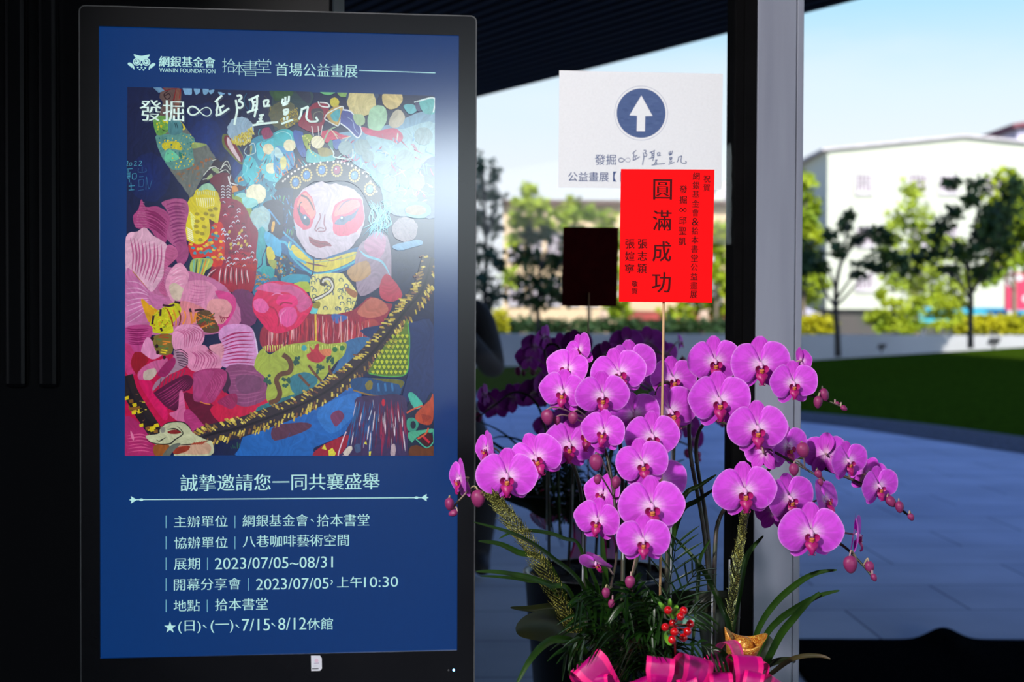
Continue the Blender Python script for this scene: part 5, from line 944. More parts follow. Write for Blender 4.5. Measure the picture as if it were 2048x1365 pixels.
def link(name, me, parent, M):
    o = bpy.data.objects.new(name, me); COL.objects.link(o); o.parent = parent
    o.matrix_basis = M; return o
fcount = [0]
class Plant:
    def __init__(s, label, base, path, group='orchid plants in the front planter'):
        s.root = empty('orchid_plant', W(*base)); tag(s.root, label, 'orchid', group)
        s.path = [Vector(p) for p in spline([tuple(W(*p)) for p in path], 10)]
        n = len(s.path); s.mb = MB().tube(s.path, [.0042 - .0026 * i / (n - 1) for i in range(n)], 7)
        for i in range(6, n - 4, 12):                          # the nodes on the spike
            s.mb.ball(s.path[i], .0050 - .0026 * i / (n - 1), 4, 7)
        s.peds = []
    def ped(s, pts, r, n):
        s.peds.append(MB().tube(pts, r, n))
    def near(s, p, bias=.0):
        return min(s.path[len(s.path)//4:], key=lambda q: (q - p).length)
    def flower(s, px, py, hs, yaw=0, pitch=0, roll=0, d=2.3, kind=None):
        i = fcount[0]; fcount[0] += 1
        p = W(px, py, d); sc = hs * d / FPX
        M = Matrix.Translation(p - s.root.location) @ Matrix.Rotation(R(yaw), 4, 'Z') @ Matrix.Rotation(R(pitch), 4, 'X') @ Matrix.Rotation(R(-roll), 4, 'Y')
        M = M @ Matrix.Diagonal((sc, sc, sc, 1))
        f = link('flower', FM[kind if kind is not None else (i * 7 + i // 3) % 3], s.root, M)
        link('lip', LM[i % 2], f, Matrix.Diagonal((.95, .95, .98, 1))); link('column', CM, f, Matrix.Identity(4)); link('callus', KM, f, Matrix.Identity(4))
        Rm = M.to_3x3(); back = p + Rm @ Vector((0, .10, 0)); q = s.near(back + Rm @ Vector((0, .5, 0)))
        mid = (back + q) / 2 + Vector((0, .008, .006)); s.ped([tuple(x) for x in spline([tuple(back - Rm @ Vector((0, .05, 0))), tuple(back + Rm @ Vector((0, .25, .02))), tuple(mid), tuple(q)], 5)], .0016, 6)
    def bud(s, px, py, h, ang=0, d=2.28, sc=1.0):
        p = W(px, py, d); r_ = h * .5 * d / FPX
        M = Matrix.Translation(p - s.root.location) @ Matrix.Rotation(R(ang), 4, 'Y') @ Matrix.Rotation(rnd.uniform(0, 3), 4, 'Z') @ Matrix.Diagonal((r_ * sc, r_ * sc, r_, 1))
        link('bud', BM, s.root, M)
        top = p + Matrix.Rotation(R(ang), 3, 'Y') @ Vector((0, 0, r_ * .95)); q = s.near(top); up = Vector((0, 0, max(.006, r_ * .7)))
        s.ped([tuple(x) for x in spline([tuple(top), tuple(top * .75 + q * .25 + up), tuple(q)], 5)], .00135, 6)
    def done(s):
        s.mb.build('flower_spike', m_stem, s.root); 
        for q in s.peds: q.build('pedicel', m_ped, s.root)
m_stake = bpy.data.materials.new('clear_plastic_stake'); m_stake.use_nodes = True; b = bsdf(m_stake); b.inputs['Base Color'].default_value = (.75, .78, .82, 1); b.inputs['Roughness'].default_value = .2; b.inputs['Alpha'].default_value = .55; b.inputs['Specular IOR Level'].default_value = .8
def stake(plant, px, y0, y1, d):
    MB().tube([W(px, y0, d), W(px - 2, y1, d)], .0016, 6).build('support_stake', m_stake, plant.root)
def broad_leaf(plant, pts, wd, name='leaf', mat=None, fold=.25, up=Vector((0, -.55, .85))):
    """strap leaf along pts (px,py,d) of half width wd px, its blade folded along the midrib"""
    P = [Vector(p) for p in spline([tuple(W(*p)) for p in pts], 7)]; n = len(P); mb = MB(); vs = []
    for i, p in enumerate(P):
        t = (P[min(i+1, n-1)] - P[max(i-1, 0)]).normalized(); sd_ = t.cross(up).normalized(); nn = sd_.cross(t).normalized()
        s_ = i / (n - 1); w_ = wd * pts[0][2] / FPX * (math.sin(math.pi * min(.985, .10 + .88 * s_)) ** .6)
        for q in (-1, -.5, 0, .5, 1): vs.append(p + sd_ * w_ * q + nn * abs(q) * w_ * fold)
    mb.grid(vs, n, 5); return mb.build(name, mat or m_leaf, plant if not isinstance(plant, Plant) else plant.root)

# --- centre column
pC = Plant('orchid plant whose magenta blooms fall in a column under the red card', (1325, 1475, 2.40), [(1325, 1475, 2.40), (1335, 1100, 2.45), (1347, 900, 2.49), (1345, 780, 2.47), (1318, 775, 2.42), (1300, 860, 2.36), (1296, 950, 2.33), (1292, 1040, 2.28), (1275, 1120, 2.24), (1262, 1158, 2.21)])
for a in ((1345, 758, 49, 14, 0, 4, 2.46, 1), (1268, 830, 52, 10, 8, 16, 2.36), (1340, 822, 58, 10, 5, 22, 2.39), (1318, 962, 56, 14, 0, 0, 2.33), (1304, 872, 55, 4, 4, 2, 2.29), (1284, 926, 53, 0, 2, 12, 2.24), (1303, 1012, 66, 0, 0, 3, 2.17), (1286, 1080, 54, -2, 5, 2, 2.13)): pC.flower(*a)
for a in ((1260, 1165, 26, 8, 2.2),): pC.bud(*a)
stake(pC, 1343, 900, 1330, 2.44); pC.done()
# --- left of the centre
pL = Plant('orchid plant with magenta blooms turned left, between the display and the red card', (1240, 1475, 2.40), [(1240, 1475, 2.40), (1246, 1050, 2.46), (1236, 850, 2.45), (1205, 735, 2.42), (1165, 745, 2.40), (1190, 840, 2.37), (1218, 930, 2.34), (1232, 1040, 2.30), (1232, 1120, 2.26), (1222, 1175, 2.22), (1226, 1200, 2.21)])
for a in ((1160, 702, 40, -52, -8, 30, 2.42, 1), (1136, 738, 46, -26, -12, -14, 2.36, 1), (1262, 728, 52, 20, 0, 6, 2.41), (1237, 746, 56, 2, -4, 14, 2.31), (1127, 783, 48, -20, 6, -4, 2.29, 1), (1205, 790, 54, -2, 14, 4, 2.26), (1178, 868, 50, -30, 4, -4, 2.35), (1208, 862, 46, -22, 6, -6, 2.25, 1), (1207, 988, 44, -40, -12, -6, 2.34, 1), (1196, 1040, 48, -22, 6, -6, 2.22, 1)): pL.flower(*a)
pL.flower(1193, 1124, 36, -35, 50, 10, 2.2, 3)
for a in ((1192, 926, 34, -4, 2.21), (1195, 960, 20, 0, 2.21), (1232, 966, 26, 6, 2.22), (1212, 1187, 22, -4, 2.19), (1223, 1208, 18, 14, 2.19), (1095, 835, 32, -8, 2.24), (1114, 842, 18, 0, 2.25), (1146, 836, 26, 6, 2.25)): pL.bud(*a)
stake(pL, 1246, 1060, 1330, 2.45); pL.done()
# --- left spray
pS = Plant('leftmost magenta orchid plant, its spray reaching across the display edge', (1178, 1475, 2.42), [(1178, 1475, 2.42), (1168, 1120, 2.46), (1160, 980, 2.45), (1128, 900, 2.43), (1070, 880, 2.40), (1010, 930, 2.35), (960, 975, 2.31), (920, 1000, 2.28), (905, 1020, 2.26)])
for a in ((1139, 889, 54, 0, 6, -3, 2.36), (1073, 915, 56, -12, 2, 24, 2.31), (975, 898, 40, -62, 0, 14, 2.34, 1), (1014, 952, 61, 0, 2, 0, 2.24), (922, 958, 44, -66, 4, 6, 2.27, 1)): pS.flower(*a)
for a in ((956, 998, 36, -2, 2.24), (899, 1009, 26, -4, 2.25), (906, 1027, 19, 70, 2.25)): pS.bud(*a)
stake(pS, 1166, 1060, 1330, 2.45); pS.done()
# --- upper right
pA = Plant('upper right orchid plant, three magenta blooms arching over the grey pillar', (1438, 1475, 2.44), [(1438, 1475, 2.44), (1412, 1100, 2.49), (1380, 900, 2.50), (1388, 790, 2.48), (1440, 745, 2.45), (1520, 752, 2.40), (1600, 785, 2.35), (1650, 800, 2.32), (1692, 818, 2.30)])
for a in ((1429, 722, 55, 4, 3, 3, 2.39), (1520, 729, 60, 4, 4, 3, 2.32), (1586, 766, 48, 2, 4, 3, 2.30), (1604, 722, 30, 110, -10, 0, 2.38, 1)): pA.flower(*a)
for a in ((1648, 790, 27, -20, 2.31), (1636, 805, 25, 4, 2.30), (1688, 817, 15, -60, 2.30), (1675, 808, 11, -70, 2.31)): pA.bud(*a)
pA.done()
# --- middle right
pB = Plant('orchid plant with two broad magenta blooms in front of the black mullion', (1440, 1475, 2.46), [(1440, 1475, 2.46), (1416, 1080, 2.51), (1392, 900, 2.50), (1420, 842, 2.46), (1490, 866, 2.40), (1550, 905, 2.34), (1610, 938, 2.31), (1650, 962, 2.29)])
for a in ((1438, 800, 62, 0, 4, 3, 2.32), (1528, 905, 40, 165, 0, 0, 2.40, 1), (1574, 893, 48, 34, 0, 4, 2.36, 1), (1514, 856, 60, 0, 4, 2, 2.26)): pB.flower(*a)
for a in ((1606, 901, 32, -14, 2.24), (1588, 940, 26, -4, 2.25), (1637, 949, 18, -30, 2.27), (1641, 965, 15, -20, 2.27)): pB.bud(*a)
pB.done()
# --- far right
pR = Plant('far right orchid plant stretching its magenta blooms out over the paving', (1466, 1475, 2.48), [(1466, 1475, 2.48), (1486, 1080, 2.52), (1530, 950, 2.50), (1590, 915, 2.46), (1650, 938, 2.41), (1720, 967, 2.36), (1775, 1000, 2.32), (1826, 1038, 2.29)])
for a in ((1652, 908, 46, 170, 0, 0, 2.40, 1), (1736, 950, 40, 160, 0, 20, 2.38, 1), (1695, 922, 43, 24, 4, 8, 2.32, 1), (1756, 972, 43, 22, 5, 8, 2.29, 1)): pR.flower(*a)
for a in ((1782, 1004, 26, -40, 2.29), (1799, 1015, 24, -8, 2.28), (1822, 1035, 16, -30, 2.28)): pR.bud(*a)
pR.done()
# --- low right
pD = Plant('low right orchid plant, its lowest magenta bloom beside hanging buds', (1426, 1475, 2.38), [(1426, 1475, 2.38), (1429, 1130, 2.40), (1440, 1035, 2.42), (1475, 1005, 2.40), (1540, 1012, 2.37), (1610, 1052, 2.33), (1680, 1088, 2.28), (1720, 1125, 2.25), (1748, 1158, 2.23)])
for a in ((1549, 1022, 42, 160, 0, 0, 2.40, 1), (1648, 1000, 46, 52, -14, 8, 2.35, 1), (1489, 981, 63, -2, 3, 5, 2.31), (1577, 996, 54, 24, 2, 8, 2.33, 1), (1621, 1064, 65, 0, 2, 0, 2.23), (1711, 1070, 48, 74, 4, 6, 2.27, 1)): pD.flower(*a)
for a in ((1701, 1130, 36, -6, 2.24), (1739, 1135, 24, -10, 2.24), (1748, 1156, 17, -24, 2.23)): pD.bud(*a)
stake(pD, 1425, 1165, 1310, 2.372); stake(pA, 1459, 1120, 1270, 2.43); pD.done()
# --- their broad dark leaves
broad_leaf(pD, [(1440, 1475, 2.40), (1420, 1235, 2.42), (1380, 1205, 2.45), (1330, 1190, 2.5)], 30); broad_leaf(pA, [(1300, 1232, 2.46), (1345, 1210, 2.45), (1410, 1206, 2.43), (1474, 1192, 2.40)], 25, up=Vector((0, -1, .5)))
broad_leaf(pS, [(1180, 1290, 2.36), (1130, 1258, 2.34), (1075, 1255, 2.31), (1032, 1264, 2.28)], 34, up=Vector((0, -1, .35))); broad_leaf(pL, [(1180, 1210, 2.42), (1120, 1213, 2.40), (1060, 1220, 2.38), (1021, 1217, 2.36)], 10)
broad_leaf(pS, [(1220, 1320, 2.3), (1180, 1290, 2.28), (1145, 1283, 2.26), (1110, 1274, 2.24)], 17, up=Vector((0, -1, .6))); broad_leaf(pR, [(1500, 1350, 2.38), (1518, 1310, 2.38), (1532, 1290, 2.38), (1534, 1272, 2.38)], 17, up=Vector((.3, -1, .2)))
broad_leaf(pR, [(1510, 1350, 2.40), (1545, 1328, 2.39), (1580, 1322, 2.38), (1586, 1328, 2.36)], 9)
# ================================================================== PLANTER AND FILLERS
m_pot = pmat('black_glazed_planter', (.010, .009, .009, 1), (.007, .006, .007, 1), scale=8, rough=.35)
m_soil = pmat('bark_mulch', (.05, .03, .018, 1), (.02, .012, .008, 1), scale=60, rough=.95, bump=1, bscale=90)
pc = W(1335, 1300, 2.40); PX, PY = pc.x, pc.y
planter = empty('planter', (PX, PY, 0)); tag(planter, 'tall tapered black planter below the pink ribbon, holding the front orchids', 'planter')
MB().lathe([(.0, 0), (.135, 0), (.14, .01), (.195, .685), (.200, .69), (.200, .702), (.188, .702), (.184, .67), (.0, .67)], (PX, PY, 0), 40).build('pot', m_pot, planter)
pts = []
for i in range(9):
    for j in range(28):
        r_ = .183 * i / 8; a = 2*math.pi*j/28; pts.append((PX + r_*math.cos(a), PY + r_*math.sin(a), 0.692 + .008*math.sin(9*a + i) * (i > 0) * .5))
MB().grid(pts, 9, 28, closed=True).build('mulch', m_soil, planter)

# ---- ribbon bow
m_rib = bpy.data.materials.new('pink_ribbon'); m_rib.use_nodes = True; nt = m_rib.node_tree; b = bsdf(m_rib)
a_ = N(nt, 'ShaderNodeAttribute'); a_.attribute_name = 'tone'; sp = N(nt, 'ShaderNodeSeparateColor'); nt.links.new(a_.outputs['Color'], sp.inputs[0])
rr = N(nt, 'ShaderNodeValToRGB'); e = rr.color_ramp.elements; e[0].position = .60; e[0].color = (.52, .001, .20, 1); e[1].position = .68; e[1].color = (.90, .008, .22, 1); nt.links.new(sp.outputs[0], rr.inputs[0]); nt.links.new(rr.outputs[0], b.inputs['Base Color'])
al = N(nt, 'ShaderNodeMapRange'); al.inputs['From Min'].default_value = .60; al.inputs['From Max'].default_value = .68; al.inputs['To Min'].default_value = .80; al.inputs['To Max'].default_value = 1.0; nt.links.new(sp.outputs[0], al.inputs[0]); nt.links.new(al.outputs[0], b.inputs['Alpha'])
wv = N(nt, 'ShaderNodeTexNoise'); wv.inputs['Scale'].default_value = 900; bp = N(nt, 'ShaderNodeBump'); bp.inputs['Strength'].default_value = .15; bp.inputs['Distance'].default_value = .001; nt.links.new(wv.outputs['Fac'], bp.inputs['Height']); nt.links.new(bp.outputs[0], b.inputs['Normal'])
b.inputs['Specular IOR Level'].default_value = .35; b.inputs['Roughness'].default_value = .34; b.inputs['Sheen Weight'].default_value = .08; b.inputs['Sheen Tint'].default_value = (1, .3, .7, 1); b.inputs['Anisotropic'].default_value = .5
bow = empty('ribbon_bow', W(1370, 1390, 2.24)); tag(bow, 'hot pink organza ribbon bow with satin edges at the foot of the orchids', 'ribbon')
def ribbon_loop(base, tip, wpx, yaw, fat=.42, twist=0.0, part='loop'):
    B, T = W(*base), W(*tip); ax = T - B; L = ax.length; ax.normalize()
    n0 = (fwd - ax * fwd.dot(ax)).normalized() * -1; n0 = Matrix.Rotation(R(yaw), 3, ax) @ n0
    h = L * fat * .5
    P = [B, B + ax*L*.35 + n0*h*.8, B + ax*L*.72 + n0*h, B + ax*L*.94 + n0*h*.55, T, B + ax*L*.92 - n0*h*.6, B + ax*L*.66 - n0*h, B + ax*L*.3 - n0*h*.7, B]
    C = [Vector(p) for p in spline([tuple(p) for p in P], 7)]; n = len(C); mb = MB(); vs, cs = [], []
    wd = wpx * base[2] / FPX / 2
    for i, p in enumerate(C):
        s_ = i / (n - 1); sd_ = ax.cross(n0).normalized(); sd_ = Matrix.Rotation(R(twist * s_), 3, ax) @ sd_
        w_ = wd * (.35 + .65 * min(1, 3.2 * min(s_, 1 - s_)))
        for q in (-1, -.82, -.66, -.62, -.3, 0, .3, .62, .66, .82, 1):
            vs.append(p + sd_ * w_ * q + n0 * (.02 * w_ * math.sin(7*s_ + 5*q))); cs.append((max(.003, abs(q)), .5, 0, 1))
    mb.grid(vs, n, 11, cs); return mb.build(part, m_rib, bow)
for a in (((1245, 1410, 2.16), (1172, 1322, 2.14), 70, 14, .35), ((1195, 1400, 2.24), (1150, 1335, 2.24), 34, 40, .4), ((1312, 1410, 2.15), (1322, 1318, 2.12), 56, -6, .5), ((1300, 1420, 2.16), (1285, 1358, 2.14), 60, 10, .5),
          ((1340, 1420, 2.14), (1396, 1316, 2.12), 70, 24, .42), ((1400, 1410, 2.22), (1432, 1318, 2.22), 40, -30, .4), ((1440, 1390, 2.16), (1460, 1284, 2.15), 38, 48, .5), ((1470, 1420, 2.14), (1492, 1312, 2.13), 66, 18, .45),
          ((1480, 1390, 2.22), (1522, 1320, 2.23), 40, -52, .5), ((1430, 1420, 2.14), (1440, 1347, 2.12), 48, 8, .5), ((1490, 1430, 2.13), (1510, 1346, 2.11), 40, -12, .55), ((1510, 1420, 2.16), (1556, 1360, 2.16), 42, 25, .4), ((1225, 1420, 2.15), (1195, 1352, 2.13), 46, -28, .4), ((1390, 1430, 2.13), (1372, 1358, 2.11), 40, 0, .5)):
    ribbon_loop(*a)
MB().ball(W(1370, 1410, 2.20), .030, 10, 16, (1.4, .8, .7)).build('knot', m_rib, bow)
for a in (((1330, 1410, 2.17), (1300, 1600, 2.16)), ((1420, 1410, 2.17), (1450, 1620, 2.16))):
    P = [Vector(p) for p in spline([tuple(W(*a[0])), tuple((W(*a[0]) + W(*a[1])) / 2 + Vector((.015, -.02, 0))), tuple(W(*a[1]))], 8)]; vs, cs = [], []
    for p in P:
        for q in (-1, -.82, -.66, -.62, 0, .62, .66, .82, 1): vs.append(p + Vector((.019*q, .003*math.sin(6*q), 0))); cs.append((max(.003, abs(q)), .5, 0, 1))
    MB().grid(vs, len(P), 9, cs).build('tail', m_rib, bow)

# ---- glittering gold cedar sprays
m_glit = bpy.data.materials.new('gold_glitter_spray'); m_glit.use_nodes = True; nt = m_glit.node_tree; b = bsdf(m_glit)
tc = N(nt, 'ShaderNodeTexCoord'); vo = N(nt, 'ShaderNodeTexVoronoi'); vo.inputs['Scale'].default_value = 900; nt.links.new(tc.outputs['Object'], vo.inputs['Vector'])
rr = N(nt, 'ShaderNodeValToRGB'); e = rr.color_ramp.elements; e[0].position = .30; e[0].color = (.020, .020, .004, 1); e[1].position = .95; e[1].color = (.70, .66, .16, 1); q = e.new(.70); q.color = (.13, .125, .018, 1)
sp = N(nt, 'ShaderNodeSeparateColor'); nt.links.new(vo.outputs['Color'], sp.inputs[0]); nt.links.new(sp.outputs[0], rr.inputs[0]); nt.links.new(rr.outputs[0], b.inputs['Base Color'])
b.inputs['Roughness'].default_value = .30; b.inputs['Metallic'].default_value = .45
def feather(root, path, wd, n, lean=1.1, parts=True):
    P = [Vector(p) for p in spline([tuple(W(*p)) for p in path], 12)]; k = len(P)
    MB().tube(P, [.0016 - .0010 * i / (k - 1) for i in range(k)], 6).build('stem', m_glit, root)
    lf = MB()
    for i in range(n):
        s_ = .03 + .95 * i / n; q = s_ * (k - 1); j = int(q); p = P[j].lerp(P[min(j+1, k-1)], q - j); t = (P[min(j+1, k-1)] - P[max(j-1, 0)]).normalized()
        for sd_ in (-1, 1):
            s0 = t.cross(fwd).normalized() * sd_
            d = (t * lean + s0 + fwd * rnd.uniform(-.4, .4)).normalized(); L = wd * path[0][2] / FPX * (.35 + .9 * math.sin(math.pi * min(1, .12 + s_ * .82))) * rnd.uniform(.75, 1.15)
            if sd_ == -1: L *= .62
            w_ = .0011; o = fwd.cross(d).normalized() * w_; tipv = p + d * L + t * L * .22
            mid = p + d * L * .55; lf.add([p - o, p + o, mid + o * 1.2 - fwd * .0008, mid - o * 1.2 - fwd * .0008, tipv], [(0, 1, 2, 3), (3, 2, 4)])
            for _ in range(2):                               # the tiny side barbs that carry the glitter
                bq = rnd.uniform(.25, .95); bp_ = p.lerp(tipv, bq); bd = (d + fwd.cross(d) * rnd.choice((-1, 1)) * 1.2).normalized() * L * .16
                lf.add([bp_ - o * .7, bp_ + o * .7, bp_ + bd], [(0, 1, 2)])
    lo_ = lf.build('leaflets', m_glit, root); lo_['kind'] = 'stuff'
fl = empty('glitter_spray', W(1185, 1330, 2.30)); tag(fl, 'olive gold glitter spray slanting up left toward the display', 'spray', 'gold glitter sprays')
feather(fl, [(1188, 1335, 2.30), (1160, 1280, 2.29), (1122, 1200, 2.27), (1080, 1120, 2.25), (1040, 1060, 2.24), (1005, 1012, 2.23), (984, 988, 2.22)], 42, 50, 1.7)
fr_ = empty('glitter_spray', W(1460, 1290, 2.40)); tag(fr_, 'olive gold glitter spray standing upright before the black mullion', 'spray', 'gold glitter sprays')
feather(fr_, [(1458, 1290, 2.40), (1464, 1220, 2.40), (1474, 1140, 2.40), (1485, 1070, 2.40), (1491, 1000, 2.40)], 26, 42, 2.0)

# ---- parlour palm
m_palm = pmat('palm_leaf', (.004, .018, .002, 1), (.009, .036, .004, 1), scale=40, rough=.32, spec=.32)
palm = empty('parlor_palm', W(1280, 1340, 2.30)); tag(palm, 'dark glossy parlour palm foliage filling the base behind the pink bow', 'palm')
def frond(path, L, n, wpx=5, droop=.25, side=(-1, 1)):
    P = [Vector(p) for p in spline([tuple(W(*p)) for p in path], 8)]; k = len(P); mb = MB().tube(P, [.0016 - .0009*i/(k-1) for i in range(k)], 5)
    for i in range(n):
        s_ = .15 + .85 * i / (n - 1); q = s_ * (k - 1); j = int(q); p = P[j].lerp(P[min(j+1, k-1)], q - j); t = (P[min(j+1, k-1)] - P[max(j-1, 0)]).normalized()
        for sd_ in side:
            s0 = (t.cross(fwd) * sd_ + fwd * rnd.uniform(-.45, .25)).normalized(); d = (t * (.55 + s_ * .8) + s0).normalized()
            ll = L * path[0][2] / FPX * (.55 + .6 * math.sin(math.pi * (.15 + .75 * s_))) * rnd.uniform(.8, 1.2); w_ = wpx * path[0][2] / FPX / 2
            up_ = d.cross(t).normalized(); sd2 = d.cross(up_).normalized(); vs = []
            for a in range(6):
                u = a / 5; c = p + d * ll * u + Vector((0, 0, -droop * ll * u * u)); ww = w_ * math.sin(math.pi * min(.97, .12 + .85 * u)) ** .7
                vs += [c - sd2 * ww, c + up_ * ww * .35, c + sd2 * ww]
            mb.grid(vs, 6, 3)
    mb.build('frond', m_palm, palm)
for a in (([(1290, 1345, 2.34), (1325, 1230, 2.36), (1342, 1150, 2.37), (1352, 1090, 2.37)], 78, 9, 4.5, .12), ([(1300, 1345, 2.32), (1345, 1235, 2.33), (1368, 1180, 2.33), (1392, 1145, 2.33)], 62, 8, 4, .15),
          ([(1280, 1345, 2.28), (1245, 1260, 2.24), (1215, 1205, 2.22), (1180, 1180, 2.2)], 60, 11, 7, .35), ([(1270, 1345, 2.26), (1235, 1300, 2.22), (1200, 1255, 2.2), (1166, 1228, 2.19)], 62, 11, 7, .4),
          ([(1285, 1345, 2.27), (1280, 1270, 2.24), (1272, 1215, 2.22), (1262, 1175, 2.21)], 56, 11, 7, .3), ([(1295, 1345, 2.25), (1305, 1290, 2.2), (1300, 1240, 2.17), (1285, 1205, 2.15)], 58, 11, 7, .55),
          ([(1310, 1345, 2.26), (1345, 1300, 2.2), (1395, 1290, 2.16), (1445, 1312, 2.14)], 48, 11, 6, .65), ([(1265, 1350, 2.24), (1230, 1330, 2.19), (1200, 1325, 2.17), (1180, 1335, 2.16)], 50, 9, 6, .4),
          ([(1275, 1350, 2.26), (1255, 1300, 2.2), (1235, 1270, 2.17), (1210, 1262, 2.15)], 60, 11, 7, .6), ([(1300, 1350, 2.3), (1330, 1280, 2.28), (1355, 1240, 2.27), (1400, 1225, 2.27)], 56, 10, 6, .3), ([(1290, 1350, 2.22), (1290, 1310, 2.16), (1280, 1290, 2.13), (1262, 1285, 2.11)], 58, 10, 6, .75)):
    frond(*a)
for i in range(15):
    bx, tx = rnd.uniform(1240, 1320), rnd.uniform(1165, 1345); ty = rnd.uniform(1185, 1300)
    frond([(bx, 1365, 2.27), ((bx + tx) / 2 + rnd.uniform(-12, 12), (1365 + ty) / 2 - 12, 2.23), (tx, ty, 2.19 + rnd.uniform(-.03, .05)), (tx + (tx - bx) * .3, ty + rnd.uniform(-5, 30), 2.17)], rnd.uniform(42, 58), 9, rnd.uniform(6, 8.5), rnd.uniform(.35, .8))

# ---- arching strap leaves
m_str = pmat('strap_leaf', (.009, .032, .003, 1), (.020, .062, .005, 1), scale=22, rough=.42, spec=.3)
m_brn = pmat('withered_leaf', (.07, .042, .015, 1), (.045, .04, .012, 1), scale=22, rough=.5)
grass = empty('strap_leaf_plant', W(1340, 1350, 2.36)); tag(grass, 'long arching green strap leaves spreading left and right under the orchid blooms', 'plant')
UPB = Vector((0, -.9, .45))
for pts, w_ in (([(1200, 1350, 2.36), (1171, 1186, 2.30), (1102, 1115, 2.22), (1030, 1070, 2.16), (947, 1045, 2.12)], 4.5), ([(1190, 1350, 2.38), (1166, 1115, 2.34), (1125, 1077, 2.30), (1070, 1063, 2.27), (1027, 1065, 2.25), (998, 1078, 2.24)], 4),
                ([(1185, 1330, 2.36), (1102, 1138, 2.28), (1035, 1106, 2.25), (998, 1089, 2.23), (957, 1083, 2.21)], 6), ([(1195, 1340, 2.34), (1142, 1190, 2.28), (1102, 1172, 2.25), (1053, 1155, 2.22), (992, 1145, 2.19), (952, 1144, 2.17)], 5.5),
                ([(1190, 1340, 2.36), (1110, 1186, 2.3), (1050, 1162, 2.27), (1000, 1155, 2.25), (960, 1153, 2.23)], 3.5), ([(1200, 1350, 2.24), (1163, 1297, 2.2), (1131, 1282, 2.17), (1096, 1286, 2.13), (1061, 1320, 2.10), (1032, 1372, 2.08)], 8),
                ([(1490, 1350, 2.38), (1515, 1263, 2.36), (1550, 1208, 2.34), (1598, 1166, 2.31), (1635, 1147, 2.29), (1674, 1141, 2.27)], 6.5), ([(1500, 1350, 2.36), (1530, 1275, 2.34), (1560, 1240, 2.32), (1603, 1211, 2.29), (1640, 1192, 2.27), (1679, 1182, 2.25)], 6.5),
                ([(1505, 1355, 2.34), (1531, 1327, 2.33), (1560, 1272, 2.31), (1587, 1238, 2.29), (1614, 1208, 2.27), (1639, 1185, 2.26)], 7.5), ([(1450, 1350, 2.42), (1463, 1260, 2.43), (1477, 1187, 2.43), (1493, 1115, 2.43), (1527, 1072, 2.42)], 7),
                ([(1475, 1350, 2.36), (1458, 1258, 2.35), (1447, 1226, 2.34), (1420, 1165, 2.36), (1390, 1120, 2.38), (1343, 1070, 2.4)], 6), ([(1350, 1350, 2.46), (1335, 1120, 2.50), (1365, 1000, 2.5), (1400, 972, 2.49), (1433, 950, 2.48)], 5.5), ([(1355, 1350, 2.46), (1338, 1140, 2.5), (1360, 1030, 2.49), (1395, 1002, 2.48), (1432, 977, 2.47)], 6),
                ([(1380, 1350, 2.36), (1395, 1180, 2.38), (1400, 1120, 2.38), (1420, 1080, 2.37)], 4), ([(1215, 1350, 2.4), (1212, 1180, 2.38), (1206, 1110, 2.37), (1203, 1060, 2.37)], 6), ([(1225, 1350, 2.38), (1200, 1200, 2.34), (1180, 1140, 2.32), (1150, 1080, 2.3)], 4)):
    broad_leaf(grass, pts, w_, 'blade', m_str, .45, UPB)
broad_leaf(grass, [(1505, 1370, 2.36), (1536, 1353, 2.34), (1574, 1325, 2.32), (1603, 1314, 2.3), (1640, 1313, 2.28), (1661, 1319, 2.27)], 5, 'withered_blade', m_brn, .45, UPB)

# ---- red berry pick
m_ber = pmat('red_berry', (.62, .004, .006, 1), (.50, .002, .004, 1), scale=50, rough=.12, spec=.6, coat=.6)
m_gl = pmat('bright_green_leaf', (.10, .30, .012, 1), (.16, .40, .03, 1), scale=60, rough=.4)
m_bst = pmat('berry_stalk', (.30, .006, .010, 1), scale=60, rough=.5)
bq = lambda X, Y, d: (1150 + X / 4.79, 1080 + Y / 4.79, d - .07)
pick = empty('berry_pick', W(1352, 1330, 2.16)); tag(pick, 'sprig of shiny red berries with bright green leaves above the pink bow', 'berries')
hub = W(*bq(950, 815, 2.125)); MB().tube([hub, W(1350, 1290, 2.10), W(1352, 1345, 2.2)], .0014, 6).build('stalk', m_bst, pick)
for X, Y, d in ((892, 677, 2.10), (1042, 682, 2.11), (1012, 737, 2.09), (1103, 808, 2.11), (1077, 880, 2.10), (952, 885, 2.085), (865, 840, 2.13), (1040, 938, 2.11), (930, 960, 2.12), (940, 800, 2.14)):
    c = W(*bq(X, Y, d)); o = MB().ball(c, .0060, 10, 16).build('berry', m_ber, pick); MB().tube([c, c.lerp(hub, .5) + Vector((0, .003, -.001)), hub], .0007, 5).build('berry_stalk', m_bst, pick)
for a, w_ in (([(945, 760, 2.13), (880, 690, 2.12), (835, 640, 2.11), (800, 598, 2.11)], 5), ([(915, 740, 2.14), (900, 670, 2.13), (905, 610, 2.12), (908, 565, 2.12)], 4.6), ([(940, 740, 2.14), (950, 690, 2.13), (965, 655, 2.12), (985, 632, 2.12)], 5), ([(940, 750, 2.14), (965, 710, 2.13), (990, 690, 2.13), (1002, 670, 2.13)], 3), ([(900, 870, 2.15), (870, 920, 2.14), (890, 980, 2.13), (925, 1010, 2.13)], 5)):
    broad_leaf(pick, [bq(*p) for p in a], w_, 'leaf', m_gl, .3, Vector((.2, -1, .2)))
broad_leaf(pick, [bq(*p) for p in ((960, 810, 2.13), (1030, 790, 2.125), (1080, 770, 2.12), (1145, 782, 2.12))], 6.5, 'leaf', pmat('pale_teal_leaf', (.16, .40, .30, 1), scale=50, rough=.5), .3, Vector((0, -1, .4)))

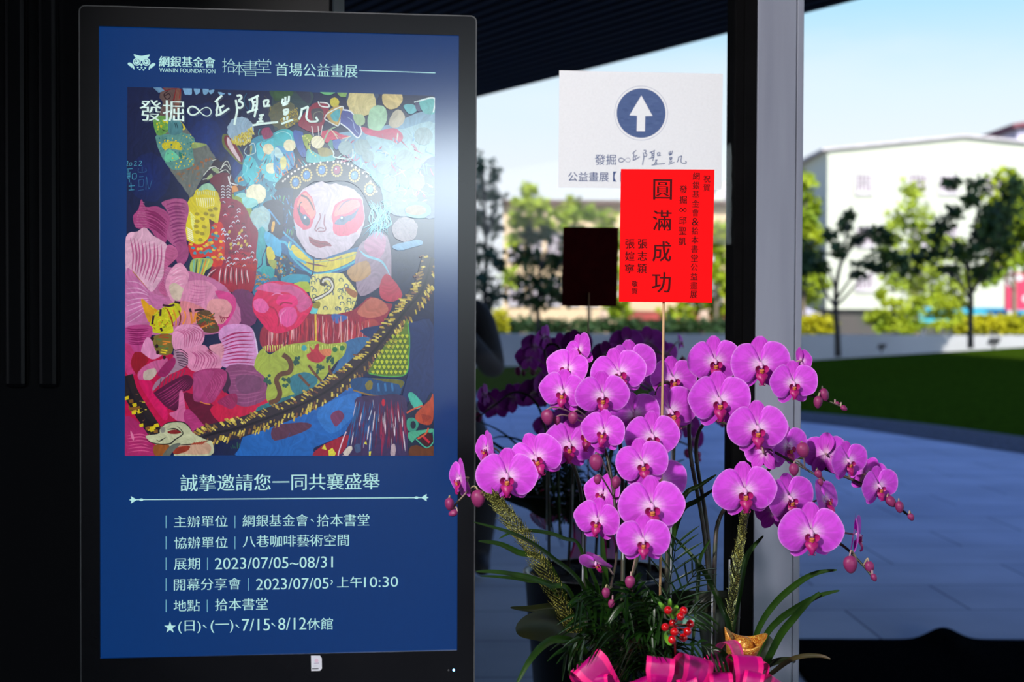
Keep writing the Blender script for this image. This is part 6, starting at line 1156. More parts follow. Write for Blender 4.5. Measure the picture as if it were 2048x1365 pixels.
# ---- gold ingot
m_ing = bpy.data.materials.new('gold_glitter'); m_ing.use_nodes = True; nt = m_ing.node_tree; b = bsdf(m_ing)
tc = N(nt, 'ShaderNodeTexCoord'); vo = N(nt, 'ShaderNodeTexVoronoi'); vo.inputs['Scale'].default_value = 1100; nt.links.new(tc.outputs['Object'], vo.inputs['Vector'])
sp = N(nt, 'ShaderNodeSeparateColor'); nt.links.new(vo.outputs['Color'], sp.inputs[0]); rr = N(nt, 'ShaderNodeValToRGB'); e = rr.color_ramp.elements
e[0].position = .1; e[0].color = (.46, .055, .008, 1); e[1].position = .95; e[1].color = (1, .78, .20, 1); q = e.new(.45); q.color = (.62, .16, .016, 1); q = e.new(.72); q.color = (.85, .42, .02, 1)
nt.links.new(sp.outputs[0], rr.inputs[0]); nt.links.new(rr.outputs[0], b.inputs['Base Color']); b.inputs['Metallic'].default_value = .35; b.inputs['Roughness'].default_value = .30
nm = N(nt, 'ShaderNodeBump'); nm.inputs['Strength'].default_value = .8; nm.inputs['Distance'].default_value = .002; nt.links.new(sp.outputs[1], nm.inputs['Height']); nt.links.new(nm.outputs[0], b.inputs['Normal'])
ic = W(1486, 1290, 2.24); mb = MB(); vs = []; n = 40
prof = [(.0, -.030, 0), (.50, -.030, 0), (.60, -.027, .05), (.82, -.008, .45), (1.0, .004, 1.0), (.93, .004, .98), (.78, -.006, .5), (.58, -.010, .1), (.52, -.004, 0), (.42, .006, 0), (.24, .012, 0), (0, .0135, 0)]
for r_, z, ri in prof:
    for j in range(n):
        a = 2*math.pi*j/n; x, y = .0345*r_*math.cos(a), .024*r_*math.sin(a); zz = z + ri * .020 * abs(math.cos(a)) ** 2.2
        vs.append(ic + Matrix.Rotation(R(9), 3, 'Y') @ Matrix.Rotation(R(0), 3, 'Z') @ Matrix.Rotation(R(13), 3, 'X') @ Vector((x, y, zz)))
mb.grid(vs, len(prof), n, closed=True); io = mb.build('gold_ingot', m_ing)
tag(io, 'glittery gold ingot ornament tucked beside the grey pillar above the ribbon', 'ornament')
MB()
# pick that carries the ingot
MB().tube([ic + Vector((0, .004, -.02)), W(1470, 1390, 2.3)], .002, 6).build('pick', m_stake, io)

# ================================================================== THE FRONT ARRANGEMENT'S REFLECTION, BUILT AS MIRRORED COPIES BEYOND THE GLASS
Nv = Vector((GN.x, GN.y, 0)).normalized(); D0 = Nv.dot(GP)
MIR = Matrix(((1 - 2*Nv.x*Nv.x, -2*Nv.x*Nv.y, 0, 2*D0*Nv.x), (-2*Nv.x*Nv.y, 1 - 2*Nv.y*Nv.y, 0, 2*D0*Nv.y), (0, 0, 1, 0), (0, 0, 0, 1)))
for o, lab, grp in ((pC.root, 'mirrored orchid plant copy for the glass reflection, below the black card', 1), (pL.root, 'mirrored orchid plant copy for the glass reflection, left of the black card', 1), (pS.root, 'mirrored orchid plant copy for the glass reflection, its spray nearest the display', 1), (pA.root, 'mirrored orchid plant copy for the glass reflection, right of the black card stick', 1),
                    (pB.root, 'mirrored orchid plant copy for the glass reflection, hidden behind the front centre blooms', 1), (pR.root, 'mirrored orchid plant copy for the glass reflection, spreading farthest right there', 1), (pD.root, 'mirrored orchid plant copy for the glass reflection, low behind the front right stems', 1),
                    (planter, 'mirrored copy of the tall black planter for the glass reflection', 0), (bow, 'mirrored copy of the pink ribbon bow for the glass reflection', 0), (palm, 'mirrored copy of the parlour palm for the glass reflection', 0), (grass, 'mirrored copy of the arching strap leaves for the glass reflection', 0), (card, 'mirrored copy of the card and stick for the glass reflection, left of the red card', 0)):
    c = copy_tree(o); c['label'] = lab; c.matrix_basis = MIR @ Matrix.Translation(o.location)
    if grp: c['group'] = 'mirrored orchid plant copies'
# ================================================================== GARDEN AND STREET BEYOND
def leafmat(name, c1, c2): return pmat(name, c1, c2, scale=.9, rough=.6, spec=.3, ramp=(.40, .60))
m_lsun = leafmat('sunlit_leaf', (.30, .36, .008, 1), (.16, .25, .007, 1)); m_lpale = leafmat('pale_leaf', (.36, .44, .03, 1), (.24, .33, .02, 1)); m_ldark = leafmat('shaded_leaf', (.035, .075, .016, 1), (.020, .05, .012, 1)); m_lyel = leafmat('yellow_green_leaf', (.46, .42, .006, 1), (.32, .33, .006, 1)); m_lblue = leafmat('blue_green_leaf', (.04, .085, .05, 1), (.03, .06, .04, 1))  # sun and shade are also put into these leaf tones
m_bark = pmat('dark_bark', (.045, .040, .035, 1), (.025, .022, .020, 1), scale=6, rough=.9); m_bark2 = pmat('pale_bark', (.22, .17, .12, 1), scale=6, rough=.9)
def leaves(mb, c, r, n, size, rn):
    for _ in range(n):
        a, z = rn.uniform(0, 6.283), rn.uniform(-1, 1); q = rn.random() ** .45; s_ = math.sqrt(1 - z*z)
        p = c + Vector((r[0]*q*s_*math.cos(a), r[1]*q*s_*math.sin(a), r[2]*q*z)); L = size * rn.uniform(.6, 1.3); w_ = L * .36
        d = Vector((rn.gauss(0, 1), rn.gauss(0, 1), rn.gauss(-.2, .7))).normalized(); sd_ = d.orthogonal().normalized(); sd_ = Matrix.Rotation(rn.uniform(0, 6.28), 3, d) @ sd_; nn = d.cross(sd_)
        mb.add([p, p + d*L*.5 + sd_*w_ + nn*w_*.25, p + d*L, p + d*L*.5 - sd_*w_ + nn*w_*.25], [(0, 1, 2, 3)])
def tree(name, label, d, trunk, limbs, clumps, lm, size=.16, dens=1.0, rad=.09, group='trees in the garden', seed=1, bark=None, cat='tree', ground=None):
    rn = random.Random(seed); b0 = aty(*trunk[0], d); 
    if ground is not None: b0.z = ground
    elif d > 30.3: b0.z = 0.005
    rad *= .62
    root = empty(name, b0); tag(root, label, cat, group)
    P = [tuple(b0)] + [tuple(aty(x, y, d)) for x, y in trunk[1:]]; sp_ = spline(P, 5) if len(P) > 2 else P; k = len(sp_)
    MB().tube([tuple(p) for p in sp_], [rad * (1 - .7 * i / (k - 1)) for i in range(k)], 8).build('trunk', bark or m_bark, root)
    for L in limbs:
        Q = spline([tuple(aty(x, y, d + rn.uniform(-.3, .3))) for x, y in L], 4); m_ = len(Q); MB().tube([tuple(p) for p in Q], [rad * .5 * (1 - .75 * i / (m_ - 1)) for i in range(m_)], 6).build('branch', bark or m_bark, root)
    mb = MB()
    for (x, y, rx, ry) in clumps:
        c = aty(x, y, d + rn.uniform(-.6, .6)); rx *= 1.12; ry *= 1.12; r_ = (rx * d / FPX, max(rx, ry) * d / FPX * .8, ry * d / FPX); n = int(dens * 38 * (r_[0] * r_[2] + .02) / (size * size))
        leaves(mb, c, r_, n, size, rn)
    mb.build('foliage', lm, root, smooth=False); return root
# on the lawn, in the building's shade
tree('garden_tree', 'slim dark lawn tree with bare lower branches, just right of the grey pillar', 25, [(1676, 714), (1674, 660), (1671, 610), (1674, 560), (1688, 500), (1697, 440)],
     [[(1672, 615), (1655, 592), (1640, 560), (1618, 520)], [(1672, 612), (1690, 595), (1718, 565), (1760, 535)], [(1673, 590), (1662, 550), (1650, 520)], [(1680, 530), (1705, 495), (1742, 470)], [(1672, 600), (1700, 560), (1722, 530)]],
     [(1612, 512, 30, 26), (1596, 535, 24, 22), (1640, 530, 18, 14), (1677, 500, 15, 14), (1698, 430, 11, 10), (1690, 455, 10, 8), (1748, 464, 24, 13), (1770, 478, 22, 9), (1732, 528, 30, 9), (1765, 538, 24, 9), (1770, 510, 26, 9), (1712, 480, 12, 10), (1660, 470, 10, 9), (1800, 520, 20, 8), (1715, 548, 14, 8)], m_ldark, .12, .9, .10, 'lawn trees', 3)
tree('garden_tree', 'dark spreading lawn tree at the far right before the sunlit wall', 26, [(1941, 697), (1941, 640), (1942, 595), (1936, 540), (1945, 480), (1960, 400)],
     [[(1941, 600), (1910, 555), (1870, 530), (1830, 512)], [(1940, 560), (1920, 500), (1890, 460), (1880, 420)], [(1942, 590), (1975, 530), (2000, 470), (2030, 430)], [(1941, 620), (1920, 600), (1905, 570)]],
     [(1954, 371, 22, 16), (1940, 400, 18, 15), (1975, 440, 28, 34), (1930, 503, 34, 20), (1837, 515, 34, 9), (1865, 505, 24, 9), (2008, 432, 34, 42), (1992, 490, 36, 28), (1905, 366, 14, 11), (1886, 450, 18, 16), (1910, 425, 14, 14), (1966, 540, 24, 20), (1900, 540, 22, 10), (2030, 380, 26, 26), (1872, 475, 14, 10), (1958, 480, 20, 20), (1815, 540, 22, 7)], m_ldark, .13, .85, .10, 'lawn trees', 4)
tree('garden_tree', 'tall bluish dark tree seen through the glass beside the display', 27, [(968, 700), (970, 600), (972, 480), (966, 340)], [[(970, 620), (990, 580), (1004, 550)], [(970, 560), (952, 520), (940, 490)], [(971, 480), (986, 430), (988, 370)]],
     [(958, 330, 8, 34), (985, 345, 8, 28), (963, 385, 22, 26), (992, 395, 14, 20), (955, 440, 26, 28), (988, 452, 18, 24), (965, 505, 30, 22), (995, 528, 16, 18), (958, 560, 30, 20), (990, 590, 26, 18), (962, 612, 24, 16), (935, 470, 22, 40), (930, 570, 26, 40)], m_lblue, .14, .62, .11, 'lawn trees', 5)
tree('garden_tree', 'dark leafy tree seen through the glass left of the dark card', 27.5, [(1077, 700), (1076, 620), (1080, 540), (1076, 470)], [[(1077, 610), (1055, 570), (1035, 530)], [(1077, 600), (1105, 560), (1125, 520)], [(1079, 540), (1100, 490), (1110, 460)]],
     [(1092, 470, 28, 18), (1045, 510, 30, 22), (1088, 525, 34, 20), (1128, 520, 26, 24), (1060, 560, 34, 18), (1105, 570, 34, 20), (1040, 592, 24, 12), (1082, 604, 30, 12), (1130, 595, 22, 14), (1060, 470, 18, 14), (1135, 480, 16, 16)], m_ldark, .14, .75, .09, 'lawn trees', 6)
# beyond the wall, in the sun
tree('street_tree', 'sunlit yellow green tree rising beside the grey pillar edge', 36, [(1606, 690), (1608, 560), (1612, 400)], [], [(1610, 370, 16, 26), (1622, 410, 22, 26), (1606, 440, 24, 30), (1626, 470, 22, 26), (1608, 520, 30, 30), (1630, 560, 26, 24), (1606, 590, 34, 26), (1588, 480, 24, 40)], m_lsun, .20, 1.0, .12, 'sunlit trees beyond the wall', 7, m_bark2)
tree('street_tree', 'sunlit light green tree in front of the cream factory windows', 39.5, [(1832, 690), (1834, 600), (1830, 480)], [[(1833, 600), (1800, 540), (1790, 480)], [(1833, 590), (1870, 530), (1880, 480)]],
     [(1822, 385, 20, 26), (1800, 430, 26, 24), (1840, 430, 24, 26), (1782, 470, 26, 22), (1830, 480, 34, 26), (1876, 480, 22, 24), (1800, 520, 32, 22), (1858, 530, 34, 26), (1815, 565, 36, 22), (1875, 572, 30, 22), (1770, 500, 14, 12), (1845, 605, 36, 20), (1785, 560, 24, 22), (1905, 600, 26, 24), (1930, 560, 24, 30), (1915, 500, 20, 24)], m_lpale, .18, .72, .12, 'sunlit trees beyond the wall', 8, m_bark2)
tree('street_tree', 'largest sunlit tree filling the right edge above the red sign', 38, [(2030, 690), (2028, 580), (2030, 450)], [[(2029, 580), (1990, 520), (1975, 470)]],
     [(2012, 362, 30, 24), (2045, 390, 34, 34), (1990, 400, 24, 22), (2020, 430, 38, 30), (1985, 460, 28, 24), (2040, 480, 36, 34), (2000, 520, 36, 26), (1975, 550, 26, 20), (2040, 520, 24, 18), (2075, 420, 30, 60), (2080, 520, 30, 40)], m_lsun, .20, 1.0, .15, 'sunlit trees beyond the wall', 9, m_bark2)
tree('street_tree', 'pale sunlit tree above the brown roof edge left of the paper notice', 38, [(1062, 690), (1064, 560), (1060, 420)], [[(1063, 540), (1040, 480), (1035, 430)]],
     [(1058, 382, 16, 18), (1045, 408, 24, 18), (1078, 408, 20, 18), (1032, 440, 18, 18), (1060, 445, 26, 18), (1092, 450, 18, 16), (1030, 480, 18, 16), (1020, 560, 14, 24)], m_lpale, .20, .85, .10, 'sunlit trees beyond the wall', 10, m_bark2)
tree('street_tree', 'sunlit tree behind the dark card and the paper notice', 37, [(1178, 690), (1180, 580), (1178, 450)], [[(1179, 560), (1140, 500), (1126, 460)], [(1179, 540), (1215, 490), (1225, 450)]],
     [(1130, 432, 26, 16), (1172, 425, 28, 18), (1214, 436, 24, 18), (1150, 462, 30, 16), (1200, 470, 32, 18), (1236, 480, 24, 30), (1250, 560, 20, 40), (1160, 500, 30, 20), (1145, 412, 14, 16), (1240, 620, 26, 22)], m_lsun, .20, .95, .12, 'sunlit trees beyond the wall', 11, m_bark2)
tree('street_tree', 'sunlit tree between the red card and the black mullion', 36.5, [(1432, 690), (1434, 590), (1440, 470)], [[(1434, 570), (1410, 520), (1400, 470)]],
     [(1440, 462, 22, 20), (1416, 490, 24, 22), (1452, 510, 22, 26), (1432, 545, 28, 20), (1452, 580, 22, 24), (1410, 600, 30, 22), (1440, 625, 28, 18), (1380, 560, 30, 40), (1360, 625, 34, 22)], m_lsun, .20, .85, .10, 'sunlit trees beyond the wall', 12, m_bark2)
# clipped shrubs and hedges just behind the wall
tree('cloud_pruned_shrub', 'layered bright green shrub over the garden wall, centre right', 34.2, [(1790, 690), (1788, 640), (1782, 600)], [[(1788, 650), (1810, 632)], [(1788, 645), (1762, 632)]],
     [(1788, 606, 26, 8), (1762, 628, 26, 8), (1815, 622, 26, 8), (1745, 640, 18, 7), (1790, 642, 30, 8), (1832, 648, 22, 8), (1768, 656, 20, 7), (1812, 660, 22, 7), (1762, 587, 9, 9), (1840, 600, 16, 9)], m_lsun, .13, 1.3, .07, 'shrubs behind the wall', 13, m_bark, 'shrub')
tree('cloud_pruned_shrub', 'layered bright green shrub left of the right lawn tree trunk', 35.7, [(1905, 690), (1905, 645), (1900, 610)], [], [(1900, 606, 30, 10), (1880, 628, 24, 8), (1920, 634, 22, 9), (1890, 650, 30, 9), (1925, 655, 20, 8), (1870, 600, 20, 9)], m_lsun, .13, 1.3, .07, 'shrubs behind the wall', 14, m_bark, 'shrub')
tree('hedge', 'yellow green hedge behind the wall just right of the grey pillar', 32.5, [(1630, 690), (1630, 660)], [], [(1604, 652, 18, 18), (1630, 648, 22, 18), (1655, 652, 18, 18), (1580, 652, 18, 16)], m_lyel, .12, 1.5, .04, 'hedges behind the wall', 15, m_bark, 'hedge')
tree('hedge', 'long yellow green hedge behind the wall at the right edge', 31.5, [(1990, 690), (1990, 660)], [], [(1950, 650, 24, 16), (1978, 648, 26, 18), (2006, 648, 26, 18), (2034, 650, 26, 18), (2065, 650, 26, 18), (1925, 660, 14, 10)], m_lyel, .12, 1.4, .04, 'hedges behind the wall', 16, m_bark, 'hedge')
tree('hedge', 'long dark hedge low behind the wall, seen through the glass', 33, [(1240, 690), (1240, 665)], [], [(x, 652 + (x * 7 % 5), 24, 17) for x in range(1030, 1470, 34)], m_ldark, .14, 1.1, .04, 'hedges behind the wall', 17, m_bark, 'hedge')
tree('hedge', 'small bright shrub at the left end of the wall beside the display', 31.6, [(996, 690), (996, 660)], [], [(998, 640, 14, 22), (986, 655, 14, 14), (1004, 655, 10, 14)], m_lyel, .12, 1.3, .04, 'hedges behind the wall', 18, m_bark, 'hedge')

# ---- buildings across the street
m_cream = pmat('cream_render', (.52, .535, .44, 1), (.49, .505, .415, 1), scale=.25, rough=.8, stretch=(3, 3, .3)); m_tan = pmat('warm_render', (.62, .46, .28, 1), (.56, .42, .26, 1), scale=.3, rough=.8); m_roofb = pmat('brown_roof', (.12, .075, .055, 1), scale=2, rough=.8); m_pane = pmat('dim_window', (.20, .14, .17, 1), (.30, .24, .27, 1), scale=2.5, rough=.4); m_wfr = pmat('white_window_frame', (.62, .57, .59, 1), scale=2, rough=.6); m_dkg = pmat('dark_shopfront', (.035, .045, .03, 1), (.06, .05, .045, 1), scale=.7, rough=.6)
def px2(x, y, yy): p = aty(x, y, yy); return p.x, p.z
YB = 60.0
fac = empty('factory_building', (18, YB, 0)); tag(fac, 'large cream gabled factory building at the right beyond the trees', 'building', 'buildings across the street')
xl, zl = px2(1655, 302, YB); xr_, zr = px2(1928, 274, YB); xe = 2*xr_ - xl; zb = px2(1700, 619, YB)[1]; XL2 = xl + .25
prof = [(xl, zb), (xe, zb), (xe, zl), (xr_, zr), (xl, zl)]
mb = MB(); mb.add([(x, YB, z) for x, z in prof] + [(x + (.25 if i in (0, 4) else 0), YB + 12, z) for i, (x, z) in enumerate(prof)], [(0, 1, 2, 3, 4), (9, 8, 7, 6, 5), (0, 4, 9, 5), (1, 6, 7, 2), (4, 3, 8, 9), (3, 2, 7, 8)])
mb.build('wall', m_cream, fac, smooth=False)
mb = MB(); mb.obox((xl - .25, YB - .2, zl), (xr_ - xl + .25, 0, zr - zl), (0, 12.4, 0), (0, 0, .10)); mb.obox((xr_, YB - .2, zr), (xe - xr_ + .25, 0, zl - zr), (0, 12.4, 0), (0, 0, .10)); mb.build('roof', m_wfr, fac, smooth=False)
MB().box((xl + .3, YB + .3, 0), (xe - .3, YB + 11.5, zb + .02)).build('shopfront', m_dkg, fac, smooth=False)
def window(parent, x0, y0, x1, y1, yy, nb=4):
    a, zt = px2(x0, y0, yy); c, zb_ = px2(x1, y1, yy); f = MB().box((a - .08, yy - .10, zb_ - .22), (c + .08, yy - .02, zb_ - .08)).box((a - .08, yy - .08, zb_ - .08), (a, yy - .01, zt + .06)).box((c, yy - .08, zb_ - .08), (c + .08, yy - .01, zt + .06)).box((a, yy - .08, zt), (c, yy - .01, zt + .06))
    for i in range(1, nb): xx = a + (c - a) * i / nb; f.box((xx - .03, yy - .07, zb_ - .08), (xx + .03, yy - .02, zt))
    zz = (zt + zb_) / 2; f.box((a, yy - .07, zz - .025), (c, yy - .02, zz + .025)); fo = f.build('window', m_wfr, parent, smooth=False); MB().box((a, yy - .03, zb_ - .08), (c, yy - .005, zt)).build('pane', m_pane, fo, smooth=False)
for a in ((1714, 351, 1741, 380), (1820, 351, 1851, 380), (1881, 352, 1912, 380), (1716, 455, 1744, 486), (1822, 455, 1850, 486), (1884, 455, 1912, 486), (1714, 548, 1744, 574), (1822, 548, 1850, 574), (1975, 352, 2003, 380)): window(fac, *a, YB)
x_, z0 = px2(1640, 394, 63); z1 = px2(1640, 352, 63)[1]; MB().box((xl + .02, 63.6, z0), (xl + .09, 65.8, z1)).build('side_window', m_wfr, fac, smooth=False)
YW = 48.0
wh = empty('warehouse_building', (4, YW, 0)); tag(wh, 'low warm cream building with a brown roof edge seen through the glass', 'building', 'buildings across the street')
xa, zt = px2(1007, 411, YW); xb2, _ = px2(1500, 411, YW)
MB().box((xa, YW, 0), (xb2, YW + 8, zt)).build('wall', m_tan, wh, smooth=False); MB().box((xa - .05, YW - .35, zt), (xb2 + .1, YW + 8.2, zt + .17)).build('roof_edge', m_roofb, wh, smooth=False)
for x0 in (1022, 1060, 1098, 1136, 1174, 1212, 1380, 1420): window(wh, x0, 470, x0 + 20, 510, YW, 3); window(wh, x0, 560, x0 + 20, 600, YW, 3)
x0, z0 = px2(1250, 640, YW); x1, z1 = px2(1470, 626, YW)
m_raw = pmat('red_awning', (.45, .06, .05, 1), (.35, .05, .04, 1), scale=1.5, rough=.7)
aw = MB().obox((x0, YW - .05, z1), (x1 - x0, 0, 0), (0, -1.4, z0 - z1), (0, 0, .05)).build('awning', m_raw); tag(aw, 'faded red shop awning low on the warm cream building behind the glass', 'awning', 'shop awnings')
YG = 58.0; gb = empty('gabled_house', (8.5, YG, 0)); tag(gb, 'pale gabled house roofline between the paper notice and the mullion', 'building', 'buildings across the street')
xa, za = px2(1424, 400, YG); xm, zm = px2(1446, 362, YG); xz, zz = px2(1500, 395, YG)
MB().add([(xa, YG, 0), (xz, YG, 0), (xz, YG, zz), (xm, YG, zm), (xa, YG, za), (xa, YG+7, 0), (xz, YG+7, 0), (xz, YG+7, zz), (xm, YG+7, zm), (xa, YG+7, za)], [(0,1,2,3,4), (9,8,7,6,5), (0,4,9,5), (1,6,7,2), (4,3,8,9), (3,2,7,8)]).build('wall', m_cream, gb, smooth=False)
window(gb, 1452, 372, 1466, 412, YG, 2)
YT = 84.0; tb = empty('tower_block', (31, YT, 0)); tag(tb, 'distant mauve building corner with a dark red roof at the top right', 'building', 'buildings across the street')
xa, za = px2(2034, 258, YT); MB().box((xa, YT, 0), (xa + 9, YT + 8, za)).build('wall', pmat('mauve_render', (.62, .56, .70, 1), scale=.4, rough=.8), tb, smooth=False); MB().obox((xa - .4, YT - .5, za), (9.8, 0, 1.6), (0, 9, 0), (0, 0, .25)).build('roof', pmat('dark_red_roof', (.20, .06, .08, 1), scale=1, rough=.7), tb, smooth=False)
# turquoise awning and red sign board
YA = 46.0; x0, z0 = px2(1808, 642, YA); x1, z1 = px2(2090, 619, YA); m_teal = pmat('turquoise_awning', (.04, .40, .46, 1), (.035, .36, .42, 1), scale=1.2, rough=.6)
at_ = empty('canvas_awning', (x0, YA, 0)); tag(at_, 'long turquoise canvas awning along the street at the right', 'awning', 'shop awnings')
MB().obox((x0, YA, z1), (x1 - x0, 0, 0), (0, -1.6, z0 - z1 + .08), (0, 0, .05)).obox((x0, YA - 1.6, z0 - .05), (x1 - x0, 0, 0), (0, .03, 0), (0, 0, .18)).build('canopy', m_teal, at_, smooth=False)
for i in range(4): MB().tube([(x0 + (x1 - x0) * (i + .5) / 4, YA - .2, 0), (x0 + (x1 - x0) * (i + .5) / 4, YA - .2, z1)], .05, 8).build('post', m_wfr, at_)
YS = 44.0; x0, z0 = px2(2011, 620, YS); x1, z1 = px2(2075, 546, YS); sg = empty('sign_board', (x0 + .5, YS, 0)); tag(sg, 'bright red street sign board with white marks at the right edge', 'sign')
MB().box((x0, YS, z0), (x1, YS + .12, z1)).build('panel', pmat('red_sign_paint', (.52, .012, .07, 1), (.46, .012, .06, 1), scale=1, rough=.5), sg, smooth=False); MB().box((x0 + .1, YS + .02, 0), (x0 + .2, YS + .10, z0)).box((x1 - .2, YS + .02, 0), (x1 - .1, YS + .10, z0)).build('posts', m_wfr, sg, smooth=False)
mk = MB(); SF = Frame((x0, YS - .012, z0), (1, 0, 0), (0, 0, 1))
for (u, v, ru, rv) in ((.10, .82, .10, .20), (.42, .86, .16, .09), (.80, .78, .14, .12), (.62, .30, .10, .10)):
    w_, h_ = x1 - x0, z1 - z0; n = 16; mk.add([(x0 + w_*(u + ru*math.cos(6.2832*i/n)), YS - .012, z0 + h_*(v + rv*math.sin(6.2832*i/n))) for i in range(n)], [tuple(range(n))])
mk.build('white_marks', m_wfr, sg, smooth=False)
# white market umbrella roof left, tree stakes, lawn floodlights
YU = 40.0; x0, z0 = px2(1570, 628, YU); x1, z1 = px2(1642, 616, YU); xm = (x0 + x1) / 2; um = empty('market_umbrella', (xm, YU, 0)); tag(um, 'low white market umbrella beside the grey pillar beyond the hedge', 'umbrella')
n = 8; mb = MB(); mb.add([(xm, YU, z1 + .05)] + [(xm + (x1 - xm)*math.cos(6.2832*i/n), YU + 1.0*math.sin(6.2832*i/n), z0) for i in range(n)] + [(xm + (x1 - xm)*math.cos(6.2832*i/n), YU + 1.0*math.sin(6.2832*i/n), z0 - .12) for i in range(n)], [(0, 1 + i, 1 + (i+1) % n) for i in range(n)] + [(1 + i, n + 1 + i, n + 1 + (i+1) % n, 1 + (i+1) % n) for i in range(n)]); mb.build('canopy', m_wfr, um, smooth=False); MB().tube([(xm, YU, 0), (xm, YU, z1)], .03, 8).build('pole', m_wfr, um)
for xx, lab in ((1208, 'pale wooden tripod stake bracing a tree below the dark card'), (1408, 'pale wooden tripod stake bracing a tree right of the card stick')):
    c = aty(xx, 690, 35); st = empty('tree_stake', (c.x, 35, 0)); tag(st, lab, 'stake', 'tripod tree stakes'); top = aty(xx, 622, 35)
    for i in range(3): a = 2.1*i + .5; MB().tube([(c.x + .38*math.cos(a), 35 + .38*math.sin(a), 0), tuple(top + Vector((.03*math.cos(a), .03*math.sin(a), 0)))], .06, 7).build('leg', pmat('pale_stake_wood', (.62, .44, .30, 1), scale=5, rough=.8) if 'pale_stake_wood' not in MATS else MATS['pale_stake_wood'], st)
def onlawn(x, y, d): p = aty(x, y, d); return p
for (x, y, d, s_, lab) in ((1987, 692, 28.5, .13, 'black box floodlight on the lawn by the right tree'), (1763, 700, 28.5, .09, 'small black lawn light left of the sunlit wall part')):
    p = onlawn(x, y, d); f = empty('lawn_floodlight', p); tag(f, lab, 'light', 'lawn lights')
    MB().obox(p + Vector((-s_, -.05, .02)), (2*s_*.8, 0, 0), (0, .1, 0), (s_*.5, 0, s_*1.1)).build('lamp_head', m_body, f, smooth=False, bevel=.01); MB().tube([p + Vector((0, 0, -.06)), p + Vector((0, 0, .08))], .02, 8).build('stem', m_body, f)
# dark block added far behind the viewer, cutting off the glow mirrored in the display
tree('hedge', 'dark clipped hedge far behind the viewpoint', -45, [(1024, 700), (1024, 690)], [], [], m_ldark, .3, .5, .1, 'hedges behind the wall', 19, m_bark, 'hedge') if False else None
struct(MB().box((-30, -48, 0), (40, -46, 3.9)).build('wall_glow_stop', m_dkg, smooth=False))
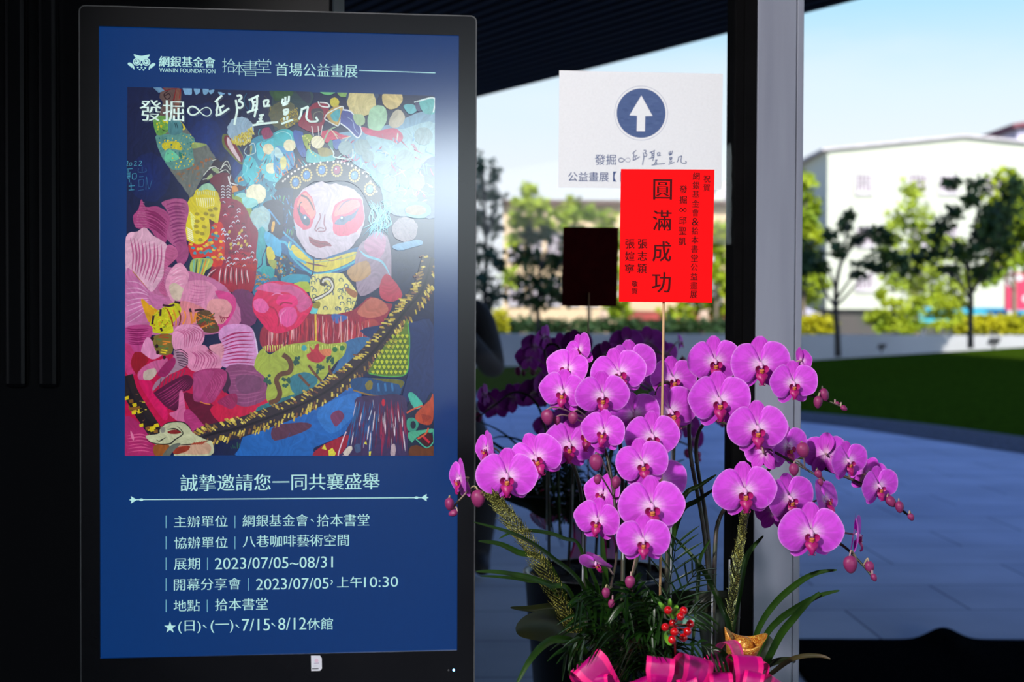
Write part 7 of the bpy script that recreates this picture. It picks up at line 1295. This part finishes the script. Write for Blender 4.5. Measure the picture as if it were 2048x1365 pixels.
# ================================================================== THE VIEWER'S REFLECTION, BUILT AS A FIGURE BEYOND THE GLASS
def person():
    d = 7.5; root = empty('person', (-.36, d, 0)); tag(root, 'person in dark clothes added as a glass reflection, mostly hidden behind the display', 'person')
    J = {}; E_ = []; RD = {}
    def v(n, x, z, y=0.0, r=.05): J[n] = (x, y, z); RD[n] = r
    v('pelvis', 0, .93, 0, .135); v('waist', 0, 1.06, 0, .15); v('chest', 0, 1.27, -.01, .15); v('neckbase', 0, 1.43, .0, .075); v('neck', 0, 1.49, -.01, .052); v('skull', 0, 1.60, -.02, .085); v('crown', 0, 1.69, -.015, .07)
    for k_, s_ in (('r', 1), ('l', -1)):
        v('sh' + k_, .19*s_, 1.39, 0, .085); v('el' + k_, (.275 if s_ > 0 else -.25), 1.07, -.06, .068); v('wr' + k_, .09*s_, 1.33, -.27, .038); v('palm' + k_, .055*s_, 1.40, -.33, .030)
        v('hip' + k_, .10*s_, .88, 0, .098); v('kn' + k_, (.245 if s_ > 0 else -.16), .52, -.06, .082); v('an' + k_, (.19 if s_ > 0 else -.17), .09, .02, .06); v('toe' + k_, (.215 if s_ > 0 else -.19), .045, -.15, .042)
        E_ += [('neckbase', 'sh' + k_), ('sh' + k_, 'el' + k_), ('el' + k_, 'wr' + k_), ('wr' + k_, 'palm' + k_), ('pelvis', 'hip' + k_), ('hip' + k_, 'kn' + k_), ('kn' + k_, 'an' + k_), ('an' + k_, 'toe' + k_)]
        for i, (dx, dz, L) in enumerate(((.030, .05, .06), (.022, .065, .07), (.008, .07, .075), (-.008, .065, .07), (-.02, .05, .055))):
            a, b2 = 'f%s%d' % (k_, i), 'g%s%d' % (k_, i); px, py, pz = J['palm' + k_]; v(a, px + s_*(-.02 + dx*.9), pz + dz*.55, py - .02, .0095); v(b2, px + s_*(-.05 + dx*.7), pz + dz*.9, py - .045, .008); E_ += [('palm' + k_, a), (a, b2)]
    E_ += [('pelvis', 'waist'), ('waist', 'chest'), ('chest', 'neckbase'), ('neckbase', 'neck'), ('neck', 'skull'), ('skull', 'crown')]
    nm_ = list(J); me = bpy.data.meshes.new('body'); me.from_pydata([J[n] for n in nm_], [(nm_.index(a), nm_.index(b2)) for a, b2 in E_], [])
    o = bpy.data.objects.new('body', me); COL.objects.link(o); o.parent = root
    sk = o.modifiers.new('skin', 'SKIN')
    if not me.skin_vertices: return
    for i, n in enumerate(nm_): me.skin_vertices[0].data[i].radius = (RD[n], RD[n]); me.skin_vertices[0].data[i].use_root = (n == 'pelvis')
    ss = o.modifiers.new('smooth', 'SUBSURF'); ss.levels = 2; ss.render_levels = 2; sk.use_smooth_shade = True
    m = bpy.data.materials.new('dark_clothing_and_skin'); m.use_nodes = True; nt = m.node_tree; b = bsdf(m)
    tc = N(nt, 'ShaderNodeTexCoord'); sp = N(nt, 'ShaderNodeSeparateXYZ'); nt.links.new(tc.outputs['Object'], sp.inputs[0])
    g = N(nt, 'ShaderNodeMath', operation='GREATER_THAN'); g.inputs[1].default_value = 1.475; nt.links.new(sp.outputs['Z'], g.inputs[0])
    ns = N(nt, 'ShaderNodeTexNoise'); ns.inputs['Scale'].default_value = 30; cr_ = N(nt, 'ShaderNodeValToRGB'); cr_.color_ramp.elements[0].color = (.010, .010, .013, 1); cr_.color_ramp.elements[1].color = (.018, .018, .022, 1); nt.links.new(ns.outputs['Fac'], cr_.inputs[0])
    mx_ = N(nt, 'ShaderNodeMixRGB'); mx_.inputs[2].default_value = (.45, .28, .20, 1); nt.links.new(g.outputs[0], mx_.inputs[0]); nt.links.new(cr_.outputs[0], mx_.inputs[1]); nt.links.new(mx_.outputs[0], b.inputs['Base Color']); b.inputs['Roughness'].default_value = .8
    me.materials.append(m)
    hb = MB(); n, mm = 9, 16; vs = []
    for i in range(n):
        th = math.pi * .62 * i / (n - 1)
        for j in range(mm):
            a = 2*math.pi*j/mm; f = .0 if (math.sin(a) < -.3 and th > .9) else 1
            vs.append(Vector((-.36 + .098*math.sin(th)*math.cos(a), d - .005 + .108*math.sin(th)*math.sin(a)*(1 if f else .85), 1.64 + .105*math.cos(th)*(1 if f else .6))))
    hb.grid(vs, n, mm, closed=True); hb.build('hair', pmat('black_hair', (.008, .007, .007, 1), scale=40, rough=.5), root)
person()
